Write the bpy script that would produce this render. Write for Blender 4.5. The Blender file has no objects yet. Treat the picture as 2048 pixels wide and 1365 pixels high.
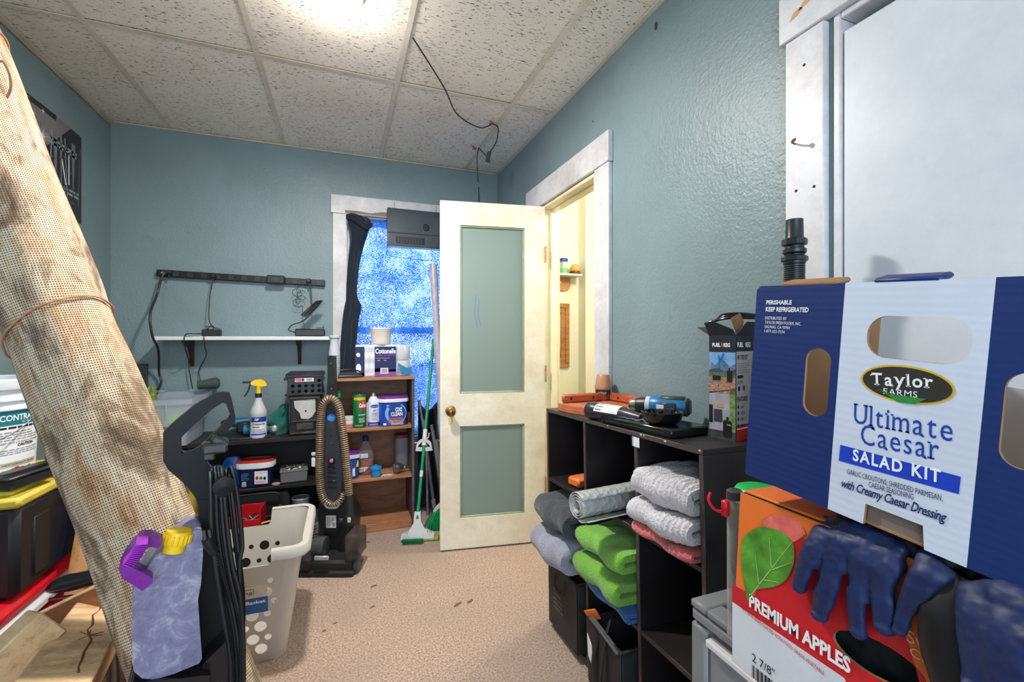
import bpy, math, random
from mathutils import Vector, Matrix
from mathutils.geometry import tessellate_polygon
random.seed(7)
SC = bpy.context.scene
COL = SC.collection
# ------------------------------------------------------------------ camera
CAMH = 1.234
YAW = math.radians(20.826)
SN, CS = math.sin(YAW), math.cos(YAW)
FPX, PX0, PY0 = 894.0, 1024.0, 677.0
cd = bpy.data.cameras.new('camera'); cam = bpy.data.objects.new('camera', cd); COL.objects.link(cam)
cam.location = (0, 0, CAMH); cam.rotation_euler = (math.pi/2, 0, -YAW)
cd.sensor_width = 36; cd.lens = FPX/2048*36; cd.shift_y = -5.5/2048; cd.clip_start = 0.02
SC.camera = cam
# ------------------------------------------------------------------ world, lamps, exposure
wd = bpy.data.worlds.new('daylight'); SC.world = wd; wd.use_nodes = True
wd.node_tree.nodes['Background'].inputs[0].default_value = (0.72, 0.86, 1.0, 1)
wd.node_tree.nodes['Background'].inputs[1].default_value = 1.15
SC.view_settings.view_transform = 'Standard'; SC.view_settings.look = 'None'
SC.view_settings.gamma = 1; SC.view_settings.exposure = 0.36; SC.view_settings.use_curve_mapping = False
SC.cycles.max_bounces = 8; SC.cycles.diffuse_bounces = 5; SC.cycles.transparent_max_bounces = 12
SC.cycles.sample_clamp_indirect = 6; SC.cycles.caustics_reflective = False; SC.cycles.caustics_refractive = False
def area(name, loc, rot, sx, sy, energy, color, shape='RECTANGLE', cast=True):
    l = bpy.data.lights.new(name, 'AREA'); l.shape = shape; l.size = sx
    if shape in ('RECTANGLE', 'ELLIPSE'): l.size_y = sy
    l.energy = energy; l.color = color
    o = bpy.data.objects.new(name, l); o.location = loc; o.rotation_euler = rot; COL.objects.link(o)
    return o
# the round ceiling lamp's own light
area('ceiling_lamp_light', (-0.02, 1.80, 2.485), (0, 0, 0), 0.15, 0.15, 33, (1.0, 0.95, 0.88), 'DISK')
gl = bpy.data.lights.new('ceiling_lamp_glow', 'POINT'); gl.energy = 5; gl.color = (1.0, 0.96, 0.91); gl.shadow_soft_size = 0.05
go = bpy.data.objects.new('ceiling_lamp_glow', gl); go.location = (-0.02, 1.80, 2.42); COL.objects.link(go)
# added soft bluish fill behind the camera, from no visible source
area('rear_daylight', (-0.30, -1.45, 1.60), (math.radians(84), 0, math.radians(-8)), 1.9, 1.5, 33, (0.72, 0.86, 1.0))
# warm hallway lamp
pl = bpy.data.lights.new('hallway_lamp_light', 'POINT'); pl.energy = 42; pl.color = (1.0, 0.96, 0.87); pl.shadow_soft_size = 0.12
po = bpy.data.objects.new('hallway_lamp_light', pl); po.location = (1.75, 2.2, 2.25); COL.objects.link(po)
# daylight behind the curtained window
area('window_daylight', (0.45, 4.3, 1.9), (math.radians(-78), 0, 0), 1.8, 1.9, 62, (0.80, 0.91, 1.0))

# ------------------------------------------------------------------ pixel helpers (view ray met with a real plane)
def ray(px, py):
    r = (px-PX0)/FPX; u = (PY0-py)/FPX
    return Vector((CS*r+SN, -SN*r+CS, u))
def at(px, py, X=None, Y=None, Z=None, D=None):
    v = ray(px, py)
    if X is not None: t = X/v.x
    elif Y is not None: t = Y/v.y
    elif Z is not None: t = (Z-CAMH)/v.z
    else: t = D
    return Vector((v.x*t, v.y*t, CAMH+v.z*t))
def depth(p): return p[0]*SN+p[1]*CS
def mpp(p): return depth(p)/FPX
# ------------------------------------------------------------------ materials
def S(r, g=None, b=None):
    if g is None: r, g, b = r
    f = lambda c: (c/255/12.92) if c/255 <= 0.04045 else ((c/255+0.055)/1.055)**2.4
    return (f(r), f(g), f(b), 1)
MATS = {}
class NT:
    def __init__(s, name):
        s.m = bpy.data.materials.new(name); s.m.use_nodes = True; s.t = s.m.node_tree
        s.b = s.t.nodes['Principled BSDF']; s.out = s.t.nodes['Material Output']; s.bmp = None
        MATS[name] = s.m
    def n(s, typ, **kw):
        o = s.t.nodes.new('ShaderNode'+typ)
        for k, v in kw.items(): setattr(o, k, v)
        return o
    def l(s, a, b): s.t.links.new(a, b)
    def set(s, **kw):
        for k, v in kw.items():
            s.b.inputs[k.replace('_', ' ')].default_value = v
        return s
    def coord(s, scale=(1, 1, 1), src='Object', rot=(0, 0, 0)):
        c = s.n('TexCoord'); mp = s.n('Mapping'); mp.inputs['Scale'].default_value = scale; mp.inputs['Rotation'].default_value = rot
        s.l(c.outputs[src], mp.inputs[0]); return mp.outputs[0]
    def noise(s, vec, scale=5, detail=3, rough=0.55, dist=0):
        n = s.n('TexNoise'); n.inputs['Scale'].default_value = scale; n.inputs['Detail'].default_value = detail
        n.inputs['Roughness'].default_value = rough; n.inputs['Distortion'].default_value = dist
        s.l(vec, n.inputs['Vector']); return n.outputs['Fac']
    def ramp(s, fac, stops, interp='LINEAR'):
        r = s.n('ValToRGB'); r.color_ramp.interpolation = interp
        e = r.color_ramp.elements
        while len(e) > 1: e.remove(e[-1])
        e[0].position, e[0].color = stops[0]
        for p, c in stops[1:]:
            k = e.new(p); k.color = c
        s.l(fac, r.inputs[0]); return r.outputs[0]
    def mix(s, fac, a, b, mode='MIX'):
        m = s.n('MixRGB', blend_type=mode)
        for i, v in ((0, fac), (1, a), (2, b)):
            if hasattr(v, 'is_output'): s.l(v, m.inputs[i])
            elif i == 0: m.inputs[0].default_value = v
            else: m.inputs[i].default_value = v
        return m.outputs[0]
    def math(s, op, a, b=None):
        m = s.n('Math', operation=op)
        for i, v in ((0, a), (1, b)):
            if v is None: continue
            if hasattr(v, 'is_output'): s.l(v, m.inputs[i])
            else: m.inputs[i].default_value = v
        return m.outputs[0]
    def color(s, c): s.l(c, s.b.inputs['Base Color'])
    def bump(s, h, strength=0.3, dist=0.002):
        b = s.n('Bump'); b.inputs['Strength'].default_value = strength; b.inputs['Distance'].default_value = dist
        s.l(h, b.inputs['Height'])
        if s.bmp is not None: s.l(s.bmp, b.inputs['Normal'])
        s.bmp = b.outputs[0]
        s.l(b.outputs[0], s.b.inputs['Normal'])
def k4(c, f): return (min(1, c[0]*f), min(1, c[1]*f), min(1, c[2]*f), 1)
def plain(name, col, rough=0.5, metal=0, var=0.12, vs=18, bump=0.0, bs=300, **kw):
    if name in MATS: return MATS[name]
    t = NT(name); t.set(Roughness=rough, Metallic=metal, **kw)
    v = t.coord()
    nz = t.noise(v, vs, 4)
    t.color(t.ramp(nz, [(0.3, k4(col, 1-var)), (0.7, k4(col, 1+var))]))
    rr = t.math('MULTIPLY_ADD', nz, 0.25); t.l(rr, t.b.inputs['Roughness'])
    rr.node.inputs[2].default_value = max(0.02, rough-0.12)
    if bump: t.bump(t.noise(v, bs, 2), bump, 0.001)
    return t.m
def wood(name, c1, c2, rough=0.45, scale=(2, 14, 14), rings=3.0, bump=0.12, dirt=None):
    t = NT(name); t.set(Roughness=rough)
    v = t.coord(scale)
    n1 = t.noise(v, rings, 6, 0.6, 0.6); n2 = t.noise(t.coord((scale[0]*3, scale[1]*6, scale[2]*6)), 6, 3)
    f = t.mix(0.3, n1, n2)
    c = t.ramp(f, [(0.33, c2), (0.5, c1), (0.62, k4(c1, 1.15)), (0.72, c2)])
    if dirt:
        d = t.noise(t.coord(), 6, 5, 0.7)
        c = t.mix(t.ramp(d, [(0.55, (0, 0, 0, 1)), (0.75, (0.8, 0.8, 0.8, 1))]), c, dirt)
    t.color(c); t.bump(n2, bump, 0.001); return t.m
def cloth(name, col, scale=900, var=0.25, strength=0.8, rough=0.95, big=25, dist=0.002, sheen=0.2):
    t = NT(name); t.set(Roughness=rough); t.b.inputs['Sheen Weight'].default_value = sheen
    v = t.coord()
    a = t.noise(v, scale, 2); b = t.noise(v, big, 4)
    f = t.mix(0.5, a, b)
    t.color(t.ramp(f, [(0.35, k4(col, 1-var)), (0.65, k4(col, 1+var))]))
    t.bump(a, strength, dist); t.bump(b, 0.3, 0.004); return t.m
def clear(name, col, rough=0.15, alpha=0.45, ior=1.2, trans=0.6):
    t = NT(name); t.set(Roughness=rough, Base_Color=col, IOR=ior); t.b.inputs['Transmission Weight'].default_value = trans
    t.b.inputs['Alpha'].default_value = alpha; return t.m

black = plain('black_plastic', S(30, 31, 33), 0.38, vs=40)
blackm = plain('matte_black', S(24, 24, 26), 0.7)
dark_grey = plain('dark_grey_plastic', S(56, 60, 66), 0.45)
mid_grey = plain('mid_grey_plastic', S(120, 124, 128), 0.5)
white_p = plain('white_plastic', S(225, 228, 232), 0.4, var=0.04)
chrome = plain('chrome', S(200, 200, 200), 0.2, 1, var=0.05)
steel = plain('worn_steel', S(130, 130, 130), 0.35, 1, var=0.2)
brass = plain('aged_brass', S(150, 118, 70), 0.3, 1, var=0.3, vs=60)
rubber = plain('black_rubber', S(20, 20, 21), 0.5)
red_p = plain('red_plastic', S(196, 22, 30), 0.35, var=0.06)
blue_p = plain('blue_plastic', S(20, 95, 175), 0.4, var=0.08)
teal_p = plain('tool_teal_plastic', S(12, 112, 150), 0.4, var=0.08)
green_p = plain('green_plastic', S(10, 140, 95), 0.4, var=0.08)
yellow_p = plain('yellow_plastic', S(250, 205, 20), 0.4, var=0.05)
purple_p = plain('purple_plastic', S(120, 40, 150), 0.35, var=0.08)
ink_black = plain('black_ink', S(25, 25, 30), 0.6, var=0.02)
ink_white = plain('white_ink', S(240, 240, 242), 0.6, var=0.02)
ink_blue = plain('blue_ink', S(25, 60, 165), 0.55, var=0.02)
ink_navy = plain('navy_ink', S(22, 38, 90), 0.55, var=0.04)
ink_red = plain('red_ink', S(205, 25, 35), 0.55, var=0.02)
ink_green = plain('green_ink', S(40, 135, 60), 0.55, var=0.1)
ink_yellow = plain('yellow_ink', S(245, 205, 30), 0.55, var=0.02)
ink_pink = plain('pink_ink', S(225, 120, 160), 0.55, var=0.05)
ink_purple = plain('purple_ink', S(140, 70, 175), 0.55, var=0.05)
ink_grey = plain('grey_ink', S(120, 120, 125), 0.6, var=0.05)
ink_teal = plain('teal_ink', S(10, 120, 130), 0.55, var=0.03)
ink_lblue = plain('light_blue_ink', S(120, 180, 225), 0.55, var=0.05)
ink_orange = plain('orange_ink', S(240, 130, 40), 0.55, var=0.04)
kraft = plain('brown_kraft_board', S(150, 112, 78), 0.85, var=0.1, bump=0.2)
paper = plain('white_paper', S(225, 226, 228), 0.8, var=0.04)

# ------------------------------------------------------------------ mesh builder
class MB:
    def __init__(s): s.v = []; s.f = []; s.m = []; s.mats = []; s.uv = None; s.M = Matrix.Identity(4)
    def mi(s, mat):
        if mat is None: return 0
        if mat not in s.mats: s.mats.append(mat)
        return s.mats.index(mat)
    def add(s, vs, fs, mat=None, M=None):
        o = len(s.v); T = s.M if M is None else s.M @ M; k = s.mi(mat)
        s.v += [T @ Vector(p) for p in vs]
        s.f += [tuple(i+o for i in f) for f in fs]; s.m += [k]*len(fs); return s
    def box(s, c, d, b=0.002, mat=None, rot=None, M=None, taper=None):
        hx, hy, hz = d[0]/2, d[1]/2, d[2]/2; b = min(b, hx*.9, hy*.9, hz*.9)
        vs = []; 
        for sx in (-1, 1):
            for sy in (-1, 1):
                for sz in (-1, 1):
                    vs += [(sx*hx, sy*(hy-b), sz*(hz-b)), (sx*(hx-b), sy*hy, sz*(hz-b)), (sx*(hx-b), sy*(hy-b), sz*hz)]
        I = lambda sx, sy, sz, k: ((sx > 0)*4+(sy > 0)*2+(sz > 0))*3+k
        fs = []
        for sg in (-1, 1):
            q = [(-1, -1), (1, -1), (1, 1), (-1, 1)]
            fs.append([I(sg, a, e, 0) for a, e in (q if sg > 0 else q[::-1])])
            fs.append([I(a, sg, e, 1) for a, e in (q[::-1] if sg > 0 else q)])
            fs.append([I(a, e, sg, 2) for a, e in (q if sg > 0 else q[::-1])])
        for a in (-1, 1):
            for e in (-1, 1):
                g = [I(-1, a, e, 1), I(1, a, e, 1), I(1, a, e, 2), I(-1, a, e, 2)]; fs.append(g if a*e < 0 or False else g[::-1])
                g = [I(a, -1, e, 0), I(a, 1, e, 0), I(a, 1, e, 2), I(a, -1, e, 2)]; fs.append(g[::-1] if a*e < 0 else g)
                g = [I(a, e, -1, 0), I(a, e, 1, 0), I(a, e, 1, 1), I(a, e, -1, 1)]; fs.append(g if a*e < 0 else g[::-1])
        for sx in (-1, 1):
            for sy in (-1, 1):
                for sz in (-1, 1):
                    g = [I(sx, sy, sz, k) for k in range(3)]; fs.append(g if sx*sy*sz > 0 else g[::-1])
        if taper: vs = [(x*(1+(taper[0]-1)*(z/d[2]+.5)), y*(1+(taper[1]-1)*(z/d[2]+.5)), z) for x, y, z in vs]
        T = Matrix.Translation(c)
        if rot is not None: T = T @ (rot if isinstance(rot, Matrix) else rotm(*rot))
        if M is not None: T = M @ T
        return s.add(vs, fs, mat, T)
    def lathe(s, prof, seg=24, mat=None, M=None, sq=(1, 1), cap=True, power=None):
        # prof: list of (r, z); power: superellipse exponent for boxy sections
        vs = []; fs = []
        for r, z in prof:
            for i in range(seg):
                a = 2*math.pi*i/seg; ca, sa = math.cos(a), math.sin(a)
                if power:
                    ca = math.copysign(abs(ca)**(2/power), ca); sa = math.copysign(abs(sa)**(2/power), sa)
                vs.append((r*ca*sq[0], r*sa*sq[1], z))
        for j in range(len(prof)-1):
            for i in range(seg):
                k = (i+1) % seg; fs.append((j*seg+i, j*seg+k, (j+1)*seg+k, (j+1)*seg+i))
        if cap:
            if prof[0][0] > 1e-5: fs.append(tuple(range(seg))[::-1])
            if prof[-1][0] > 1e-5: fs.append(tuple((len(prof)-1)*seg+i for i in range(seg)))
        return s.add(vs, fs, mat, M)
    def cyl(s, p, q, r, r2=None, seg=20, mat=None):
        p = Vector(p); q = Vector(q); d = q-p
        M = Matrix.Translation(p) @ d.to_track_quat('Z', 'Y').to_matrix().to_4x4()
        return s.lathe([(r, 0), (r if r2 is None else r2, d.length)], seg, mat, M)
    def tube(s, pts, r, seg=8, mat=None, flat=1.0, closed=False, up=None, cap=True):
        pts = [Vector(p) for p in pts]; n = len(pts); vs = []; fs = []
        rr = r if hasattr(r, '__len__') else [r]*n
        nrm = None
        for i in range(n):
            a = pts[i-1] if (i > 0 or closed) else pts[0]; b = pts[(i+1) % n] if (i < n-1 or closed) else pts[-1]
            t = (b-a).normalized() if (b-a).length > 1e-9 else Vector((0, 0, 1))
            if nrm is None:
                nrm = Vector(up) if up is not None else (Vector((0, 0, 1)) if abs(t.z) < .9 else Vector((1, 0, 0)))
            nrm = (nrm-t*nrm.dot(t))
            if nrm.length < 1e-6: nrm = t.orthogonal()
            nrm.normalize(); bi = t.cross(nrm)
            if up is not None and not closed: pass
            for k in range(seg):
                a2 = 2*math.pi*k/seg; vs.append(pts[i]+(nrm*math.cos(a2)*flat+bi*math.sin(a2))*rr[i])
        m = n if closed else n-1
        for j in range(m):
            for k in range(seg):
                k2 = (k+1) % seg; j2 = (j+1) % n
                fs.append((j*seg+k, j*seg+k2, j2*seg+k2, j2*seg+k))
        if cap and not closed: fs += [tuple(range(seg))[::-1], tuple((n-1)*seg+k for k in range(seg))]
        return s.add(vs, fs, mat)
    def plate(s, outer, th, holes=(), mat=None, M=None, edge=None, back=None):
        # flat plate in local XY, front at z=0, back at z=-th
        loops = [outer]+list(holes); pts = [p for lp in loops for p in lp]
        tr = tessellate_polygon([[Vector((x, y, 0)) for x, y in lp] for lp in loops])
        fr = []
        for t in tr:
            a, b, c = [pts[i] for i in t]
            cr = (b[0]-a[0])*(c[1]-a[1])-(b[1]-a[1])*(c[0]-a[0])
            if abs(cr) < 1e-14: continue
            fr.append(tuple(t) if cr > 0 else tuple(t)[::-1])
        if th == 0: return s.add([(x, y, 0) for x, y in pts], fr, mat, M)
        n = len(pts); vs = [(x, y, 0) for x, y in pts]+[(x, y, -th) for x, y in pts]
        s.add(vs, fr, mat, M)
        s.add(vs, [tuple(i+n for i in t[::-1]) for t in fr], back or mat, M)
        o = 0; sd = []
        for li, lp in enumerate(loops):
            m = len(lp); ar = sum(lp[i][0]*lp[(i+1) % m][1]-lp[(i+1) % m][0]*lp[i][1] for i in range(m))
            ccw = ar > 0
            for i in range(m):
                a = o+i; b = o+(i+1) % m; q = (a, a+n, b+n, b)
                sd.append(q if (ccw == (li == 0)) else q[::-1])
            o += m
        return s.add(vs, sd, edge or mat, M)
    def sheet(s, P, nu, nv, mat=None, M=None, th=0):
        vs = []; fs = []
        for j in range(nv+1):
            for i in range(nu+1): vs.append(P(i/nu, j/nv))
        W = nu+1
        for j in range(nv):
            for i in range(nu): fs.append((j*W+i, j*W+i+1, (j+1)*W+i+1, (j+1)*W+i))
        return s.add(vs, fs, mat, M)
    def mesh(s, name, mat=None, angle=38, uv=None):
        me = bpy.data.meshes.new(name); me.from_pydata([tuple(v) for v in s.v], [], s.f)
        ms = s.mats if s.mats else ([mat] if mat else [])
        for m in ms: me.materials.append(m)
        if s.mats: me.polygons.foreach_set('material_index', s.m)
        me.polygons.foreach_set('use_smooth', [True]*len(s.f))
        me.update(); me.set_sharp_from_angle(angle=math.radians(angle))
        return me
    def build(s, name, mat=None, parent=None, angle=38, mods=(), label=None):
        o = bpy.data.objects.new(name, s.mesh(name, mat, angle)); COL.objects.link(o)
        if parent is not None: o.parent = parent
        if label: o['label'] = label
        for typ, kw in mods:
            md = o.modifiers.new(typ.lower(), typ)
            for k, v in kw.items(): setattr(md, k, v)
        return o
def rotm(x=0, y=0, z=0):
    return Matrix.Rotation(math.radians(z), 4, 'Z') @ Matrix.Rotation(math.radians(y), 4, 'Y') @ Matrix.Rotation(math.radians(x), 4, 'X')
def TR(x, y=None, z=None):
    return Matrix.Translation(x if y is None else (x, y, z))
def basis(o, u, v, w):
    return Matrix(((u[0], v[0], w[0], o[0]), (u[1], v[1], w[1], o[1]), (u[2], v[2], w[2], o[2]), (0, 0, 0, 1)))
def face(yaw=0, o=(0, 0, 0)):
    # local frame whose x runs to the right, y up, z out, on a wall that faces -Y when yaw is 0
    return TR(o) @ rotm(0, 0, yaw) @ basis((0, 0, 0), (1, 0, 0), (0, 0, 1), (0, -1, 0))
def thing(name, label, cat, loc=(0, 0, 0), rotz=0, group=None, M=None):
    o = bpy.data.objects.new(name, None); COL.objects.link(o); o.empty_display_size = .05
    if M is not None: o.matrix_world = M
    else: o.location = loc; o.rotation_euler = (0, 0, math.radians(rotz))
    o['label'] = label; o['category'] = cat
    if group: o['group'] = group
    return o
def tag(o, label, cat, group=None, kind=None):
    o['label'] = label; o['category'] = cat
    if group: o['group'] = group
    if kind: o['kind'] = kind
    return o
def struct(o): o['kind'] = 'structure'; return o
def facecam(p):  # yaw that turns a -Y front toward the camera
    return math.degrees(math.atan2(p[1], p[0]))-90
def smooth(pts, n=6, closed=False):
    pts = [Vector(p) for p in pts]; out = []; m = len(pts)
    rng = range(m if closed else m-1)
    for i in rng:
        p0 = pts[i-1] if (i > 0 or closed) else pts[0]; p1 = pts[i]; p2 = pts[(i+1) % m]; p3 = pts[(i+2) % m] if (closed or i+2 < m) else pts[-1]
        for k in range(n):
            t = k/n; out.append(0.5*((2*p1)+(p2-p0)*t+(2*p0-5*p1+4*p2-p3)*t*t+(3*p1-p0-3*p2+p3)*t**3))
    if not closed: out.append(pts[-1])
    return out
def sm2(pts, n=5, closed=True): return [(p.x, p.y) for p in smooth([(x, y, 0) for x, y in pts], n, closed)]
def rrect(x0, y0, x1, y1, r, n=5):
    out = []
    for cx, cy, a0 in ((x1-r, y0+r, -90), (x1-r, y1-r, 0), (x0+r, y1-r, 90), (x0+r, y0+r, 180)):
        for k in range(n+1):
            a = math.radians(a0+90*k/n); out.append((cx+r*math.cos(a), cy+r*math.sin(a)))
    return out
def ell(cx, cy, rx, ry, n=28, a=0):
    ca, sa = math.cos(a), math.sin(a)
    return [(cx+rx*math.cos(t)*ca-ry*math.sin(t)*sa, cy+rx*math.cos(t)*sa+ry*math.sin(t)*ca) for t in [2*math.pi*i/n for i in range(n)]]
# ------------------------------------------------------------------ printed matter (flat print on real faces)
_TX = {}
def glyphs(s, bold=0.0, shear=0.0, sp=1.0):
    k = (s, bold, shear, sp)
    if k not in _TX:
        c = bpy.data.curves.new('t', 'FONT'); c.body = s; c.offset = bold; c.shear = shear; c.space_character = sp
        c.resolution_u = 3 if len(s) < 12 else 2
        o = bpy.data.objects.new('t', c); me = bpy.data.meshes.new_from_object(o)
        vs = [(v.co.x, v.co.y) for v in me.vertices]; fs = [tuple(p.vertices) for p in me.polygons]
        bpy.data.objects.remove(o); bpy.data.curves.remove(c); bpy.data.meshes.remove(me)
        x0 = min([v[0] for v in vs] or [0]); x1 = max([v[0] for v in vs] or [1])
        _TX[k] = ([(v[0]-x0, v[1]) for v in vs], fs, max(1e-6, x1-x0))
    return _TX[k]
CAP = 0.682
class Print:
    """flat print: shapes and letters laid on a face given by wf(x, y, h) -> point"""
    def __init__(s, wf=None, M=None, step=0.00035, sub=None):
        s.mb = MB(); s.M = M; s.wf = wf or (lambda x, y, h: M @ Vector((x, y, h))); s.k = 1; s.step = step; s.sub = sub
    def h(s): return s.k*s.step
    def up(s): s.k += 1; return s
    def poly(s, pts, mat, holes=()):
        m = MB(); m.plate(pts, 0, holes)
        s.mb.add([s.wf(v[0], v[1], s.h()) for v in m.v], m.f, mat); return s
    def rect(s, x0, y0, x1, y1, mat):
        n = max(1, int(abs(x1-x0)/s.sub)) if s.sub else 1
        vs = []; fs = []
        for i in range(n+1):
            x = x0+(x1-x0)*i/n; vs += [s.wf(x, y0, s.h()), s.wf(x, y1, s.h())]
            if i: fs.append((2*i-2, 2*i, 2*i+1, 2*i-1))
        s.mb.add(vs, fs, mat); return s
    def disc(s, cx, cy, rx, ry, mat, n=26, a=0, rings=3):
        vs = [s.wf(cx, cy, s.h())]; fs = []
        for j in range(1, rings+1):
            vs += [s.wf(x, y, s.h()) for x, y in ell(cx, cy, rx*j/rings, ry*j/rings, n, a)]
            for i in range(n):
                k = (i+1) % n
                if j == 1: fs.append((0, 1+i, 1+k))
                else: fs.append((1+(j-2)*n+i, 1+(j-1)*n+i, 1+(j-1)*n+k, 1+(j-2)*n+k))
        s.mb.add(vs, fs, mat); return s
    def text(s, t, x0, y0, x1, y1=None, cap=None, mat=None, bold=0.0, shear=0.0, sp=1.0, arc=0.0):
        """baseline from (x0,y0) to (x1,y1), cap height cap"""
        if y1 is None: y1 = y0
        vs, fs, w = glyphs(t, bold, shear, sp)
        dx, dy = x1-x0, y1-y0; L = math.hypot(dx, dy); ux, uy = dx/L, dy/L
        sx = L/w; sy = (cap/CAP) if cap else sx
        out = []
        for x, y in vs:
            a = x*sx; b = y*sy+arc*(1-((2*a/L)-1)**2)
            out.append(s.wf(x0+ux*a-uy*b, y0+uy*a+ux*b, s.h()))
        s.mb.add(out, fs, mat or ink_black); return s
    def lines(s, x0, y0, x1, y1, n, mat, fill=0.45, seed=1, rag=0.3):
        """greeked small print too fine to read"""
        rd = random.Random(seed); dy = (y1-y0)/n
        for i in range(n):
            y = y0+dy*i; x = x0; end = x1-(x1-x0)*rag*rd.random()
            while x < end:
                w = (x1-x0)*rd.uniform(0.06, 0.16); e = min(x+w, end)
                s.rect(x, y, e, y+dy*fill, mat); x = e+(x1-x0)*0.025
        return s
    def bars(s, x0, y0, x1, y1, mat, n=22, seed=3):
        rd = random.Random(seed); ws = [rd.choice((1, 1, 2, 3)) for _ in range(2*n)]; t = sum(ws); x = x0
        for i, w in enumerate(ws):
            e = x+(x1-x0)*w/t
            if i % 2 == 0: s.rect(x, y0, e, y1, mat)
            x = e
        return s
    def build(s, name, parent=None, label=None): return s.mb.build(name, None, parent, label=label)
def cylwf(r, z0=0, yaw=0, c=(0, 0), sqy=1.0):
    """print wrapped on an upright cylinder: x = arc length from the front"""
    a0 = math.radians(-90+yaw)
    return lambda x, y, h: Vector((c[0]+(r+h)*math.cos(a0+x/r), c[1]+(r+h)*math.sin(a0+x/r)*sqy, z0+y))
def framefn(p, yaw):
    """local frame standing at p (on its base) turned by yaw; returns matrix and a function from view ray to local point at local depth y"""
    M = TR(Vector(p)) @ rotm(0, 0, yaw); Mi = M.inverted(); e = Mi @ Vector((0, 0, CAMH)); R3 = Mi.to_3x3()
    def L(px, py, y=0):
        d = R3 @ ray(px, py); t = (y-e.y)/d.y; return e+d*t
    return M, L
def PX(M):
    """lambda giving the local (x, y) where a view ray meets the frame's own XY plane"""
    o = M.to_translation(); n = (M.to_3x3() @ Vector((0, 0, 1))).normalized(); Mi = M.inverted()
    def f(px, py):
        v = ray(px, py); e = Vector((0, 0, CAMH)); t = (o-e).dot(n)/v.dot(n); q = Mi @ (e+v*t)
        return (q.x, q.y)
    return f
# ------------------------------------------------------------------ THE ROOM
XL, XR, YB, ZC, YF = -1.305, 1.162, 3.382, 2.537, -1.7
def wall_mat(name, col, col2):
    t = NT(name); t.set(Roughness=0.42)
    v = t.coord(); big = t.noise(v, 1.6, 3); st = t.noise(v, 7, 5, 0.7)
    c = t.ramp(big, [(0.35, col), (0.65, col2)])
    c = t.mix(t.ramp(st, [(0.6, (0, 0, 0, 1)), (0.8, (0.35, 0.35, 0.35, 1))]), c, k4(col, 0.7))
    t.color(c)
    t.bump(t.noise(v, 95, 3, 0.5), 0.55, 0.004); t.bump(t.noise(v, 9, 3), 0.25, 0.01)
    return t.m
wallm = wall_mat('teal_orange_peel_wall_paint', S(119, 139, 142), S(129, 151, 156))
def paint(name, col, dirt, amt=0.6, stain=None, sy=(1, 1, 1), rough=0.4):
    t = NT(name); t.set(Roughness=rough)
    v = t.coord(sy); a = t.noise(v, 3, 6, 0.75); b = t.noise(t.coord((40, 40, 3)), 4, 3)
    c = t.ramp(a, [(0.4, col), (0.85, dirt)])
    if stain:
        d = t.noise(t.coord(), 30, 5, 0.8)
        c = t.mix(t.ramp(d, [(0.68, (0, 0, 0, 1)), (0.78, (amt, amt, amt, 1))]), c, stain)
    t.color(c); t.bump(b, 0.12, 0.001); return t.m
trim_white = paint('worn_white_trim_paint', S(222, 222, 226), S(160, 150, 150), 0.5, S(120, 95, 75))
trim_cream = paint('cream_trim_paint', S(236, 228, 198), S(205, 190, 150))
door_cream = paint('grimy_cream_door_paint', S(232, 228, 212), S(196, 176, 140), 0.35, S(170, 140, 100))
door_white = paint('white_door_paint', S(212, 216, 222), S(188, 194, 204), 0.3, S(110, 100, 95))
# floor
t = NT('tan_carpet_pile'); t.set(Roughness=0.95)
v = t.coord(); a = t.noise(v, 130, 4, 0.75); b = t.noise(v, 2.2, 4); s1 = t.noise(v, 6.5, 2)
c = t.ramp(a, [(0.36, S(134, 108, 92)), (0.5, S(184, 158, 142)), (0.62, S(218, 196, 180))])
c = t.mix(t.ramp(b, [(0.42, (0, 0, 0, 1)), (0.66, (0.5, 0.5, 0.5, 1))]), c, S(166, 146, 132))
c = t.mix(t.ramp(s1, [(0.73, (0, 0, 0, 1)), (0.77, (0.6, 0.6, 0.6, 1))]), c, S(100, 78, 62))
t.color(c); t.bump(a, 0.9, 0.006); carpet = t.m
m = MB(); m.box(((XL+XR)/2, (YF+YB)/2, -0.05), (XR-XL+.3, YB-YF+.3, .1), 0.001)
struct(m.build('floor', carpet))
# small debris and dried stains on the carpet
stain_m = plain('dried_stain', S(112, 88, 72), 0.95, var=.4, vs=90)
for i, (px, py, r) in enumerate([(915, 1210, 9), (940, 1204, 8), (620, 1155, 5), (748, 1173, 6), (745, 1215, 5), (670, 1248, 4), (648, 1263, 4), (737, 1085, 4)]):
    p = at(px, py, Z=0); m = MB(); rd = random.Random(i)
    pts = [(r*mpp(p)*(1.6+rd.random()*.8)*math.cos(a/9*6.283), r*mpp(p)*.7*(0.7+rd.random()*.6)*math.sin(a/9*6.283)) for a in range(9)]
    m.plate([(x_*.55, y_*.55) for x_, y_ in pts], 0.002, mat=stain_m, M=TR(p.x, p.y, 0.0025) @ rotm(0, 0, rd.uniform(0, 40)))
    o = m.build('carpet_stain', None, bpy.data.objects['floor'])
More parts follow.
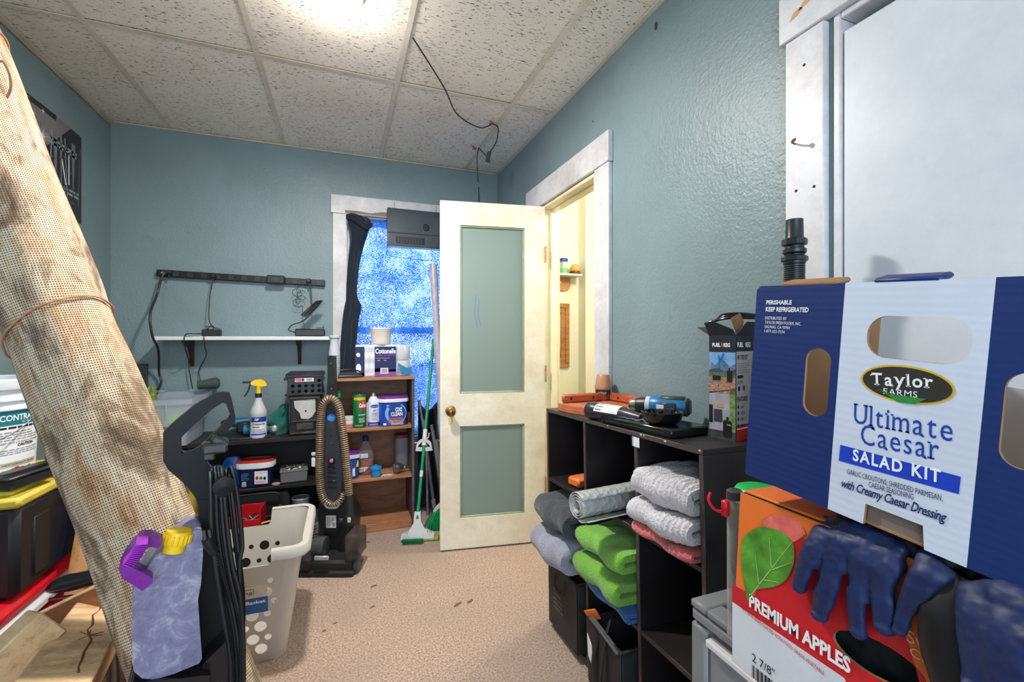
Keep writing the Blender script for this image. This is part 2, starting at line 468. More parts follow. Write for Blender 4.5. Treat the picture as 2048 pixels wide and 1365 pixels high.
# walls
WB = basis((0, YB, 0), (1, 0, 0), (0, 0, 1), (0, -1, 0))
WR = basis((XR, 0, 0), (0, -1, 0), (0, 0, 1), (-1, 0, 0))
WL = basis((XL, 0, 0), (0, 1, 0), (0, 0, 1), (1, 0, 0))
WIN = (0.035, 0.50, 0.86, 2.10)       # window opening x0 z0 x1 z1
m = MB(); m.plate([(XL-.1, 0), (XR+.1, 0), (XR+.1, ZC+.06), (XL-.1, ZC+.06)], 0.12,
    [[(WIN[0], WIN[1]), (WIN[2], WIN[1]), (WIN[2], WIN[3]), (WIN[0], WIN[3])]], mat=wallm, M=WB, edge=trim_white)
struct(m.build('wall_back'))
D1 = (1.885, 2.500, 2.045)            # doorway y0 y1 top
D2 = (-0.08, 0.765, 2.045)
m = MB(); m.plate([(-YB, 0), (-D1[1], 0), (-D1[1], D1[2]), (-D1[0], D1[2]), (-D1[0], 0), (-D2[1], 0), (-D2[1], D2[2]), (-D2[0], D2[2]), (-D2[0], 0), (-YF, 0), (-YF, ZC+.06), (-YB, ZC+.06)], 0.10, mat=wallm, M=WR, edge=trim_cream)
struct(m.build('wall_right'))
m = MB(); m.plate([(YF, 0), (YB, 0), (YB, ZC+.06), (YF, ZC+.06)], 0.10, mat=wallm, M=WL)
struct(m.build('wall_left'))
# ceiling: suspended grid
t = NT('fissured_ceiling_tile'); t.set(Roughness=0.9)
v = t.coord((48, 190, 48)); fz = t.noise(v, 1.0, 1.5, 0.5, 0.9)
pin = t.noise(t.coord((260, 340, 260)), 1.0, 1, 0.5)
msk = t.noise(t.coord(), 5, 2)
f1 = t.ramp(t.math('ADD', fz, t.math('MULTIPLY', msk, 0.12)), [(0.69, (0, 0, 0, 1)), (0.72, (1, 1, 1, 1))])
f2 = t.ramp(pin, [(0.70, (0, 0, 0, 1)), (0.74, (0.65, 0.65, 0.65, 1))])
base = t.ramp(t.noise(t.coord(), 1.4, 4), [(0.35, S(236, 226, 210)), (0.65, S(244, 238, 226))])
c = t.mix(f2, base, S(170, 150, 126)); c = t.mix(f1, c, S(98, 76, 58)); t.color(c)
hb = t.math('ADD', f1, f2); t.bump(t.math('MULTIPLY', hb, -1.0), 0.5, 0.003); tilem = t.m
railm = paint('ceiling_grid_white_enamel', S(222, 214, 198), S(190, 170, 140))
gx = [XL, -0.995, -0.365, 0.263, 0.890, XR]; gy = [YF, -0.18, 1.08, 2.338, YB]
ceil = thing('ceiling', 'x', 'x'); del ceil['label']; del ceil['category']; struct(ceil)
m = MB(); m.box(((XL+XR)/2, (YF+YB)/2, ZC+.10), (XR-XL+.2, YB-YF+.2, .05), .001); m.build('ceiling_deck', railm, ceil)
for i in range(5):
    for j in range(4):
        x0, x1, y0, y1 = gx[i]+.011, gx[i+1]-.011, gy[j]+.011, gy[j+1]-.011
        m = MB(); m.box(((x0+x1)/2, (y0+y1)/2, ZC+.016+random.uniform(-.002, .002)), (x1-x0+.012, y1-y0+.012, .016), .002, rot=(random.uniform(-.12, .12), random.uniform(-.12, .12), 0))
        m.build('ceiling_tile', tilem, ceil)
for x in gx[1:-1]:
    m = MB(); m.box((x, (YF+YB)/2, ZC+.003), (.025, YB-YF, .004), .001); m.box((x, (YF+YB)/2, ZC+.02), (.003, YB-YF, .034), .0005); m.build('grid_rail', railm, ceil)
for y in gy[1:-1]:
    for i in range(5):
        m = MB(); m.box(((gx[i]+gx[i+1])/2, y, ZC+.0015), (gx[i+1]-gx[i]-.024, .024, .003), .001); m.build('grid_rail', railm, ceil)
for a, b_ in (((XL+.012, (YF+YB)/2, ZC), (.024, YB-YF, .005)), ((XR-.012, (YF+YB)/2, ZC), (.024, YB-YF, .005)), ((0.5*(XL+XR), YB-.012, ZC), (XR-XL-.05, .024, .005))):
    m = MB(); m.box(a, b_, .001); m.build('wall_angle', railm, ceil)
# trims along the ceiling edge on the left wall (chipped plaster bead)
m = MB(); pts = [(XL+.004+random.uniform(0, .004), y, ZC-.008+random.uniform(-.004, .003)) for y in [YF+(YB-YF)*i/60 for i in range(61)]]
m.tube(pts, .008, 6); struct(m.build('trim_1', paint('chipped_plaster', S(196, 170, 140), S(150, 120, 90))))
# ---------------------------------------------------------------- window with casing
win = thing('window_1', 'x', 'x'); del win['label']; del win['category']; struct(win)
def wbox(name, x0, z0, x1, z1, y0, y1, mat, parent=win, b=.003):
    m = MB(); m.box(((x0+x1)/2, (y0+y1)/2, (z0+z1)/2), (x1-x0, y1-y0, z1-z0), b); return m.build(name, mat, parent)
wbox('casing_side', WIN[0]-.095, WIN[1]-.04, WIN[0]-.001, WIN[3]+.012, YB-.020, YB, trim_white)
wbox('casing_side', WIN[2]+.001, WIN[1]-.04, WIN[2]+.095, WIN[3]+.012, YB-.020, YB, trim_white)
wbox('casing_head', WIN[0]-.108, WIN[3]+.012, WIN[2]+.108, WIN[3]+.142, YB-.026, YB, trim_white)
wbox('sill', WIN[0]-.11, WIN[1]-.065, WIN[2]+.11, WIN[1]-.038, YB-.055, YB, trim_white)
wbox('sash_rail', WIN[0], 1.27, WIN[2], 1.315, YB+.045, YB+.085, trim_white)
wbox('sash_rail', WIN[0], WIN[3]-.05, WIN[2], WIN[3], YB+.045, YB+.085, trim_white)
wbox('sash_rail', WIN[0], WIN[1], WIN[2], WIN[1]+.06, YB+.045, YB+.085, trim_white)
wbox('sash_stile', WIN[0], WIN[1]+.06, WIN[0]+.045, 1.27, YB+.047, YB+.083, trim_white)
wbox('sash_stile', WIN[2]-.045, WIN[1]+.06, WIN[2], 1.27, YB+.047, YB+.083, trim_white)
wbox('sash_stile', WIN[0], 1.315, WIN[0]+.045, WIN[3]-.05, YB+.047, YB+.083, trim_white)
wbox('sash_stile', WIN[2]-.045, 1.315, WIN[2], WIN[3]-.05, YB+.047, YB+.083, trim_white)
glass = clear('window_glass', (0.95, 0.98, 1, 1), 0.02, 0.12, 1.02, 1.0)
wbox('pane', WIN[0]+.045, WIN[1]+.06, WIN[2]-.045, 1.27, YB+.062, YB+.066, glass, b=.0005)
wbox('pane', WIN[0]+.045, 1.315, WIN[2]-.045, WIN[3]-.05, YB+.062, YB+.066, glass, b=.0005)
m = MB(); m.sheet(lambda u, v: (0.02+.30*u, YB-.0275-.001*random.random(), 2.118+.03*v*(0.6+.4*math.sin(u*9)*u)), 14, 2); m.build('peeled_patch', plain('bare_wood_patch', S(150, 125, 110), .9), win)
# ---------------------------------------------------------------- doorway to the hall
tr = thing('trim_2', 'x', 'x'); del tr['label']; del tr['category']; struct(tr)
def rbox(name, y0, z0, y1, z1, t0, t1, mat, parent, b=.003):
    m = MB(); m.box((XR-(t0+t1)/2, (y0+y1)/2, (z0+z1)/2), (t1-t0, y1-y0, z1-z0), b); return m.build(name, mat, parent)
rbox('casing_side', D1[0]-.128, 0, D1[0]-.004, D1[2]+.002, 0, .022, trim_white, tr)
rbox('casing_side', D1[1]+.004, 0, D1[1]+.12, D1[2]+.002, 0, .022, trim_white, tr)
rbox('casing_head', D1[0]-.135, D1[2]+.003, D1[1]+.225, D1[2]+.145, 0, .028, trim_white, tr)
for y0, y1, z0, z1 in ((D1[0]-.003, D1[0]+.018, 0, D1[2]-.002), (D1[1]-.018, D1[1]+.003, 0, D1[2]-.002), (D1[0]+.018, D1[1]-.018, D1[2]-.022, D1[2]-.002)):
    rbox('jamb', y0, z0, y1, z1, -.10, .012, trim_cream, tr)
for y0, y1, z0, z1 in ((D1[0]+.018, D1[0]+.030, 0, D1[2]-.022), (D1[1]-.030, D1[1]-.018, 0, D1[2]-.022), (D1[0]+.03, D1[1]-.03, D1[2]-.034, D1[2]-.022)):
    rbox('stop', y0, z0, y1, z1, -.075, -.035, trim_cream, tr)
# ---------------------------------------------------------------- the open glazed door
DM = TR(0.528, 2.553, 0.010) @ rotm(0, 0, math.degrees(math.atan2(-.1, .618))) @ basis((0, 0, 0), (1, 0, 0), (0, 0, 1), (0, -1, 0))
DW, DH = 0.626, 2.020
dq = PX(DM)
gu0 = dq(920, 450); gu1 = dq(1049, 785); gl0 = dq(922, 853); gl1 = dq(1050, 1027)
UX0, UX1 = gu0[0], gu1[0]; UZ1, UZ0 = gu0[1], gu1[1]; LZ1, LZ0 = gl0[1], gl1[1]
door = thing('door_1', 'x', 'x', M=DM); del door['label']; del door['category']; struct(door)
m = MB(); m.plate([(0, 0), (DW, 0), (DW, DH), (0, DH)], 0.036, [[(UX0, UZ0), (UX1, UZ0), (UX1, UZ1), (UX0, UZ1)], [(UX0, LZ0), (UX1, LZ0), (UX1, LZ1), (UX0, LZ1)]], mat=door_cream)
m.build('leaf', None, door)
t = NT('frosted_door_glass'); t.set(Roughness=0.30, Base_Color=S(152, 172, 166), IOR=1.3); t.b.inputs['Transmission Weight'].default_value = 0.35
t.bump(t.noise(t.coord(), 2.2, 2), 0.15, 0.02); frost = t.m
beadm = plain('aged_green_bead_paint', S(150, 165, 130), .5)
for z0, z1 in ((UZ0, UZ1), (LZ0, LZ1)):
    m = MB(); m.box(((UX0+UX1)/2, (z0+z1)/2, -.018), (UX1-UX0-.001, z1-z0-.001, .005), .0005); m.build('glass_pane', frost, door)
    m = MB()
    for zz in (-.010, -.026):
        m.box(((UX0+UX1)/2, z0+.005, zz), (UX1-UX0-.001, .010, .009), .003); m.box(((UX0+UX1)/2, z1-.005, zz), (UX1-UX0-.001, .010, .009), .003)
        m.box((UX0+.005, (z0+z1)/2, zz), (.010, z1-z0-.02, .009), .003); m.box((UX1-.005, (z0+z1)/2, zz), (.010, z1-z0-.02, .009), .003)
    m.build('glazing_bead', beadm, door)
kx, kz = dq(901, 822)
m = MB(); m.lathe([(.030, 0), (.030, .003), (.012, .006), (.011, .030), (.020, .036), (.027, .046), (.026, .056), (.016, .063), (0, .064)], 24, M=TR(kx, kz, 0)); m.build('door_knob', brass, door)
m = MB(); m.plate(rrect(kx-.014, kz-.075, kx+.014, kz-.035, .010), .002, [ell(kx, kz-.052, .003, .005, 10)], M=TR(0, 0, .0022)); m.build('keyhole_plate', plain('ochre_smudge', S(215, 200, 120), .6), door)
m = MB(); m.lathe([(.030, 0), (.012, .006), (.011, .030), (.027, .046), (.016, .063), (0, .064)], 20, M=TR(kx, kz, -.036) @ rotm(180, 0, 0)); m.build('door_knob', brass, door)
sp = Print(M=DM)   # faint blue pen strokes on the upper glass
m = MB()
for (a, b_, c_) in (((953, 590), (950, 625), (955, 655)), ((959, 595), (957, 630), (962, 650))):
    m.tube([Vector((*dq(*q), -.0145)) for q in (a, b_, c_)], .0012, 5)
m.build('pen_stroke', plain('blue_pen', S(60, 150, 190), .5), door)
hingem = plain('painted_rusty_hinge', S(180, 140, 90), .5, .3, .3, 60)
for z in (1.74, .35, 1.02):
    m = MB(); m.box((DW+.003, z-.01, -.004), (.002, .10, .022), .0005); m.cyl((DW+.004, z-.06, .004), (DW+.004, z+.04, .004), .006); m.build('hinge', hingem, door)
# ---------------------------------------------------------------- second door, right of the camera
d2 = thing('door_2', 'x', 'x', loc=(XR, 0, 0)); del d2['label']; del d2['category']; struct(d2)
m = MB(); m.box((.018, (D2[0]+D2[1])/2-.003, 1.003), (.036, D2[1]-D2[0]-.036, 1.985), .003); m.build('leaf', door_white, d2)
tr3 = thing('trim_3', 'x', 'x'); del tr3['label']; del tr3['category']; struct(tr3)
rbox('casing_side', D2[1]+.012, 0, D2[1]+.118, D2[2]-.002, 0, .022, trim_white, tr3)
rbox('casing_side', D2[0]-.118, 0, D2[0]-.012, D2[2]-.002, 0, .022, trim_white, tr3)
rbox('casing_head', D2[0]-.14, D2[2], D2[1]+.135, D2[2]+.13, 0, .026, trim_white, tr3)
for y0, y1, z0, z1 in ((D2[1]-.018, D2[1], 0, D2[2]), (D2[0], D2[0]+.018, 0, D2[2]), (D2[0]+.018, D2[1]-.018, D2[2]-.018, D2[2])):
    rbox('jamb', y0, z0, y1, z1, -.10, .006, trim_white, tr3)
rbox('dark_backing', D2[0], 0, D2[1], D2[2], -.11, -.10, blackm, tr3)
p = at(1590, 288, X=XR-.022)
m = MB(); m.tube(smooth([(p.x, p.y, p.z), (p.x-.020, p.y-.006, p.z-.001), (p.x-.030, p.y-.020, p.z-.004)], 3), .0026, 6); m.lathe([(.006, 0), (.006, .003)], 8, M=TR(p.x-.030, p.y-.020, p.z-.004) @ rotm(0, -60, 0))
m.build('bent_nail', plain('rusty_iron', S(120, 90, 70), .6, .5), tr3)
for a in ((1592, 382), (1628, 373), (1604, 16), (1608, 130)):
    p = at(*a, X=XR-.0225); m = MB(); m.lathe([(.004, 0), (.003, .0012)], 8, M=TR(p) @ rotm(0, -90, 0)); m.build('nail_hole', blackm, tr3)
for a, w, h in (((1592, 28), .02, .012), ((1612, 4), .022, .010)):
    p = at(*a, X=XR-.0263); m = MB(); m.plate([(-w, -h), (w*.2, -h*.6), (w, h*.3), (w*.5, h), (-w*.4, h*.6)], .0006, M=TR(p) @ basis((0, 0, 0), (0, -1, 0), (0, 0, 1), (-1, 0, 0))); m.build('bare_wood_chip', plain('bare_wood', S(205, 160, 120), .8), tr3)
# ---------------------------------------------------------------- hallway beyond the doorway
hall = thing('trim_4', 'x', 'x'); del hall['label']; del hall['category']; struct(hall)
hallm = paint('cream_hall_paint', S(240, 235, 212), S(228, 218, 184))
def hb(name, c, d, mat=hallm, par=hall, b=.002): m = MB(); m.box(c, d, b); return m.build(name, mat, par)
hb('hall_wall', (2.3, 3.55, 1.27), (2.2, .1, 2.56)); hb('hall_wall', (3.05, 2.3, 1.27), (.1, 3.0, 2.56)); hb('hall_wall', (2.2, .85, 1.27), (1.75, .1, 2.56))
hb('hall_ceiling', (2.15, 2.3, 2.58), (1.8, 2.8, .05)); hb('hall_floor', (2.15, 2.3, -.03), (1.8, 2.8, .055), plain('hall_floor', S(160, 130, 100), .5))
pc = at(1166, 560, Y=3.42); hb('hall_pilaster', (pc.x+.30, 3.44, 1.27), (.60, .125, 2.5), hallm)
# framed pictures, shelf and its things in the hall
framem = wood('picture_frame_wood', S(176, 122, 68), S(110, 68, 34), .35)
def frame(px1, y0, y1, w, label, prof):
    p0 = at(px1, y0, Y=3.494); p1 = at(px1, y1, Y=3.494); W = w; hgt = p0.z-p1.z
    f = thing('picture_frame', label, 'picture', (p0.x-W/2, 3.498, p1.z))
    m = MB(); 
    for i, (o_, d_, t_) in enumerate(((0, prof*.45, .022), (prof*.4, prof*.3, .014), (prof*.65, prof*.35, .019))):
        a = o_; e = o_+d_
        m.box((0, -t_/2, hgt-(a+e)/2), (W-2*a, t_, e-a), .003); m.box((0, -t_/2, (a+e)/2), (W-2*a, t_, e-a), .003)
        m.box((-W/2+(a+e)/2, -t_/2, hgt/2), (e-a, t_-.0006, hgt-2*e-.0006), .003); m.box((W/2-(a+e)/2, -t_/2, hgt/2), (e-a, t_-.0006, hgt-2*e-.0006), .003)
    m.build('frame', framem, f)
    t = MATS.get('faded_print')
    if not t:
        n_ = NT('faded_print'); g = n_.n('SeparateXYZ'); n_.l(n_.n('TexCoord').outputs['Object'], g.inputs[0])
        z_ = n_.math('ADD', g.outputs[2], n_.math('MULTIPLY', n_.noise(n_.coord(), 14, 4), .08))
        n_.color(n_.ramp(z_, [(.10, S(120, 84, 60)), (.16, S(215, 150, 90)), (.22, S(235, 215, 180)), (.5, S(225, 225, 210))])); t = n_.m
    m = MB(); m.box((0, -.006, hgt/2), (W-2*prof+.004, .004, hgt-2*prof+.004), .001); m.build('print', t, f)
frame(1137.5, 608, 735, .36, 'wide wooden picture frame in the hall below the shelf', .085)
frame(1118, 443, 515, .30, 'narrow wooden picture frame in the hall above the shelf', .035)
ps = at(1168, 552, Y=3.33)
s_ = thing('coat_rack_shelf', 'wooden hall coat rack with pale green top board and pegs', 'shelf', (ps.x-.30, 3.497, ps.z))
m = MB(); m.box((0, -.072, .009), (.60, .142, .018), .003); m.build('top_board', plain('pale_green_paint', S(205, 222, 200), .5), s_)
m = MB(); m.plate([(-.27, -.105), (-.25, -.115), (.20, -.115), (.235, -.105), (.25, -.075), (.25, 0), (-.27, 0)], .018, M=TR(0, -.019, 0) @ basis((0, 0, 0), (1, 0, 0), (0, 0, 1), (0, -1, 0))); m.build('peg_rail', wood('pine_rail', S(196, 134, 88), S(150, 92, 56)), s_)
for x in (-.16, -.02, .13):
    m = MB(); m.lathe([(.006, 0), (.005, .03), (.011, .036), (.010, .046), (0, .048)], 12, M=TR(x, -.019, -.06) @ rotm(80, 0, 0)); m.build('peg', wood('peg_wood', S(205, 150, 100), S(170, 110, 70)), s_)
zt = ps.z+.018
pj = at(1127, 550, Y=3.42); pj.z = zt
j = thing('storage_jar', 'clear hall jar with blue lid and green contents', 'jar', pj)
m = MB(); m.lathe([(.036, 0), (.038, .004), (.038, .098), (.034, .106), (.034, .110)], 24); m.build('jar_body', clear('clear_jar', (.95, .97, .95, 1), .08, .35), j)
m = MB(); m.lathe([(.0, .004), (.034, .004), (.034, .052), (0, .054)], 20); m.build('contents', plain('green_crystals', S(110, 205, 120), .5), j)
m = MB(); m.lathe([(.037, .108), (.038, .110), (.038, .130), (.035, .134), (0, .134)], 24); m.build('lid', plain('blue_jar_lid', S(45, 75, 170), .4), j)
pj = at(1150, 552, Y=3.42); pj.z = zt
j = thing('snow_globe', 'amber glass dome on dark red base on the hall shelf', 'ornament', pj)
m = MB(); m.lathe([(.050, 0), (.050, .010), (.046, .012), (.048, .020), (.044, .030)], 24); m.build('base', plain('dark_red_wood', S(120, 30, 35), .4), j)
m = MB(); m.lathe([(.040, .03)]+[(.046*math.cos(a), .048+.046*math.sin(a)) for a in [math.radians(x) for x in range(-20, 91, 10)]], 24); m.build('dome', clear('amber_glass', S(235, 200, 90), .1, .8), j)
# ---------------------------------------------------------------- ceiling lamp
L = thing('ceiling_lamp', 'round white flush ceiling lamp glowing on the tiles', 'lamp', (-0.02, 1.80, ZC))
m = MB(); m.lathe([(.0, 0), (.098, 0), (.098, -.012), (.088, -.024), (.080, -.026)][::-1], 40, cap=False); m.build('trim_ring', white_p, L)
t = NT('lamp_diffuser'); t.set(Base_Color=(1, 1, 1, 1), Emission_Color=(1, .98, .93, 1), Emission_Strength=30)
m = MB(); m.lathe([(.082, -.022), (.070, -.030), (.040, -.036), (0, -.038)], 36); m.build('diffuser', t.m, L)
# ---------------------------------------------------------------- wire, hooks, plug on the ceiling
cordm = plain('black_cord', S(38, 36, 36), .5)
w = thing('ceiling_wire', 'dark cord drooping along the ceiling to an inline plug', 'wire', (.25, 1.7, ZC))
def L_(o, pts): return [Vector(p)-o.location for p in pts]
k1 = at(826, 76, Z=ZC-.004); k2 = at(888, 175, Z=ZC-.02); k3 = at(914, 228, Z=ZC-.035); k4_ = at(958, 255, Z=ZC-.04); k5 = at(985, 248, Z=ZC-.018)
h2 = at(950, 297, Z=ZC-.015); yy = (k5.y+h2.y)/2
m = MB(); m.tube(smooth(L_(w, [k1, k2, k3, k4_, k5]), 8), .0035, 8)
q1 = at(996, 256, Y=k5.y+.02); q2 = at(992, 285, Y=yy); q3 = at(977, 308, Y=yy+.03); q4 = at(966, 305, Y=h2.y-.06); q5 = at(957, 296, Y=h2.y-.01)
m.tube(smooth(L_(w, [k5, q1, q2, q3]), 8), .0035, 8); m.tube(smooth(L_(w, [q3+Vector((0, 0, -.03)), q4, q5]), 6), .0030, 8)
m.tube(smooth(L_(w, [q5, at(954, 320, Y=h2.y), at(956, 360, Y=YB-.02), at(958, 402, Y=YB-.02), (at(958, 402, Y=YB-.02).x, YB-.02, 1.6)]), 8), .0028, 8)
m.build('cord', cordm, w)
m = MB(); m.box(q3-w.location+Vector((0, 0, -.012)), (.026, .022, .055), .005, rot=(0, 12, 0)); m.box(q3-w.location+Vector((-.004, 0, -.045)), (.030, .026, .012), .003, rot=(0, 12, 0)); m.build('inline_plug', plain('plug_grey_green', S(60, 66, 58), .5), w)
for q, lb in ((k5, 'brown clip holding the drooping cord nearer the lamp'), (h2, 'brown clip holding the cord nearest the back wall')):
    h = thing('cord_clip', lb, 'clip', (q.x, q.y, ZC))
    m = MB(); m.box((-.006, 0, -.010), (.030, .010, .007), .002, rot=(0, 25, 20)); m.box((-.006, 0, -.020), (.034, .010, .007), .002, rot=(0, -10, 20)); m.tube([(.008, 0, .0), (.010, .0, -.016), (.004, 0, -.024)], .002, 6)
    m.build('clip_arm', plain('terracotta_clip', S(150, 70, 50), .5), h)
# holes and marks in the right wall
for a, r in (((1312, 52), .011), ((1186, 243), .004)):
    p = at(*a, X=XR-.0015); m = MB(); m.lathe([(r, 0), (r*.8, .0015)], 12, M=TR(p) @ rotm(0, -90, 0), sq=(1.5, .8)); m.build('wall_hole', plain('plaster_hole', S(70, 66, 60), .9), bpy.data.objects['wall_right'])
# ---------------------------------------------------------------- poster on left wall
p1 = at(163, 272, X=XL+.002); p0y = 2.05; pz1 = p1.z; pz0 = 1.40
PM = TR(XL+.001, 0, 0) @ basis((0, 0, 0), (0, 1, 0), (0, 0, 1), (1, 0, 0))
po_ = thing('poster', 'black and white poster of floodlit steelwork on the left wall', 'poster', M=TR(XL+.001, p0y, pz0))
iv = po_.matrix_world.inverted() @ Matrix.Identity(4)
def pw(x, y, h): return Vector((h+.001, x-p0y, y-pz0))
m = MB(); m.box((.0006, (p1.y-p0y)/2, (pz1-pz0)/2), (.0010, p1.y-p0y, pz1-pz0), .0002); m.build('sheet', plain('poster_grey_paper', S(128, 122, 124), .35, var=.1, vs=3), po_)
pq = PX(PM); P = Print(pw); darkp = plain('poster_dark_ink', S(34, 34, 38), .35, var=.3, vs=12); lightp = plain('poster_light_ink', S(150, 150, 155), .35); starp = plain('poster_white_ink', S(245, 245, 245), .35)
P.poly([pq(95, 290), pq(141, 258), (p1.y-.002, pq(163, 276)[1]), (p1.y-.002, pq(163, 449)[1]), (2.45, pq(163, 449)[1]), (2.45, pq(95, 290)[1])], darkp)
P.rect(2.06, pq(163, 451)[1]-.42, p1.y-.002, pq(163, 451)[1], plain('poster_margin', S(150, 150, 152), .4))
a = pq(40, 240); b_ = pq(112, 236); P.rect(2.3, b_[1]-.015, b_[0], b_[1]+.012, darkp)
P.up()
rd = random.Random(4)
for i in range(9):
    y = 2.62+.05*i; P.poly([(y, 1.93), (y+.004, 1.93), (y+.03*rd.uniform(-1, 1)+.004, 2.24), (y+.03*rd.uniform(-1, 1), 2.24)], lightp if i % 3 == 0 else ink_grey)
for i in range(12): P.rect(2.62+rd.random()*.3, 1.87+.03*i, 2.75+rd.random()*.28, 1.874+.03*i, ink_grey)
P.poly([pq(136, 300), pq(138, 300), pq(138, 370), pq(136, 370)], starp); P.poly([pq(122, 318), pq(124, 318), pq(132, 370), pq(130, 370)], starp)
P.lines(2.62, 1.965, 3.04, 2.005, 2, lightp, .6); P.lines(2.62, 2.17, 3.02, 2.21, 2, lightp, .6)
P.up()
for (x, y, r) in ((84, 271, .052), (51, 190, .022), (66, 226, .022), (85, 222, .022), (48, 229, .018)):
    c = pq(x, y); pts = []
    for i in range(24):
        rr = r*(1 if i % 4 == 0 else .55 if i % 2 == 0 else .16)*(1.4 if i in (0, 6, 12, 18) else 1); ag = i*math.pi/12+.2
        pts.append((c[0]+rr*math.cos(ag), c[1]+rr*math.sin(ag)))
    P.poly(pts, starp)
P.build('printed_picture', po_)
# ================================================================ BACK WALL
white_lam = plain('white_laminate', S(226, 226, 230), .35, var=.03)
darkwood = wood('dark_bracket_wood', S(70, 44, 34), S(38, 24, 20))
# wall shelf with two wooden brackets
sz1 = 1.246; sY = YB-.20
xa = at(300, 677, Y=sY).x; xb = at(660, 677, Y=sY).x
ws = thing('wall_shelf', 'narrow white wall shelf on two dark wooden brackets', 'shelf', (xa, YB, sz1-.024))
m = MB(); m.box(((xb-xa)/2, -.10, .012), (xb-xa, .198, .024), .002); m.build('shelf_board', white_lam, ws)
for px in (383, 599):
    x = at(px, 690, Y=YB-.02).x-xa
    m = MB(); m.plate([(0, 0), (-.175, 0), (-.17, -.012), (-.06, -.05), (-.03, -.10), (-.022, -.15), (-.008, -.165), (0, -.16)], .020, M=TR(x+.010, 0, 0) @ basis((0, 0, 0), (0, 1, 0), (0, 0, 1), (1, 0, 0))); m.build('bracket', darkwood, ws)
# power strip
pa = at(313, 546, Y=YB-.03); pb = at(650, 567, Y=YB-.03); Ls = (pb-pa).length; ang = math.degrees(math.atan2(pb.z-pa.z, pb.x-pa.x))
ps_ = thing('power_strip', 'long black metal power strip screwed to the back wall', 'power strip', M=TR(pa) @ rotm(0, -ang, 0))
m = MB(); m.box((Ls/2, .012, 0), (Ls, .036, .042), .003); m.build('housing', plain('satin_black_metal', S(26, 27, 30), .35, .3), ps_)
socket = plain('socket_face', S(44, 44, 48), .45)
for i in range(12):
    x = .10+i*(Ls-.14)/11; m = MB()
    m.box((x, -.0065, 0), (.030, .002, .028), .0006, socket)
    for dx, dz, w, h in ((-.006, .004, .002, .008), (.006, .004, .002, .007), (0, -.007, .004, .004)): m.box((x+dx, -.0078, dz), (w, .0008, h), .0002, blackm)
    m.build('outlet', None, ps_)
m = MB(); m.box((.045, -.007, .002), (.042, .002, .012), .0005, mid_grey); m.lathe([(.004, 0), (.004, .004)], 10, red_p, TR(.098-.02, -.008, .002) @ rotm(90, 0, 0)); m.build('rating_label', None, ps_)
for x in (Ls*.2, Ls*.86):
    m = MB(); m.plate(rrect(-.010, -.030, .010, .045, .004), .002, [ell(0, .034, .004, .004, 10)], M=TR(x, .031, .0) @ basis((0, 0, 0), (1, 0, 0), (0, 0, 1), (0, -1, 0))); m.build('mounting_tab', steel, ps_)
cy = YB-.055
pg = at(552, 560, Y=cy)
wt = thing('wall_charger', 'square black plug adapter seated on the power strip', 'adapter', (pg.x, cy, pg.z))
m = MB(); m.box((0, 0, 0), (.105, .048, .055), .006); m.box((-.002, -.025, 0), (.06, .004, .035), .002); m.build('case', black, wt)
def cable(name, label, pts, r=.003, mat=None, n=8, plug=None, parent=None):
    o = thing(name, label, 'cable', pts[0]); m = MB(); m.tube(smooth([Vector(p)-o.location for p in pts], n), r, 7); m.build('cord', mat or cordm, o)
    if plug is not None:
        m = MB(); m.box((0, 0, 0), (.030, .034, .026), .005); m.cyl((0, 0, -.012), (0, 0, -.034), .006, .004); m.build('plug', black, o)
    return o
W = lambda px, py, off=.03: at(px, py, Y=YB-off)
cable('extension_cable', 'thick black cord curving from the strip down behind the shelf end', [W(338, 545, .05), W(325, 552, .07), W(314, 590, .09), (W(306, 630, .2).x-.01, sY-.012, W(306, 630, .2).z), (W(305, 672, .21).x, sY-.012, W(305, 672, .21).z), (W(310, 700, .2).x, YB-.15, W(310, 700).z), W(318, 745, .05), W(322, 765, .05), W(312, 790, .06), W(310, 800, .08)], .0065, plug=1)
cable('thin_cord', 'thin black cord looping down the left of the wall to the tote', [W(427, 552, .055), W(424, 570, .06), W(419, 600, .06), W(418, 640, .07), W(427, 655, .09)], .0028, plug=1)
cable('adapter_lead', 'black lead hanging in two strands off the shelf front', [at(407, 668, Y=sY+.06), at(390, 668, Y=sY-.01), at(371, 670, Y=sY-.012), at(369, 690, Y=sY), W(377, 720, .06), W(379, 745, .05), W(388, 790, .04), W(396, 800, .05)], .003)
cable('adapter_lead', 'black lead that drops straight from the small power adapter', [at(408, 672, Y=sY-.008), at(409, 690, Y=sY-.005), W(412, 712, .10), W(399, 738, .03), W(399, 755, .03), W(406, 772, .04)], .0028)
# tangled leads near the right end of the strip
pts = []
for i in range(40):
    a = i*.8; c = W(598+6*math.cos(a*.35), 575+i*.9, .06); pts.append(c+Vector((.022*math.cos(a), .008*math.sin(a*.7), .020*math.sin(a))))
cable('tangled_lead', 'thin tangled black lead bunched under the strip right end', pts+[W(606, 640, .08), at(612, 668, Y=sY+.02)], .0016, n=3)
pts = [W(617, 562, .055), W(622, 585, .06), W(624, 612, .08)]
for i in range(5):
    b = W(612+3*i, 622, .125); pts += [b+Vector((.045, -.004*i, .045+.01*(i % 2))), b+Vector((.060, 0, .062)), b+Vector((-.03, 0, -.03-.004*i))]
pts += [W(600, 645, .10), at(585, 650, Y=sY+.04), at(577, 660, Y=sY+.03), at(590, 665, Y=sY+.04)]
cable('bundled_cord', 'black cord tied in a bundle above the battery charger', pts, .0036, n=4, plug=1)
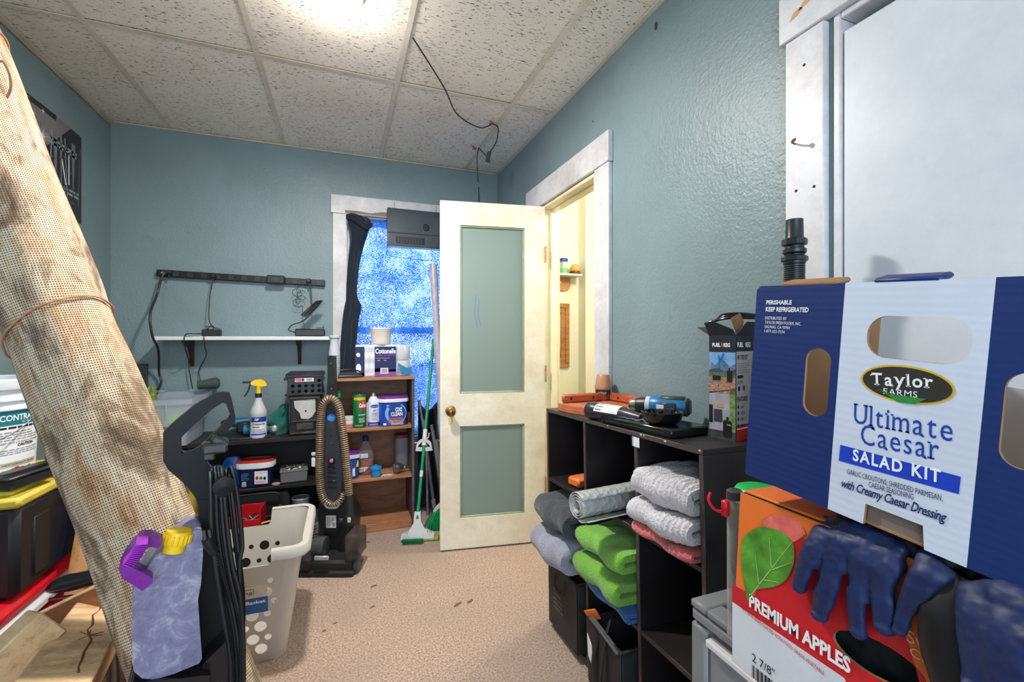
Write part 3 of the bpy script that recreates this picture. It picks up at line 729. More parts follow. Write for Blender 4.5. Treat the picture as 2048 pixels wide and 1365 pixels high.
# adapters on shelf
p = at(424, 673, Y=sY+.05); p.z = sz1
a_ = thing('power_adapter', 'small black power brick on the shelf left part', 'adapter', p)
m = MB(); m.box((0, 0, .021), (.098, .055, .042), .006); m.build('case', black, a_)
m = MB(); pp = [(.0, 0, .042)]+[(-.01+.022*math.cos(t_*1.3), .01*math.sin(t_), .052+.016*math.sin(t_*1.9)) for t_ in range(8)]+[(.045, 0, .044)]; m.tube(smooth(pp, 4), .0022, 6); m.build('coiled_lead', cordm, a_)
p = at(621, 673, Y=sY+.05); p.z = sz1
a_ = thing('battery_charger', 'wide ribbed black battery charger on the shelf right end', 'charger', p)
m = MB(); m.box((0, 0, .024), (.178, .10, .046), .006, black)
m.build('case', None, a_)
m = MB()
for i in range(22): m.box((-.084+i*.008, -.040, .048), (.004, .018, .004), .0008)
m.box((.06, -.03, .055), (.05, .012, .004), .001); m.box((.078, -.03, .062), (.005, .01, .02), .001); m.build('cooling_rib', black, a_)
# curtain over the window
t = NT('backlit_blue_blanket'); nt = t.t
v = t.coord(); sp1 = t.noise(v, 210, 1, .5); sp2 = t.noise(v, 170, 2, .7); bigf = t.noise(v, 4.5, 4, .6, .4)
tr_ = t.n('BsdfTranslucent'); df = t.n('BsdfDiffuse'); tp = t.n('BsdfTransparent'); mx = t.n('MixShader'); mx2 = t.n('MixShader')
dens = t.ramp(bigf, [(0.3, S(20, 76, 172)), (0.5, S(62, 126, 214)), (0.7, S(150, 192, 250))])
spk = t.ramp(sp2, [(0.42, S(30, 80, 150)), (0.5, (1, 1, 1, 1))])
t.l(t.mix(.75, dens, t.mix(1, dens, spk, 'MULTIPLY')), tr_.inputs[0]); df.inputs[0].default_value = S(16, 30, 52)
mx.inputs[0].default_value = .72; t.l(df.outputs[0], mx.inputs[1]); t.l(tr_.outputs[0], mx.inputs[2])
hole = t.ramp(t.math('ADD', sp1, t.math('MULTIPLY', bigf, .16)), [(0.66, (0, 0, 0, 1)), (0.70, (.7, .7, .7, 1))])
t.l(hole, mx2.inputs[0]); t.l(mx.outputs[0], mx2.inputs[1]); t.l(tp.outputs[0], mx2.inputs[2]); t.l(mx2.outputs[0], t.out.inputs[0])
blanket = t.m
navycloth = cloth('dark_navy_fleece', S(22, 32, 46), 500)
cY = YB-.040
cu = thing('window_blanket', 'deep blue blanket pinned over the window and lit from outside', 'curtain', (0, cY, 0))
x0c, x1c, ztop = at(704, 500, Y=cY).x, .93, 2.095
def cpt(u, v):
    x = x0c+(x1c-x0c)*u
    top = ztop-.055*math.exp(-((u-.03)/.06)**2)-.016*abs(math.sin(u*9.5+.6))**.5
    bot = .50+.06*math.sin(u*7)+.10*u
    z = top+(bot-top)*v
    y = .010*math.sin(u*13+v*2.3)+.006*math.sin(u*31+v*5)*(1-.5*v)+.008*math.sin(v*9+u*5)
    y += -.012*v
    return (x+.006*math.sin(v*8), y, z)
m = MB(); m.sheet(cpt, 60, 60); m.build('backlit_cloth', blanket, cu)
# bunched fold at the left side
prof = [(2.095, .035, 708), (2.07, .07, 716), (1.99, .062, 717), (1.90, .045, 713), (1.78, .036, 707), (1.62, .033, 703), (1.52, .036, 703), (1.46, .050, 705), (1.36, .046, 701), (1.2, .048, 698), (1.06, .052, 695), (.97, .055, 694)]
pts = []; rr = []
for z, r, px in prof: pts.append((at(px, 600, Y=cY).x, -.030, z)); rr.append(r)
n0 = smooth(pts, 4); rs = [smooth([(r, 0, 0) for _, r, _ in prof], 4)[i].x for i in range(len(n0))]
m = MB(); vs = []; fs = []; SEG = 22
for j, (p, r) in enumerate(zip(n0, rs)):
    for i in range(SEG):
        a = 2*math.pi*i/SEG; q = 1+.16*math.sin(a*5+j*.10)+.08*math.sin(a*9-j*.3)
        vs.append((p.x+r*q*math.cos(a), p.y+.026*q*math.sin(a), p.z+.006*math.sin(a*3)))
    if j:
        for i in range(SEG): k = (i+1) % SEG; fs.append(((j-1)*SEG+i, (j-1)*SEG+k, j*SEG+k, j*SEG+i))
fs.append(tuple(range(SEG))); m.add(vs, fs); m.build('gathered_fold', navycloth, cu, label='dark gathered fold along the casing')
for px, py in ((694, 436), (745, 430), (775, 437), (712, 455)): 
    q = at(px, py, Y=cY-.012); m = MB(); m.lathe([(.004, 0), (.002, .006), (.0045, .007), (0, .009)], 8, M=TR(q.x, -.010, q.z) @ rotm(90, 0, 0)); m.build('pin', steel, cu)
m = MB(); m.sheet(lambda u, v: (at(692+52*u, 600, Y=cY).x, -.055-.012*math.sin(u*4), 2.085-.03*u+.02*math.sin(u*6)-v*(.03+.05*u*(1-u)*2)), 14, 4); m.build('folded_hem', navycloth, cu, mods=[('SOLIDIFY', dict(thickness=.006))])
# grey appliance hung in front of the blanket
aY = YB-.135
q0 = at(775, 415, Y=aY); q1 = at(775, 491, Y=aY); aw = .40; ah = q0.z-q1.z
ap = thing('grey_appliance', 'dark grey plastic appliance with round dial hung over the window', 'appliance', (q0.x, aY, q1.z))
m = MB()
sec = [(0, 0), (-.004, .012), (0, .03), (.0, ah*.34), (-.005, ah*.36), (-.006, ah-.02), (0, ah), (.065, ah), (.065, 0)]
m.plate([(-y_, z_) for y_, z_ in sec], aw, M=TR(0, 0, 0) @ basis((0, 0, 0), (0, -1, 0), (0, 0, 1), (-1, 0, 0))); m.build('case', plain('graphite_abs', S(62, 72, 82), .4, vs=6), ap)
m = MB(); m.lathe([(.025, -.002), (.025, .003), (.022, .004), (.020, .002), (0, .002)], 28, M=TR(.268, -.006, ah*.55) @ rotm(90, 0, 0)); m.build('dial', black, ap)
m = MB(); m.box((.16, -.001, ah*.16), (.20, .004, .05), .002, black)
for i in range(9): m.box((.075+i*.02, -.004, ah*.16), (.008, .002, .035), .0005, dark_grey)
m.build('vent_slot', None, ap)
P = Print(M=TR(.0, -.0065, 0) @ basis((0, 0, 0), (1, 0, 0), (0, 0, 1), (0, -1, 0))); P.text('E X P R E S S', .115, ah*.42, .20, cap=.006, mat=ink_grey); P.build('maker_mark', ap)
m = MB(); m.tube(smooth([(0.0, .0, .002), (-.004, -.004, -.06), (.012, -.004, -.075), (.15, -.004, -.085), (.29, -.004, -.090), (.315, 0, -.07), (.31, 0, .0)], 5), .0018, 6); m.build('lead', cordm, ap)
for x in (.05, .35):
    m = MB(); m.tube([(x, .05, ah), (x, .02, ah+.05), (x, .068, 2.12-q1.z+.01)], .0015, 6); m.build('hanging_wire', steel, ap)
# tall pale rolled film leaning by the door
p0 = at(866, 530, Y=3.20); p1 = at(882, 800, Y=3.05)
d_ = (p1-p0).normalized(); pend = p0+d_*((p0.z-.004)/-d_.z)
rf = thing('rolled_film', 'pale lavender roll of film standing behind the open door', 'roll', pend)
m = MB(); n_ = 24; path = [pend.lerp(p0, i/n_)-pend for i in range(n_+1)]; m.tube(path, [.026+.003*math.sin(i*.9) for i in range(n_+1)], 16)
m.build('film', plain('pale_lavender_film', S(188, 182, 196), .35, var=.15, vs=30), rf)
m = MB(); m.tube([path[-1]*0.999, path[-1]+(path[-1]-path[-2])*.12], .015, 14); m.build('core', paper, rf)
# ================================================================ BLACK BOOKCASE
bk = plain('black_laminate', S(30, 29, 30), .45, var=.3, vs=9)
BX0, BX1, BYf, BYb, BZ = -1.285, -.088, 2.985, 3.345, .640
bc = thing('black_bookcase', 'low wide black bookcase along the back wall', 'bookcase', (BX0, BYf, 0))
bw = BX1-BX0; bd = BYb-BYf
for nm, c, d in (('top_board', (bw/2, bd/2, BZ-.012), (bw, bd, .024)), ('side_panel', (.009, bd/2+.004, (BZ-.024)/2), (.018, bd-.008, BZ-.025)), ('side_panel', (bw-.009, bd/2+.004, (BZ-.024)/2), (.018, bd-.008, BZ-.025)),
                 ('shelf', (bw/2, bd/2, .340), (bw-.037, bd-.03, .020)), ('bottom_board', (bw/2, bd/2, .035), (bw-.037, bd-.03, .020)), ('back_panel', (bw/2, bd-.006, .31), (bw-.037, .008, .56)), ('divider', (.47, bd/2+.02, .486), (.018, bd-.06, .265)), ('divider', (.47, bd/2+.02, .187), (.018, bd-.06, .282))):
    m = MB(); m.box(c, d, .0015); m.build(nm, bk, bc)
SZ2 = .351
# spray bottle
def P3(px, py, Z): return at(px, py, Z=Z)
p = P3(517, 880, BZ)
if p.y < BYf+.05: p = at(517, 878, Y=BYf+.055); p.z = BZ
sb = thing('spray_bottle', 'white spray bottle with yellow trigger head on the black bookcase', 'spray bottle', p, facecam(p)+4)
K = mpp(p)
t = NT('milky_plastic'); t.set(Roughness=.35, Base_Color=S(222, 226, 234)); t.b.inputs['Transmission Weight'].default_value = .25; t.b.inputs['Subsurface Weight'].default_value = .2; milky = t.m
m = MB(); m.lathe([(.040, 0), (.046, .004), (.046, .012), (.0445, .016), (.0445, .135), (.047, .142), (.045, .158), (.030, .195), (.020, .222), (.017, .240), (.017, .246)], 28); m.build('bottle', milky, sb)
m = MB(); m.lathe([(.018, .240), (.0185, .243), (.0185, .262), (.015, .265)], 24); m.build('collar', plain('navy_plastic', S(30, 42, 70), .4), sb)
m = MB(); m.lathe([(.014, .262), (.0135, .30), (.017, .315)], 18, yellow_p)
m.plate([(-.040, .318), (-.042, .332), (-.020, .345), (.010, .347), (.033, .336), (.044, .312), (.030, .306), (.012, .304), (-.012, .310)], .030, mat=yellow_p, M=TR(0, -.015, 0) @ basis((0, 0, 0), (1, 0, 0), (0, 0, 1), (0, -1, 0)))
m.build('trigger_head', None, sb, mods=[('BEVEL', dict(width=.004, segments=2, limit_method='ANGLE'))])
m = MB(); m.box((-.055, 0, .334), (.032, .018, .012), .003); m.cyl((-.070, 0, .334), (-.082, 0, .334), .007, .006, 12)
m.tube(smooth([(-.040, 0, .326), (-.047, 0, .305), (-.052, 0, .285), (-.064, 0, .262), (-.074, 0, .250)], 4), .0075, 10, flat=.6); m.build('trigger_and_nozzle', MATS['navy_plastic'], sb)
wf = cylwf(.0448, 0, 0); P = Print(wf, sub=.006)
P.rect(-.044, .030, .044, .128, ink_white); P.up(); P.rect(-.044, .098, .044, .128, ink_blue); P.poly([(-.044, .098), (.0, .098), (-.02, .108), (-.044, .114)], ink_lblue); P.rect(-.044, .022, .044, .029, ink_blue)
P.up(); P.disc(-.014, .114, .021, .0115, ink_navy); P.up(); P.text('ZEP', -.028, .108, .000, cap=.012, mat=ink_white, bold=.03, shear=.2)
P.text('Professional', -.036, .082, .030, cap=.011, mat=ink_navy, bold=.03); P.text('Sprayer', -.036, .066, .004, cap=.010, mat=ink_navy, bold=.03); P.lines(-.036, .034, .036, .060, 4, ink_blue, .4)
P.build('bottle_label', sb)
# cordless tools behind the bottle
def drill(name, label, p, rz, s=1.0, mat=teal_p, group=None):
    o = thing(name, label, 'power tool', p, rz, group)
    m = MB(); m.lathe([(.0, -.075), (.022, -.075), (.028, -.06), (.030, -.03), (.030, .03), (.026, .05), (.022, .055)], 20, mat, TR(0, 0, .055*s) @ rotm(0, 90, 0))
    m.build('motor_housing', None, o)
    m = MB(); m.lathe([(.024, 0), (.025, .02), (.020, .045), (.012, .055), (.006, .056)], 20, M=TR(.055, 0, .055) @ rotm(0, 90, 0)); m.build('chuck', black, o)
    m = MB(); m.box((-.015, .055, .050), (.042, .10, .034), .010, mat); m.box((-.015, .120, .042), (.078, .045, .062), .008, black); m.build('grip_and_battery', None, o)
    return o
drill('cordless_tool', 'teal and black cordless tool lying left of the spray bottle', P3(476, 868, BZ)+Vector((0, .10, 0)), 190)
p = P3(541, 868, BZ)+Vector((-.012, -.01, 0)); p.z = BZ
o = thing('angle_grinder', 'teal grinder with silver gear head right of the spray bottle', 'power tool', p, 5)
m = MB(); m.lathe([(.0, 0), (.030, 0), (.032, .03), (.030, .12), (.024, .14)], 20, M=TR(-.13, 0, .036) @ rotm(0, 90, 0)); m.build('motor_housing', teal_p, o)
m = MB(); m.box((.030, 0, .036), (.055, .06, .062), .012); m.cyl((.035, 0, .004), (.035, 0, -.0), .028, .024); m.lathe([(.020, 0), (.022, .012), (.012, .02)], 16, M=TR(.035, -.03, .036) @ rotm(90, 0, 0)); m.build('gear_head', plain('cast_aluminium', S(190, 194, 200), .35, .7), o)
# green cloth bundle
p = at(560, 874, Y=3.16); p.z = BZ
o = thing('green_cloth', 'crumpled dark green cloth heaped beside the black crates', 'cloth', p)
m = MB(); rd = random.Random(5)
def blob(u, v, R=(.066, .06, .165)):
    a = u*2*math.pi; b = v*math.pi/2*.999; q = 1+.22*math.sin(a*3+b*4)+.14*math.sin(a*7-b*3)+.10*math.sin(b*11+a*2)
    r = math.cos(b)**.7*(1+.25*math.sin(b*3)); return (R[0]*r*q*math.cos(a)+.035*v, R[1]*r*q*math.sin(a), R[2]*math.sin(b)*(1+.08*math.sin(a*5)))
m.sheet(blob, 48, 22); m.build('cloth_body', cloth('bottle_green_cloth', S(8, 96, 88), 300), o)
# flat scraps at the bookcase front
o = thing('pry_bar', 'dark flat steel bar lying along the bookcase edge', 'tool', (at(486, 878, Y=BYf+.03).x, BYf+.03, BZ), 6)
m = MB(); m.box((0, 0, .005), (.30, .035, .009), .002); m.box((.12, .0, .013), (.05, .022, .008), .002); m.build('bar', plain('oily_steel', S(70, 58, 54), .35, .6, .3), o)
# two crates
CXa = at(578, 800, Y=3.02).x; CXb = at(643, 800, Y=3.02).x; cw = CXb-CXa
o = thing('black_crate', 'lower black metal case with peeling white plate on its front', 'crate', ((CXa+CXb)/2-.003, 3.02, BZ))
m = MB(); H1 = .242
m.box((0, .13, H1/2), (cw, .235, H1-.002), .004); m.build('case', plain('grubby_black_metal', S(44, 42, 40), .4, .3, .4, 25), o)
m = MB(); pl_ = [(-.062, .222), (.058, .228), (.060, .150), (.040, .118), (.020, .105), (-.022, .110), (-.030, .145), (-.058, .180)]
m.plate(pl_, .003, [ell(.004, .155, .006, .006, 10)], M=TR(0, .0055, -.01) @ basis((0, 0, 0), (1, 0, 0), (0, 0, 1), (0, -1, 0))); m.build('white_plate', paint('flaking_white_paint', S(205, 205, 202), S(140, 135, 125), .8, S(60, 55, 50)), o)
m = MB(); 
for c, d in (((0, .004, .228), (cw-.01, .020, .012)), ((0, .004, .085), (cw-.02, .018, .010)), ((-.085, .006, .15), (.010, .016, .15)), ((.085, .006, .15), (.010, .016, .15)), ((0, .006, .012), (cw-.01, .016, .014))): m.box(c, d, .003)
m.box((0, .006, .055), (.10, .012, .045), .003); m.build('clamp_frame', steel and plain('oily_frame_metal', S(84, 80, 76), .35, .6, .4, 30), o)
zc = BZ+H1
o = thing('perforated_bin', 'upper black bin with rows of round holes and white sticker', 'crate', ((CXa+CXb)/2-.004, 3.02, zc))
H2 = at(600, 748, Y=3.02).z-zc; w2 = cw+.012
holes = [ell(-w2/2+.030+i*.037, .028+j*.031, .0105, .0105, 12) for i in range(5) for j in range(3)]
holes = [h for h in holes if not (h[0][1] > .08 and -.06 < h[0][0] < .06)]
m = MB(); Mf = basis((0, 0, .0), (1, 0, 0), (0, 0, 1), (0, -1, 0))
m.plate([(-w2/2, .008), (w2/2, .008), (w2/2, H2-.02), (-w2/2, H2-.02)], .003, holes, M=TR(0, .004, 0) @ Mf)
m.box((-w2/2+.0015, .125, H2/2), (.003, .235, H2-.03), .001); m.box((w2/2-.0015, .125, H2/2), (.003, .235, H2-.03), .001); m.box((0, .242, H2/2), (w2, .003, H2-.03), .001); m.box((0, .125, .0055), (w2, .24, .005), .001)
m.build('bin_wall', plain('satin_charcoal', S(46, 49, 54), .4, .2), o)
m = MB(); m.box((0, .003, H2-.014), (w2+.02, .016, .016), .003); m.box((-w2/2-.004, .125, H2-.014), (.014, .24, .016), .003); m.box((w2/2+.004, .125, H2-.014), (.014, .24, .016), .003); m.box((0, .125, H2-.003), (w2+.016, .26, .006), .002)
m.box((0, .001, .008), (w2+.02, .014, .014), .003)
for x in (-w2/2-.008, w2/2+.008): m.box((x, .0, H2-.03), (.02, .012, .016), .003); m.cyl((x, -.004, .008), (x, -.012, .008), .006)
m.build('lid_rim', MATS['satin_charcoal'], o)
P = Print(M=TR(0, .0035, 0) @ Mf); P.rect(-.055, .085, .050, .108, ink_white); P.up(); P.rect(-.053, .087, -.018, .106, ink_pink); P.disc(-.010, .0965, .008, .009, ink_black); P.bars(.008, .089, .044, .103, ink_black, 14); P.rect(-.012, .114, .032, .119, ink_grey)
P.up(); P.rect(-.050, .095, -.022, .098, ink_red); P.rect(-.014, .094, -.006, .099, ink_red); P.build('sticker', o)
# second shelf things
def place(px, y, Z, py=900): q = at(px, py, Y=y); q.z = Z; return q
p = place(513, 3.07, SZ2)
o = thing('detergent_tub', 'navy tub with white rim and red lid on the middle shelf', 'tub', p, -6)
m = MB(); m.lathe([(.076, 0), (.084, .004), (.094, .105), (.097, .112)], 32, power=3.2, sq=(1, .72)); m.build('tub_body', plain('navy_tub', S(28, 38, 84), .4), o)
m = MB(); m.lathe([(.098, .112), (.104, .114), (.104, .138), (.101, .146)], 32, white_p, power=3.2, sq=(1, .72)); m.build('rim', None, o)
m = MB(); m.lathe([(.102, .146), (.100, .152), (.080, .154), (.078, .150), (0, .150)], 32, power=3.2, sq=(1, .72)); m.build('lid', plain('dirty_red_lid', S(190, 60, 50), .4, var=.25, vs=30), o)
P = Print(M=TR(0, -.0700, 0) @ Mf); P.rect(.008, .022, .078, .098, ink_white); P.rect(-.058, .012, -.036, .040, ink_white); P.up(); P.bars(-.056, .014, -.038, .038, ink_navy, 8); P.text('9 Reactive', .016, .084, .070, cap=.006, mat=ink_red); P.disc(.022, .058, .008, .011, ink_red); P.disc(.042, .056, .008, .010, ink_teal); P.disc(.062, .054, .008, .010, ink_navy); P.lines(.014, .028, .074, .044, 2, ink_red); P.lines(-.062, .05, -.02, .095, 5, ink_lblue, .25); P.build('tub_label', o)
p = place(470, 3.10, SZ2); p.x -= .012
o = thing('blue_pouch', 'bright blue plastic pouch at the left of the navy tub', 'pouch', p)
m = MB(); m.lathe([(.05, 0), (.058, .01), (.060, .08), (.050, .15), (.030, .175)], 24, sq=(1, .45), power=2.6)
m.build('pouch_body', plain('glossy_blue_film', S(14, 96, 190), .25, var=.3, vs=40, bump=.6, bs=50), o)
p = place(588, 3.045, SZ2)
o = thing('parts_case', 'flat clear plastic parts case holding small coloured pieces', 'box', p, 4)
m = MB(); m.box((0, .06, .034), (.150, .150, .064), .005); m.build('case_body', clear('hazy_case', S(200, 205, 210), .3, .6), o)
m = MB(); m.box((0, .06, .070), (.156, .156, .008), .003); m.build('case_lid', clear('hazy_lid', S(210, 214, 218), .25, .6), o)
m = MB(); rd = random.Random(11); mm = [ink_white, ink_green, ink_white, ink_red, ink_black, ink_white]
for i in range(46): m.box((rd.uniform(-.045, .055), .06+rd.uniform(-.055, .055), .0755+rd.random()*.002), (.014, .009, .003), .001, mm[i % 6], rot=(0, 0, rd.uniform(0, 180)))
m.build('label_card', None, o)
p = place(552, 3.02, SZ2); o = thing('wood_slice', 'small tan wooden disc in front of the parts case', 'disc', p); m = MB(); m.lathe([(.022, 0), (.024, .003), (.024, .010), (.020, .012), (0, .012)], 18, sq=(1, .7)); m.build('disc', plain('tan_wood', S(190, 150, 130), .6), o)
# bottom: open toolbox with a red tray
p = at(505, 1040, Y=2.93); tx = p.x
o = thing('tool_box', 'open black tool box with its lid up behind the basket', 'tool box', (tx-.05, 2.86, 0))
m = MB(); m.box((0, 0, .006), (.46, .20, .012), .003); m.box((0, -.096, .10), (.46, .008, .19), .003); m.box((0, .096, .10), (.46, .008, .19), .003); m.box((-.226, 0, .10), (.008, .19, .19), .003); m.box((.226, 0, .10), (.008, .19, .19), .003); m.build('box_body', black, o)
m = MB(); m.plate(rrect(-.235, 0, .235, .125, .03), .03, M=TR(0, .112, .19) @ rotm(-6, 0, 0) @ Mf); m.build('box_lid', black, o)
m = MB(); m.tube(smooth([(-.12, .085, .315), (-.11, .08, .330), (.12, .08, .332), (.175, .08, .325), (.19, .08, .30), (.19, .08, .25)], 5), .007, 8); m.box((.19, .075, .24), (.03, .02, .04), .004); m.build('carry_handle', black, o)
o = thing('parts_tray', 'red plastic tray of small parts lying in the tool box', 'tray', (at(492, 1030, Y=2.84).x, 2.84, .195), -4)
m = MB(); m.box((0, 0, .004), (.17, .13, .006), .002); m.box((0, -.063, .028), (.17, .004, .05), .0015); m.box((0, .063, .05), (.17, .004, .095), .0015); m.box((-.083, 0, .028), (.004, .13, .05), .0015); m.box((.083, 0, .05), (.006, .13, .11), .0015); m.build('tray_body', red_p, o)
m = MB(); rd = random.Random(3)
for i in range(14): a = rd.uniform(-.07, .06); m.cyl((a, rd.uniform(-.05, .05), .014+.02*rd.random()), (a+rd.uniform(-.04, .04), rd.uniform(-.05, .05), .020+.03*rd.random()), .006, .005, 8)
m.build('small_part', steel, o)
o = thing('yellow_strap', 'yellow plastic strip lying across the tool box', 'strap', (at(529, 1038, Y=2.80).x, 2.79, .196), 0)
m = MB(); m.tube(smooth([(-.06, 0, .004), (-.01, .01, .016), (.05, .02, .02), (.09, .02, .012)], 4), .009, 8, flat=.5); m.build('strip', plain('ochre_yellow', S(225, 175, 45), .5), o)
for i, (px, col, lb) in enumerate(((598, S(150, 160, 165), 'grey paint can at the bottom of the black bookcase'), (621, S(120, 160, 205), 'blue and white can beside the basket rim and vacuum'))):
    p = at(px, 1020, Y=2.96-.05*i); p.z = .0455 if i == 0 else 0
    if i == 0: p.y = 3.07
    o = thing('metal_can', lb, 'can', p); m = MB(); hh = .20 if i == 0 else .20
    m.lathe([(.052, 0), (.054, .003), (.052, .006), (.052, hh-.006), (.054, hh-.003), (.052, hh), (.049, hh-.001), (.049, hh-.006), (0, hh-.006)], 28); m.build('can_body', plain('can_paint_%d' % i, col, .35, .2), o)
    P = Print(cylwf(.0523, 0, 12)); P.sub = .008; P.rect(-.04, .05, .04, .15, ink_white); P.up(); P.lines(-.03, .06, .03, .14, 5, ink_navy, .6, seed=i+4); P.build('can_label', o)
# ---- translucent tote on the bookcase, left
TX0, TX1, TY0, TY1 = -1.24, -.765, 2.90, 3.33
o = thing('storage_tote', 'translucent white storage tote without lid on the bookcase left end', 'storage box', ((TX0+TX1)/2, (TY0+TY1)/2, BZ))
tw, td, th_ = TX1-TX0, TY1-TY0, .262
toteM = clear('translucent_tote_plastic', S(214, 224, 240), .35, .38, 1.15, .3)
m = MB(); vs = []; fs = []
def rl(w, d, r, z): return [(x, y, z) for x, y in rrect(-w/2, -d/2, w/2, d/2, r, 4)]
loops = [rl(tw-.08, td-.08, .03, .001), rl(tw-.075, td-.075, .03, .10), rl(tw-.03, td-.03, .03, .115), rl(tw-.02, td-.02, .03, th_-.03), rl(tw, td, .03, th_-.028), rl(tw, td, .03, th_), rl(tw-.006, td-.006, .03, th_), rl(tw-.026, td-.026, .03, th_-.026), rl(tw-.036, td-.036, .03, .115), rl(tw-.080, td-.080, .03, .104), rl(tw-.084, td-.084, .03, .005)]
n = len(loops[0])
for lp in loops: vs += lp
for j in range(len(loops)-1):
    for i in range(n): k = (i+1) % n; fs.append((j*n+i, j*n+k, (j+1)*n+k, (j+1)*n+i))
fs.append(tuple(range(n))[::-1]); fs.append(tuple((len(loops)-1)*n+i for i in range(n)))
m.add(vs, fs); m.build('tote_body', toteM, o)
for x in (-.15, -.02, .12):
    for sg in (-1, 1): m = MB(); m.box((x, sg*(td/2-.002), th_-.055), (.006, .010, .055), .002); m.build('rib', toteM, o)
for y in (-.12, 0, .12): m = MB(); m.box((tw/2-.002, y, th_-.055), (.010, .006, .055), .002); m.build('rib', toteM, o)
for c_, d_ in (((0, -td/2+.001, th_-.004), (.12, .016, .018)), ((-.04, td/2-.008, th_+.006), (.05, .014, .016)), ((.15, td/2-.008, th_+.006), (.08, .014, .016))): m = MB(); m.box(c_, d_, .003); m.build('latch_tab', toteM, o)
o = thing('lime_bowl', 'lime green plastic bowl seen through the storage tote', 'bowl', (-.875, 3.05, BZ+.112))
m = MB(); m.lathe([(.03, -.03), (.06, -.02), (.085, .015), (.09, .05), (.085, .05), (.058, -.014), (0, -.024)], 24, M=rotm(35, 20, 0)); o.scale = (.55, .55, .55); m.build('bowl', plain('lime_plastic', S(160, 205, 40), .4), o)
o = thing('brown_parcel', 'brown packets lying at the bottom of the storage tote', 'packet', (-.955, 3.06, BZ+.008))
m = MB(); m.box((0, .02, .02), (.16, .18, .033), .01); m.box((.03, -.06, .045), (.14, .10, .016), .005, rot=(0, 0, 12)); m.build('packets', plain('tan_packet', S(170, 140, 118), .7, var=.35, vs=20), o)
# things on and behind the tote rim
p = at(418, 782, Y=3.31); p.z = BZ+th_+.014
o = thing('dark_pouch', 'grey-green padded pouch resting on the back rim of the tote', 'pouch', p)
m = MB(); m.lathe([(.012, -.058), (.026, -.056), (.028, -.02), (.034, .02), (.036, .045), (.022, .058)], 14, M=TR(0, -.01, .030) @ rotm(0, 84, 0)); m.build('pouch_body', plain('grey_green_nylon', S(66, 78, 74), .6, bump=.3), o)
o = thing('dark_board', 'dark speckled board leaning on the wall behind the tote', 'board', (at(276, 760, Y=3.34).x, 3.346, BZ), 0)
m = MB(); m.box((-.04, .004, .22), (.17, .016, .435), .003, rot=(1, 0, 0)); m.build('board', plain('dark_speckled_board', S(48, 48, 54), .6, var=.4, vs=120), o)
o = thing('green_bag', 'yellow-green bag corner showing above the tote left side', 'bag', (at(291, 780, Y=3.18).x-.01, 3.19, BZ+.008))
m = MB(); m.sheet(lambda u, v: blob(u, v, (.055, .06, .285)), 32, 14); m.build('bag_body', plain('yellow_green_film', S(130, 160, 60), .4, bump=.4, bs=40), o)

# ================================================================ BROWN BOOKCASE
brown = wood('brown_shelf_wood', S(178, 124, 88), S(140, 90, 60), .45, (2, 10, 14))
brownd = wood('dark_stained_back', S(132, 88, 60), S(92, 60, 42), .5, (2.5, 10, 10))
sidem = wood('weathered_side_board', S(92, 82, 80), S(60, 52, 50), .6, (12, 12, 2))
RX0, RX1, RYf, RYb, RZ = -.080, .447, 2.968, 3.255, .986
rw, rd_ = RX1-RX0, RYb-RYf
rb = thing('brown_bookcase', 'narrow brown wooden bookcase of four shelves under the window', 'bookcase', (RX0, RYf, 0))
for nm, c, d, mt in (('side_panel', (.009, rd_/2+.006, RZ/2-.01), (.018, rd_-.012, RZ-.02), sidem), ('side_panel', (rw-.009, rd_/2+.006, RZ/2-.01), (.018, rd_-.012, RZ-.02), sidem), ('top_board', (rw/2, rd_/2, RZ-.0112), (rw, rd_, .020), brown), ('back_panel', (rw/2, rd_-.005, .49), (rw-.038, .008, .94), brownd)):
    m = MB(); m.box(c, d, .002); m.build(nm, mt, rb)
RS = (.666, .345, .050)
for z in RS: m = MB(); m.box((rw/2, rd_/2-.003, z-.0112), (rw-.037, rd_-.014, .020), .0025); m.build('shelf', brown, rb)
m = MB(); m.box((rw/2, .008, .020), (rw-.038, .016, .037), .002); m.build('toe_board', brown, rb)
# toilet paper pack on top
k0 = 1/310
p = at(711, 750, Y=RYf+.055); p.z = RZ
o = thing('toilet_paper_pack', 'navy and white torn pack of toilet rolls on the brown bookcase', 'toilet paper', p)
pw_ = at(825, 700, Y=RYf+.055).x-p.x; ph = at(760, 690, Y=RYf+.055).z-RZ
film = clear('wrinkled_pack_film', S(232, 236, 244), .12, .35, 1.3, .2)
m = MB(); rollm = plain('tissue_white', S(232, 230, 228), .9, var=.03, bump=.3)
rw4 = pw_/3.1
for i in range(3):
    for j in range(2):
        for k in range(2):
            x = rw4*(i+.53); m2 = MB(); m2.lathe([(.018, .002), (rw4/2-.004, .002), (rw4/2-.001, .006), (rw4/2-.001, ph/2-.006), (rw4/2-.004, ph/2-.002), (.018, ph/2-.002)], 24, M=TR(x, .062+k*.115 if False else .060+k*.10, j*ph/2)); 
            if k == 0: m2.build('toilet_roll', rollm, o)
m = MB(); m.lathe([(.001, 0)], 3) if False else None
m = MB()
def pk(u, v):
    a = u; x = pw_*.72*a; z = ph*v; return (x, -.002+.004*math.sin(a*40)*.4+.003*math.sin(z*90), z)
m.sheet(pk, 40, 14); m.build('front_wrap', plain('pack_wrap_white', S(218, 220, 228), .25, bump=.5, bs=60), o, mods=[('SOLIDIFY', dict(thickness=.0012))])
P = Print(M=TR(0, -.0085, 0) @ Mf)
P.rect(0, .004, pw_*.15, ph-.012, ink_navy); x0_ = pw_*.325; x1_ = pw_*.70
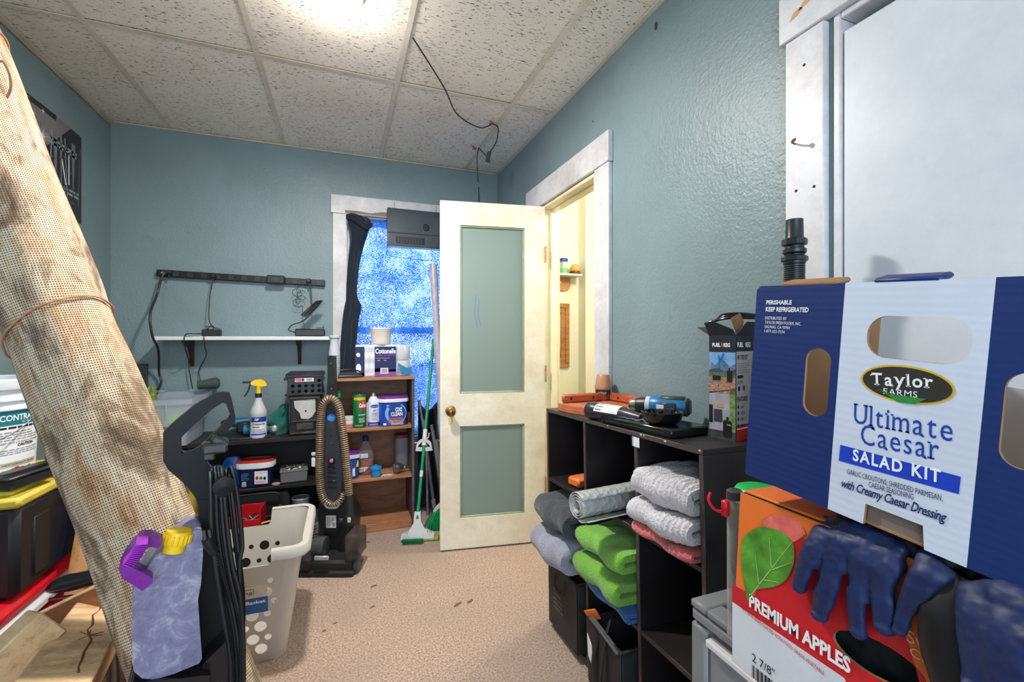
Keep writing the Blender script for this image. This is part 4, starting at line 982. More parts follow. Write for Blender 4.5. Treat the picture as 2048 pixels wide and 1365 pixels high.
P.rect(x0_, .03, x1_, ph-.012, ink_navy); P.poly([(x0_, .004), (x1_, .004), (x1_, .045), (x0_+.06, .040), (x0_+.03, .055), (x0_, .05)], ink_purple); P.poly([(0, .004), (pw_*.15, .004), (pw_*.15, .02), (pw_*.07, .035), (0, .04)], ink_purple)
P.up(); P.text('Cottonelle', x0_+.004, ph-.056, x1_-.002, cap=.030, mat=ink_white, bold=.035); P.text('ULTRA COMFORT', x0_+.004, ph-.074, x1_-.002, cap=.011, mat=ink_purple, bold=.03)
P.text('e', .004, ph-.075, .028, cap=.034, mat=ink_white, bold=.04); P.disc(.018, .055, .016, .03, ink_white); P.rect(x0_+.006, ph-.088, x1_-.04, ph-.0865, ink_white); P.text('100%', x0_+.014, ph-.105, x0_+.034, cap=.006, mat=ink_white); P.text('100%', x0_+.056, ph-.105, x0_+.074, cap=.006, mat=ink_white)
P.rect(x0_+.035, .018, x0_+.085, .055, ink_white); P.up(); P.bars(x0_+.040, .022, x0_+.080, .050, ink_black, 16); P.build('printed_wrap', o)
m = MB(); m.plate([(pw_*.72, .01), (pw_*.98, .008), (pw_*.99, .06), (pw_*.90, .05), (pw_*.74, .085)], .001, M=TR(0, -.004, 0) @ Mf); m.build('torn_blue_corner', plain('torn_blue_wrap', S(50, 125, 175), .3, bump=.5, bs=40), o)
m = MB()
def torn(u, v): return (pw_*(.71+.29*u), -.006+.03*u*u-.010*math.sin(v*7+u*9)*.5, ph*(1.0*v)+.004*math.sin(u*25))
m.sheet(torn, 16, 16); m.build('torn_film', film, o)
# stack of paper plates on the pack
p2 = at(762, 690, Y=RYf+.10); p2.z = RZ+ph
o = thing('paper_cup_stack', 'stack of white ribbed paper filters on the toilet paper pack', 'paper stack', p2)
m = MB(); pr = []
for i in range(13): z = i*.0086; pr += [(.058+.0012*i, z), (.0600+.0006*i, z+.004), (.0585+.0006*i, z+.0080)]
m.lathe(pr, 32); m.build('filters', plain('cream_paper', S(226, 218, 208), .8, var=.05), o)
# black device
p = at(700, 755, Y=RYf+.05); p.z = RZ
o = thing('black_clamp', 'low black desk clamp with curved wire on the bookcase top', 'device', p, 6)
m = MB(); m.box((0, 0, .011), (.155, .075, .020), .006, taper=(.9, .9)); m.box((0, 0, .026), (.135, .060, .010), .003); m.build('base', dark_grey, o)
m = MB(); m.tube(smooth([(-.070, -.01, .03), (-.055, -.01, .046), (0, -.01, .050), (.05, -.01, .040), (.065, -.01, .028)], 5), .004, 8); m.build('wire_arm', black, o)
# white bottle at the left corner, in front of the casing
p = at(667, 757, Y=RYf+.045); p.z = RZ; p.x = max(p.x, RX0+.036)
o = thing('white_bottle', 'tall white bottle at the bookcase corner behind the vacuum handle', 'bottle', p)
m = MB(); m.lathe([(.032, 0), (.034, .004), (.034, .155), (.028, .20), (.024, .225), (.026, .245), (.033, .250), (.034, .262), (.030, .266), (0, .262)], 24); m.build('bottle_body', milky, o)
P = Print(cylwf(.0343, 0, 10), sub=.006); P.lines(-.02, .02, .03, .15, 9, ink_grey, .2, seed=9); P.build('fine_print', o)
# shelf two
Y2 = RYf+.055
def can(name, label, px, y, z, r, h, mat, prof=None, cat='can', rz=0):
    p = at(px, 850, Y=y); p.z = z; o = thing(name, label, cat, p, rz); m = MB()
    m.lathe(prof or [(r-.002, 0), (r, .003), (r, h-.003), (r-.002, h), (r-.005, h), (r-.006, h-.004), (0, h-.004)], 32); m.build('body', mat, o); return o
o = can('scouring_powder_can', 'green can with yellow band and red emblem, second shelf', 719, Y2, RS[0], .040, .212, plain('green_can_print', S(12, 120, 62), .4, var=.06))
P = Print(cylwf(.0401, 0, 0), sub=.006); P.rect(-.040, .176, .040, .192, ink_yellow); P.up(); P.disc(.022, .142, .030, .030, ink_red, rings=5); P.text('BIG VALUE', -.03, .180, .034, cap=.007, mat=ink_red); P.up()
P.text('Comet', -.004, .130, .047, cap=.024, mat=ink_white, bold=.05, shear=.2); P.poly([(.022+.010*(1 if i % 2 == 0 else .42)*math.sin(i*math.pi/5), .160+.010*(1 if i % 2 == 0 else .42)*math.cos(i*math.pi/5)) for i in range(10)], ink_yellow)
P.text('with BLEACH', -.010, .078, .040, cap=.009, mat=ink_white, bold=.02); P.lines(-.005, .035, .036, .066, 4, ink_white, .4); P.lines(-.03, .012, .02, .022, 2, ink_white, .3); P.build('can_print', o)
m = MB(); m.lathe([(.039, .209), (.0415, .211), (.0415, .214), (.036, .2145), (0, .2125)], 28); m.build('can_rim', chrome, o)
o = can('spray_can', 'white and blue aerosol starch can beside the green can', 747, Y2, RS[0], .037, .19, plain('white_can_print', S(222, 226, 236), .35, var=.03), [(.035, 0), (.0375, .003), (.0375, .145), (.034, .163), (.024, .184), (.018, .190), (.016, .192), (0, .192)], 'spray can')
P = Print(cylwf(.0376, 0, 0), sub=.006); P.rect(-.045, .004, .045, .030, ink_blue); P.disc(.004, .132, .026, .011, ink_blue); P.up(); P.text('spraystarch', -.017, .129, .025, cap=.006, mat=ink_white); P.text('HEAVY', -.006, .098, .018, cap=.012, mat=ink_blue, bold=.03); P.text('STARCH', -.010, .078, .022, cap=.012, mat=ink_blue, bold=.03); P.text('EASY IRON', -.013, .067, .025, cap=.006, mat=ink_red, bold=.02); P.lines(-.012, .045, .024, .060, 3, ink_blue, .35); P.lines(-.03, .012, .03, .022, 2, ink_white, .4); P.build('can_print', o)
m = MB(); m.lathe([(.010, .190), (.011, .200), (.008, .212), (0, .214)], 14); m.build('nozzle', plain('frosted_nozzle', S(190, 192, 196), .3, .4), o)
o = can('cream_jar', 'small pink and white jar at the left of the second shelf', 698, Y2+.02, RS[0], .033, .060, plain('pink_jar', S(228, 160, 180), .4, var=.04), cat='jar')
m = MB(); m.lathe([(.034, .047), (.035, .050), (.035, .066), (.033, .068), (0, .068)], 24); m.build('lid', white_p, o)
P = Print(cylwf(.0331, 0, 8), sub=.006); P.rect(-.03, .026, .03, .045, ink_white); P.up(); P.text('CREME 4U', -.02, .010, .024, cap=.009, mat=ink_red); P.build('jar_print', o)
o = can('slim_tube', 'slim white tube standing between green can and spray can', 734.5, Y2+.05, RS[0], .012, .145, white_p, cat='tube')
p = at(786, 850, Y=Y2+.008); p.z = RS[0]
o = thing('oxygen_cleaner_tub', 'bright blue tub with purple lid and bold white lettering', 'tub', p, 2)
m = MB(); m.lathe([(.078, 0), (.084, .004), (.090, .150), (.092, .152)], 36, power=3.4, sq=(1, .62)); m.build('tub_body', plain('blue_tub_print', S(24, 82, 190), .35, var=.15, vs=20), o)
m = MB(); m.lathe([(.092, .152), (.098, .154), (.098, .174), (.096, .176)], 36, power=3.4, sq=(1, .62)); m.build('rim', white_p, o)
m = MB(); m.lathe([(.096, .176), (.096, .186), (.090, .190), (0, .189)], 36, power=3.4, sq=(1, .62)); m.build('lid', purple_p, o)
P = Print(M=TR(0, -.0572, 0) @ Mf @ rotm(-1.6, 0, 0)); P.disc(.010, .082, .068, .068, ink_lblue, 36); P.disc(.012, .040, .052, .030, ink_pink); P.poly(rrect(-.050, .122, .010, .146, .008), ink_purple); P.up(); P.disc(.018, .080, .056, .056, ink_blue, 36); P.disc(.016, .040, .042, .016, ink_yellow); P.up()
P.text('OXI', .006, .092, .050, cap=.026, mat=ink_black, bold=.10); P.text('CLEAN', -.022, .064, .054, cap=.024, mat=ink_black, bold=.10); P.rect(-.030, .046, .058, .056, ink_purple); P.up(); P.text('OXI', .007, .093, .049, cap=.025, mat=ink_white, bold=.04); P.text('CLEAN', -.021, .065, .053, cap=.023, mat=ink_white, bold=.04); P.text('MAX FORCE', -.045, .130, .004, cap=.008, mat=ink_white, bold=.02)
P.text('versatile', -.018, .032, .030, cap=.009, mat=ink_pink, bold=.02); P.rect(-.068, .008, -.05, .022, ink_white); P.lines(-.02, .008, .06, .022, 2, ink_white, .4); P.build('tub_print', o)
o = can('candle_glass', 'small amber glass with copper stripes behind the blue tub', 819, Y2+.09, RS[0], .020, .065, plain('copper_glass', S(190, 110, 80), .25, .4, .3, 90), cat='glass')
# shelf three
p = at(701, 950, Y=RYf+.062); p.z = RS[1]
o = thing('powder_tub', 'blue tub with white rim and purple lid, third shelf left', 'tub', p, 8)
m = MB(); m.lathe([(.040, 0), (.045, .004), (.054, .130)], 30, power=3, sq=(1, .9)); m.build('tub_body', plain('royal_blue_tub', S(24, 80, 175), .4), o)
m = MB(); m.lathe([(.054, .130), (.060, .132), (.060, .152), (.058, .154)], 30, power=3, sq=(1, .9)); m.build('rim', white_p, o)
m = MB(); m.lathe([(.058, .154), (.055, .166), (0, .168)], 30, power=3, sq=(1, .9)); m.build('lid', purple_p, o)
P = Print(M=TR(0, -.0475, 0) @ Mf @ rotm(-3, 0, 0)); P.rect(.028, .075, .042, .115, ink_yellow); P.rect(.005, .02, .020, .10, ink_white); P.build('tub_print', o)
p = at(731, 947, Y=RYf+.125); p.z = RS[1]
o = thing('orange_detergent_jug', 'clear bottle of orange liquid with dark blue cap', 'bottle', p)
m = MB(); m.lathe([(.046, 0), (.052, .006), (.053, .09), (.050, .14), (.036, .175), (.018, .198), (.015, .225)], 30, sq=(1, .7)); m.build('bottle_body', clear('clear_pet', (.95, .93, .9, 1), .06, .3), o)
m = MB(); m.lathe([(.0, .004), (.046, .004), (.050, .010), (.051, .088), (.0, .089)], 30, sq=(1, .7)); m.build('liquid', clear('orange_liquid', S(205, 90, 50), .1, .85, 1.2, .3), o)
m = MB(); m.lathe([(.018, .215), (.018, .245), (.014, .247), (0, .247)], 18); m.build('cap', plain('blue_cap', S(24, 40, 110), .4), o)
P = Print(M=TR(-.005, -.0385, 0) @ Mf); P.rect(-.034, .110, .018, .138, ink_white); P.poly([(-.036, .020), (.0, .024), (.022, .050), (-.036, .050)], ink_white); P.up(); P.text('Essential', -.032, .124, .012, cap=.007, mat=ink_blue); P.text('everyday', -.032, .114, .012, cap=.007, mat=ink_blue); P.bars(-.034, .026, -.006, .044, ink_navy, 9); P.text('8', .000, .028, .010, cap=.016, mat=ink_navy); P.build('bottle_label', o)
p = at(752, 951, Y=RYf+.035); p.z = RS[1]
o = thing('blue_cap_container', 'small bright blue plastic cap container on the third shelf', 'container', p)
m = MB(); m.lathe([(.024, 0), (.027, .003), (.030, .045), (.034, .047), (.034, .058), (.026, .060)], 20, power=3.5); m.build('body', plain('sky_blue_plastic', S(30, 140, 215), .35), o)
m = MB(); m.lathe([(.026, .060), (.020, .066), (.010, .067), (.010, .074), (0, .075)], 16); m.box((-.018, 0, .064), (.012, .03, .010), .003); m.build('closure', MATS['sky_blue_plastic'], o)
p = at(803, 945, Y=RYf+.18); p.z = RS[1]
o = thing('pasta_container', 'tall white container with dark red lid, third shelf right', 'container', p)
m = MB(); m.lathe([(.044, 0), (.046, .004), (.046, .205), (.049, .210)], 28, power=2.6); m.build('body', clear('milky_container', S(205, 208, 218), .4, .85), o)
m = MB(); m.lathe([(.050, .210), (.051, .214), (.051, .228), (.044, .232), (0, .231)], 28, power=2.6); m.build('lid', plain('dark_red_lid', S(128, 44, 60), .4), o)
p = at(795, 943, Y=RYf+.055); p.z = RS[1]
o = thing('shower_head', 'tarnished chrome shower head lying on the third shelf', 'shower head', p, 12)
m = MB(); m.lathe([(0, -.022), (.030, -.022), (.034, -.018), (.035, -.008), (.032, .008), (.020, .030), (.012, .040), (.014, .046), (.013, .058), (.009, .062), (.009, .075)], 26, M=TR(0, 0, .036) @ rotm(0, 96, 0)); m.build('bell', plain('tarnished_chrome', S(165, 155, 145), .25, .9, .3, 40), o)
m = MB()
for i in range(30): a = i*2.4; r = .028*math.sqrt(i/30); m.cyl((-.021, r*math.cos(a), .036+r*math.sin(a)), (-.026, r*math.cos(a), .036+r*math.sin(a)), .0018, .0012, 6)
m.build('nozzle_pin', mid_grey, o)
o = thing('spilled_powder', 'spilled white powder in front of the shower head', 'powder', tuple(at(775, 950, Y=RYf+.035)[:2])+(RS[1],)); del o['category']; bpy.data.objects.remove(o)
m = MB(); rd = random.Random(8); q = at(775, 950, Y=RYf+.035); vs = []; fs = []
for i in range(170):
    x, y = rd.gauss(0, .022), rd.gauss(0, .012); s_ = rd.uniform(.0008, .003); m.lathe([(s_, 0), (s_*.5, s_*.7), (0, s_*.8)], 5, M=TR(q.x+x, max(RYf+.006, q.y+y), RS[1]))
tag(m.build('spilled_powder', paper), 'white powder spilled on the third shelf near the shower head', 'powder', kind='stuff')
# green bottle behind the vacuum
o = can('green_bottle', 'green bottle top showing right of the vacuum handle', 675, RYf+.08, RS[0], .028, .2, plain('bright_green', S(30, 185, 95), .35), [(.026, 0), (.028, .003), (.028, .12), (.014, .16), (.012, .19), (.020, .195), (.022, .215), (.014, .235), (0, .237)], 'bottle')
# ================================================================ UPRIGHT VACUUM
YD = math.degrees(YAW)
p = at(665, 1120, Z=0); k = mpp(p)
v_ = thing('vacuum_cleaner', 'upright black vacuum cleaner with long ribbed tan hose looped around it', 'vacuum cleaner', p, -YD)
_, f = framefn(p, -YD)
def F2(pts, th, y, mat=None, mb=None, ks=f):
    m = mb or MB(); q = [(ks(a, b, y).x, ks(a, b, y).z) for a, b in pts]
    m.plate(q, th, M=TR(0, y, 0) @ basis((0, 0, 0), (1, 0, 0), (0, 0, 1), (0, -1, 0)), mat=mat); return m
bev = lambda w=.004, s=2: [('BEVEL', dict(width=w, segments=s, limit_method='ANGLE', angle_limit=math.radians(35)))]
F2([(654, 806), (674, 806), (681, 850), (684, 960), (679, 1004), (649, 1004), (645, 960), (648, 850)], .075, -.035).build('spine', plain('vacuum_charcoal', S(50, 54, 62), .4), v_, mods=bev(.010, 3))
m = F2([(655, 712), (668, 712), (669, 760), (673, 806), (652, 806), (655, 760)], .035, -.012); m.build('handle', plain('vacuum_handle_black', S(36, 38, 42), .4), v_, mods=bev(.006, 3))
m = MB(); m.box(f(661, 728, -.014), (.016, .003, .014), .001, steel); m.box(f(663, 778, -.014), (.006, .003, .008), .001, mid_grey)
for yy in (820, 872): m.box(f(662, yy, -.036), (.009, .003, .008), .001, blackm)
m.lathe([(.005, 0), (.004, .002)], 10, steel, TR(f(662, 888, -.036)) @ rotm(90, 0, 0)); m.build('screw', None, v_)
P = Print(M=TR(f(663, 836, -.0355)) @ Mf); P.disc(0, 0, .024, .020, plain('sticker_blue', S(50, 130, 210), .4)); P.up(); P.lines(-.014, -.006, .016, .008, 2, ink_lblue, .5); P.build('round_sticker', v_)
m = MB(); m.box(f(663, 923, -.045), (.034, .022, .034), .006, black); m.lathe([(.010, 0), (.009, .004), (0, .005)], 16, ink_pink, TR(f(663, 922, -.056)) @ rotm(90, 0, 0)); m.build('power_button', None, v_)
m = MB()
for i, (y0, w) in enumerate(((935, 16), (944, 18), (954, 17), (964, 18), (974, 16))): m.box(f(664, y0, -.037), (w*k, .004, .012), .002)
m.build('embossed_mark', plain('embossed_black', S(38, 40, 45), .3), v_)
hp = [(698, 998), (697, 975), (693, 930), (689, 890), (684, 850), (680, 825), (675, 810), (669, 801), (662, 798), (655, 800), (648, 808), (644, 822), (641, 850), (640, 890), (639, 930), (640, 965), (644, 990), (650, 1003), (660, 1011), (671, 1010), (681, 1000), (686, 985)]
hp = smooth([f(a, b, -.055 if i < 18 else -.055+.012*(i-17)) for i, (a, b) in enumerate(hp)], 22)
# uniform resample so that ribs are even
L_acc = [0]
for a, b in zip(hp, hp[1:]): L_acc.append(L_acc[-1]+(b-a).length)
def resample(pts, acc, n):
    out = []; j = 0
    for i in range(n+1):
        s = acc[-1]*i/n
        while j < len(acc)-2 and acc[j+1] < s: j += 1
        t_ = (s-acc[j])/max(1e-9, acc[j+1]-acc[j]); out.append(pts[j].lerp(pts[j+1], min(1, t_)))
    return out
NR = 112; hr = resample(hp, L_acc, NR*4)
m = MB(); m.tube(hr, [(.0225 if i % 4 in (0, 1) else .0165) for i in range(len(hr))], 14)
hm1 = plain('tan_ribbed_hose', S(146, 124, 96), .3, .25, var=.2, vs=30); hm2 = plain('hose_groove', S(52, 42, 32), .6)
m.mats = [hm1, hm2]; m.m = [0 if (q // 14) % 4 in (0, 3) or (q // 14) % 4 == 1 else 1 for q in range(len(m.f))]
m.build('hose', None, v_, angle=80)
m = MB(); m.cyl(f(698, 990, -.055), f(699, 1032, -.055), .024, .026, 24); m.cyl(f(699, 1030, -.055), f(699, 1050, -.055), .029, .027, 24); m.build('hose_cuff', plain('cuff_black', S(34, 40, 42), .35), v_)
m = MB(); m.tube(smooth([f(699, 1048, -.055), f(697, 1062, -.05), (f(690, 1080, -.045)), f(686, 1095, -.045), f(685, 1122, -.045)], 5), .024, 18); m.build('lower_duct', black, v_)
m = MB(); m.box(f(698, 1041, -.085), (.018, .006, .028), .003); m.build('latch', plain('latch_white', S(205, 205, 205), .4), v_)
m = MB(); m.tube(smooth([f(652, 1006, -.075), f(650, 1010, -.078), f(654, 1016, -.08), f(664, 1017, -.082), f(674, 1016, -.08), f(678, 1010, -.078), f(676, 1004, -.075)], 3), .006, 8); m.build('hose_clip', mid_grey, v_)
F2([(640, 1000), (690, 1000), (705, 1030), (704, 1070), (690, 1116), (632, 1119), (629, 1080), (640, 1060), (634, 1030)], .13, -.02).build('lower_body', plain('vacuum_black', S(34, 34, 36), .35), v_, mods=bev(.014, 3))
P = Print(M=TR(f(662, 1044, -.021)) @ Mf); P.rect(-.028, -.034, .028, .034, paper); P.up(); P.lines(-.024, -.026, .002, .028, 7, ink_grey, .4, seed=2); P.bars(.006, -.028, .024, -.004, ink_black, 8); P.lines(.004, .004, .024, .026, 3, ink_grey, .5, seed=6); P.build('rating_plate', v_)
m = MB(); m.box(f(681, 1042, -.030), (.032, .02, .024), .004, dark_grey); m.lathe([(.006, 0), (.005, .004)], 10, steel, TR(f(681, 1042, -.04)) @ rotm(90, 0, 0)); m.build('side_catch', None, v_)
# nozzle foot
m = MB(); m.box((f(664, 1100, -.1).x, -.10, .040), (.27, .14, .070), .014, blackm); m.box((f(664, 1100, -.1).x, -.11, .016), (.29, .16, .028), .008, blackm); m.build('nozzle_base', None, v_)
m = MB(); m.lathe([(0, -.03), (.050, -.03), (.052, 0), (.050, .03), (0, .03)], 24, M=TR(f(641, 1093, -.10)) @ rotm(0, 90, 0) @ rotm(0, 0, 0)); m.build('left_drum', plain('glossy_grey', S(70, 72, 78), .15), v_)
m = MB(); m.box(f(643, 1117, -.205), (.075, .010, .022), .004); m.build('silver_badge', plain('silver_badge', S(190, 192, 198), .3, .3), v_)
m = MB(); m.box(f(712, 1085, -.10), (.065, .15, .13), .006); m.build('brush_window', clear('smoky_window', S(95, 88, 86), .15, .7), v_)
m = MB(); m.box(f(621, 1118, -.12), (.05, .15, .06), .006); m.build('brush_window', MATS['smoky_window'], v_)
for px in (719, 613):
    m = MB(); m.lathe([(0, -.013), (.036, -.013), (.042, -.008), (.042, .008), (.036, .013), (0, .013)], 28, M=TR(f(px, 1105, -.10)[0], -.13, .042) @ rotm(0, 90, 0)); m.build('wheel', dark_grey, v_)
m = MB(); m.box(f(627, 925, -.06), (.022, .008, .050), .003, paper); m.box(f(627, 909, -.06), (.026, .014, .022), .006, plain('pale_clip', S(190, 195, 200), .4)); m.tube([f(629, 915, -.06), f(634, 918, -.06)], .002, 6, black); m.build('hanging_tag', None, v_)
# ================================================================ MOP, BROOM, FOLDED CHAIR
whitem = plain('off_white_plastic', S(214, 214, 216), .4, var=.04)
pb = at(834, 1084, Z=0); pt = at(868, 668, Y=3.30)
mo = thing('sponge_mop', 'green and white mop with scrubber head leaning against the window', 'mop', pb, -YD+6)
Mi = mo.matrix_basis.copy(); Mi = TR(pb) @ rotm(0, 0, -YD+6); Mi = Mi.inverted()
def ml(q): return Mi @ q
tp = ml(pt); pole = lambda s: tp*s
s1 = .083; sa = 0.405; sb2 = .47
dirp = (tp-Vector((0, 0, .06))); foot = Vector((0.0, 0.02, .13)); dirp = tp-foot
m = MB(); m.cyl(foot+dirp*.0, foot+dirp*.985, .0105, .0105, 16); m.build('pole', green_p, mo)
m = MB(); m.cyl(foot+dirp*.965, foot+dirp, .012, .009, 14); m.build('pole_tip', whitem, mo)
m = MB(); m.cyl(foot+dirp*.195, foot+dirp*.225, .0118, .0118, 14); m.build('pole_label', whitem, mo)
c = foot+dirp*.36
m = MB(); m.cyl(foot+dirp*.35, foot+dirp*.435, .016, .015, 16)
hb_ = [(-.052, 0), (-.046, .035), (-.022, .060), (.022, .060), (.046, .035), (.052, 0), (.047, -.014), (-.047, -.014)]; ho = [(-.036, .010), (-.028, .030), (-.014, .042), (.014, .042), (.028, .030), (.036, .010)]
m.plate(sm2(hb_, 3), .016, [sm2(ho, 3)], M=TR(c+Vector((0, -.012, -.03))) @ Mf)
m.tube([c+Vector((.012, -.01, .03)), c+Vector((.030, -.01, .045)), c+Vector((.034, -.01, .075))], .004, 8); m.build('wringer_handle', whitem, mo)
m = MB()
m.plate([(-.018, .155), (.018, .155), (.022, .10), (.045, .055), (.105, .030), (.100, -.002), (-.098, -.002), (-.090, .035), (-.050, .045), (-.022, .09)], .030, M=TR(0, -.008, .020) @ rotm(-12, 0, 0) @ Mf)
m.build('mop_head', whitem, mo, mods=bev(.006, 3))
m = MB(); m.box((.025, .018, .012), (.21, .050, .020), .006); m.build('sponge', plain('olive_sponge', S(150, 170, 60), .9, bump=.5), mo)
m = MB(); m.box((-.022, -.026, .018), (.125, .012, .022), .003)
rd = random.Random(2)
for i in range(22):
    for j in range(4): x = -.082+i*.0057; m.cyl((x, -.030, .010+.006*j), (x+rd.uniform(-.002, .002), -.046, .006+.0065*j), .0020, .0014, 5)
bs = m.build('scrub_bristle', plain('scrub_green', S(12, 122, 72), .6), mo); bs['kind'] = 'stuff'
m = MB()
for x in (-.07, .075):
    for i in range(3): m.box((x+.012*i-.01, -.022+.004, .068-.003*i), (.004, .003, .016), .001, rot=(-12, 20, 0))
m.build('grip_mark', mid_grey, mo)
# broom behind the door
bp = at(870, 1068, Z=0)+Vector((0.01, .05, 0))
br = thing('broom', 'green bristle broom with white collar partly behind the open door', 'broom', bp, -YD)
m = MB(); m.plate(sm2([(-.012, .125), (.020, .165), (.075, .195), (.080, .180), (.035, .150), (.0, .118)], 3), .02, M=TR(0, .0, .0) @ Mf); m.plate([(-.004, .118), (.035, .150), (.085, .17), (.085, .135), (.0, .105)], .035, M=TR(0, .01, 0) @ Mf); m.build('collar', whitem, br)
m = MB(); rd = random.Random(5)
for i in range(150):
    u = rd.random(); y = rd.uniform(-.015, .025); x0 = -.002+.085*u; m.tube([(x0, .01+y*.5, .125+.03*u), (x0-.02+rd.uniform(-.01, .01)-.02*(1-u), y, .06), (x0-.040+.02*u+rd.uniform(-.012, .012), y*1.4, .004+.010*rd.random())], .0019, 4)
o_ = m.build('bristle', plain('broom_green', S(20, 160, 90), .5), br); o_['kind'] = 'stuff'
m = MB(); 
for i in range(60): u = rd.random(); x0 = .055+.035*u; m.tube([(x0, .03, .13), (x0-.01+rd.uniform(-.01, .01), .035, .004)], .0019, 4)
o_ = m.build('bristle', plain('broom_grey', S(84, 92, 100), .5), br, label='dark grey bristles at the broom side'); o_['kind'] = 'stuff'
q = ml(pt)
m = MB(); m.cyl((.06, .01, .185), (.20, .26, 1.30), .011, .010, 14); m.build('pole', green_p, br)
# folded chair / tubes leaning by the bookcase
cp = at(872, 1040, Y=3.16); cp.z = 0
fc = thing('folded_chair', 'folded dark fabric chair with grey tubes beside the brown bookcase', 'chair', cp)
g = lambda px, py, Y: at(px, py, Y=Y)-cp
m = MB()
vs_ = lambda u, v: g(836+38*u+8*v*u, 800+215*v+20*math.sin(u*3)*(1-v), 3.19+.03*math.sin(u*11)+.012*math.sin(v*14+u*6))
m.sheet(lambda u, v: tuple(vs_(u, v)), 22, 22); m.build('fabric_panel', plain('dark_nylon', S(44, 42, 46), .35, var=.3, vs=20, bump=.5, bs=40), fc, mods=[('SOLIDIFY', dict(thickness=.006))])
for pts, r, mt in (((((846, 840), (855, 910), (863, 975), (866, 1000))), .012, 'tube'), ((((862, 850), (872, 905), (880, 970), (884, 1005))), .014, 'tube'), ((((838, 800), (846, 850), (852, 900))), .009, 'tube'), ((((872, 880), (880, 930), (890, 980))), .016, 'tube')):
    Yc = 3.12
    q = [g(a, b, Yc) for a, b in pts]; q.append(Vector((q[-1].x+.012, q[-1].y, .002)))
    m = MB(); m.tube(smooth(q, 4), r, 12); m.build('tube', plain('dull_aluminium', S(156, 154, 160), .35, .6, .25, 12), fc)
m = MB(); q = g(866, 1000, 3.10); m.cyl(q, q+Vector((.006, 0, -.05)), .016, .015, 14); m.build('foot_cap', plain('grey_rubber', S(130, 135, 145), .5), fc)
# ================================================================ LAUNDRY BASKET
bx0, bx1, by0, by1, bh = -.700, -.130, 1.850, 2.300, .452
lb = thing('laundry_basket', 'white plastic laundry basket with round holes and a product label', 'basket', ((bx0+bx1)/2, (by0+by1)/2, 0))
BW, BD = bx1-bx0, by1-by0; tw_, td_ = BW-.15, BD-.17   # bottom size
RR = .050
basketm = plain('off_white_basket', S(196, 192, 184), .4, var=.05, vs=4); 
def wall(u0, u1, M, hf, dips, dots, name):
    """flat wall: width u0 (bottom), u1 (top)"""
    out = [(-u0/2, 0), (u0/2, 0), (u1/2, hf)]
    if dips: a, b, dz = dips; out += [(b, hf), (b-.004, hf-dz+.01), (b-.014, hf-dz), (a+.014, hf-dz), (a+.004, hf-dz+.01), (a, hf)]
    out += [(-u1/2, hf)]
    m = MB(); m.plate(out, .0028, [ell(x, z, r, r, 16) for x, z, r in dots], M=M); return m.build(name, basketm, lb)
rd = random.Random(12)
dots = []
cols = [-.13, -.075, -.02, .035, .090, .140]
for i, x in enumerate(cols):
    for j, z in enumerate((.05, .095, .145, .195)):
        dots.append((x+(.012 if j % 2 else -.012), z, (.021 if (i+j) % 2 else .0125)))
dots += [(.175, .245, .011), (.165, .33, .010), (.150, .285, .020)]
def wframe(side):
    # returns matrix for wall whose local x spans, y goes up the slope, z outward
    if side == 'f': b, t_ = Vector((0, -td_/2, .004)), Vector((0, -BD/2+.012, bh)); ux = Vector((1, 0, 0))
    if side == 'b': b, t_ = Vector((0, td_/2, .004)), Vector((0, BD/2-.012, bh)); ux = Vector((-1, 0, 0))
    if side == 'r': b, t_ = Vector((tw_/2, 0, .004)), Vector((BW/2-.012, 0, bh)); ux = Vector((0, 1, 0))
    if side == 'l': b, t_ = Vector((-tw_/2, 0, .004)), Vector((-BW/2+.012, 0, bh)); ux = Vector((0, -1, 0))
    uy = (t_-b); h_ = uy.length; uy = uy/h_; uz = ux.cross(uy)
    return basis(b, ux, uy, uz), h_
Mb, h_ = wframe('f'); dipx = (-.22, .105, .055)
wall(tw_-2*RR, BW-.024-2*RR, Mb, h_, None if False else (-.180, .173, .060), [(x, z, r) for x, z, r in dots if abs(x)+r < .152+z*.14], 'front_wall')
FM = Mb
Mb, h_ = wframe('b'); bd = [(-.135+.052*i+(.012 if j % 2 else -.008), .06+.062*j, .020 if (i+j) % 2 else .010) for i in range(6) for j in range(5)]; bd = [q for q in bd if abs(q[0])+q[2] < .152+q[1]*.12]
wall(tw_-2*RR, BW-.024-2*RR, Mb, h_, (-.118, .180, .060), bd, 'back_wall')
for s_ in 'rl':
    Mb, h_ = wframe(s_)
    out_holes = [(0, h_-.10, .0)]; m = MB(); w0, w1 = td_-2*RR, BD-.024-2*RR
    m.plate([(-w0/2, 0), (w0/2, 0), (w1/2, h_), (-w1/2, h_)], .0028, [rrect(-.055, h_-.085, .055, h_-.045, .018), ell(.03, h_-.16, .008, .012, 12), ell(-.03, h_-.18, .008, .012, 12)], M=Mb); m.build('end_wall', basketm, lb)
for sx in (1, -1):
    for sy in (1, -1):
        m = MB(); vs = []; fs = []
        for i in range(9):
            a = math.pi/2*i/8
            for (w, d, z) in ((tw_, td_, .004), (BW-.024, BD-.024, bh)):
                vs.append((sx*(w/2-RR+RR*math.cos(a)), sy*(d/2-RR+RR*math.sin(a)), z))
        for i in range(8): q = (2*i, 2*i+2, 2*i+3, 2*i+1); fs.append(q if sx*sy > 0 else q[::-1])
        m.add(vs, fs); m.build('corner_wall', basketm, lb, angle=60)
m = MB(); m.plate(rrect(-tw_/2, -td_/2, tw_/2, td_/2, RR, 8), .004, M=TR(0, 0, .0045)); m.build('basket_floor', basketm, lb)
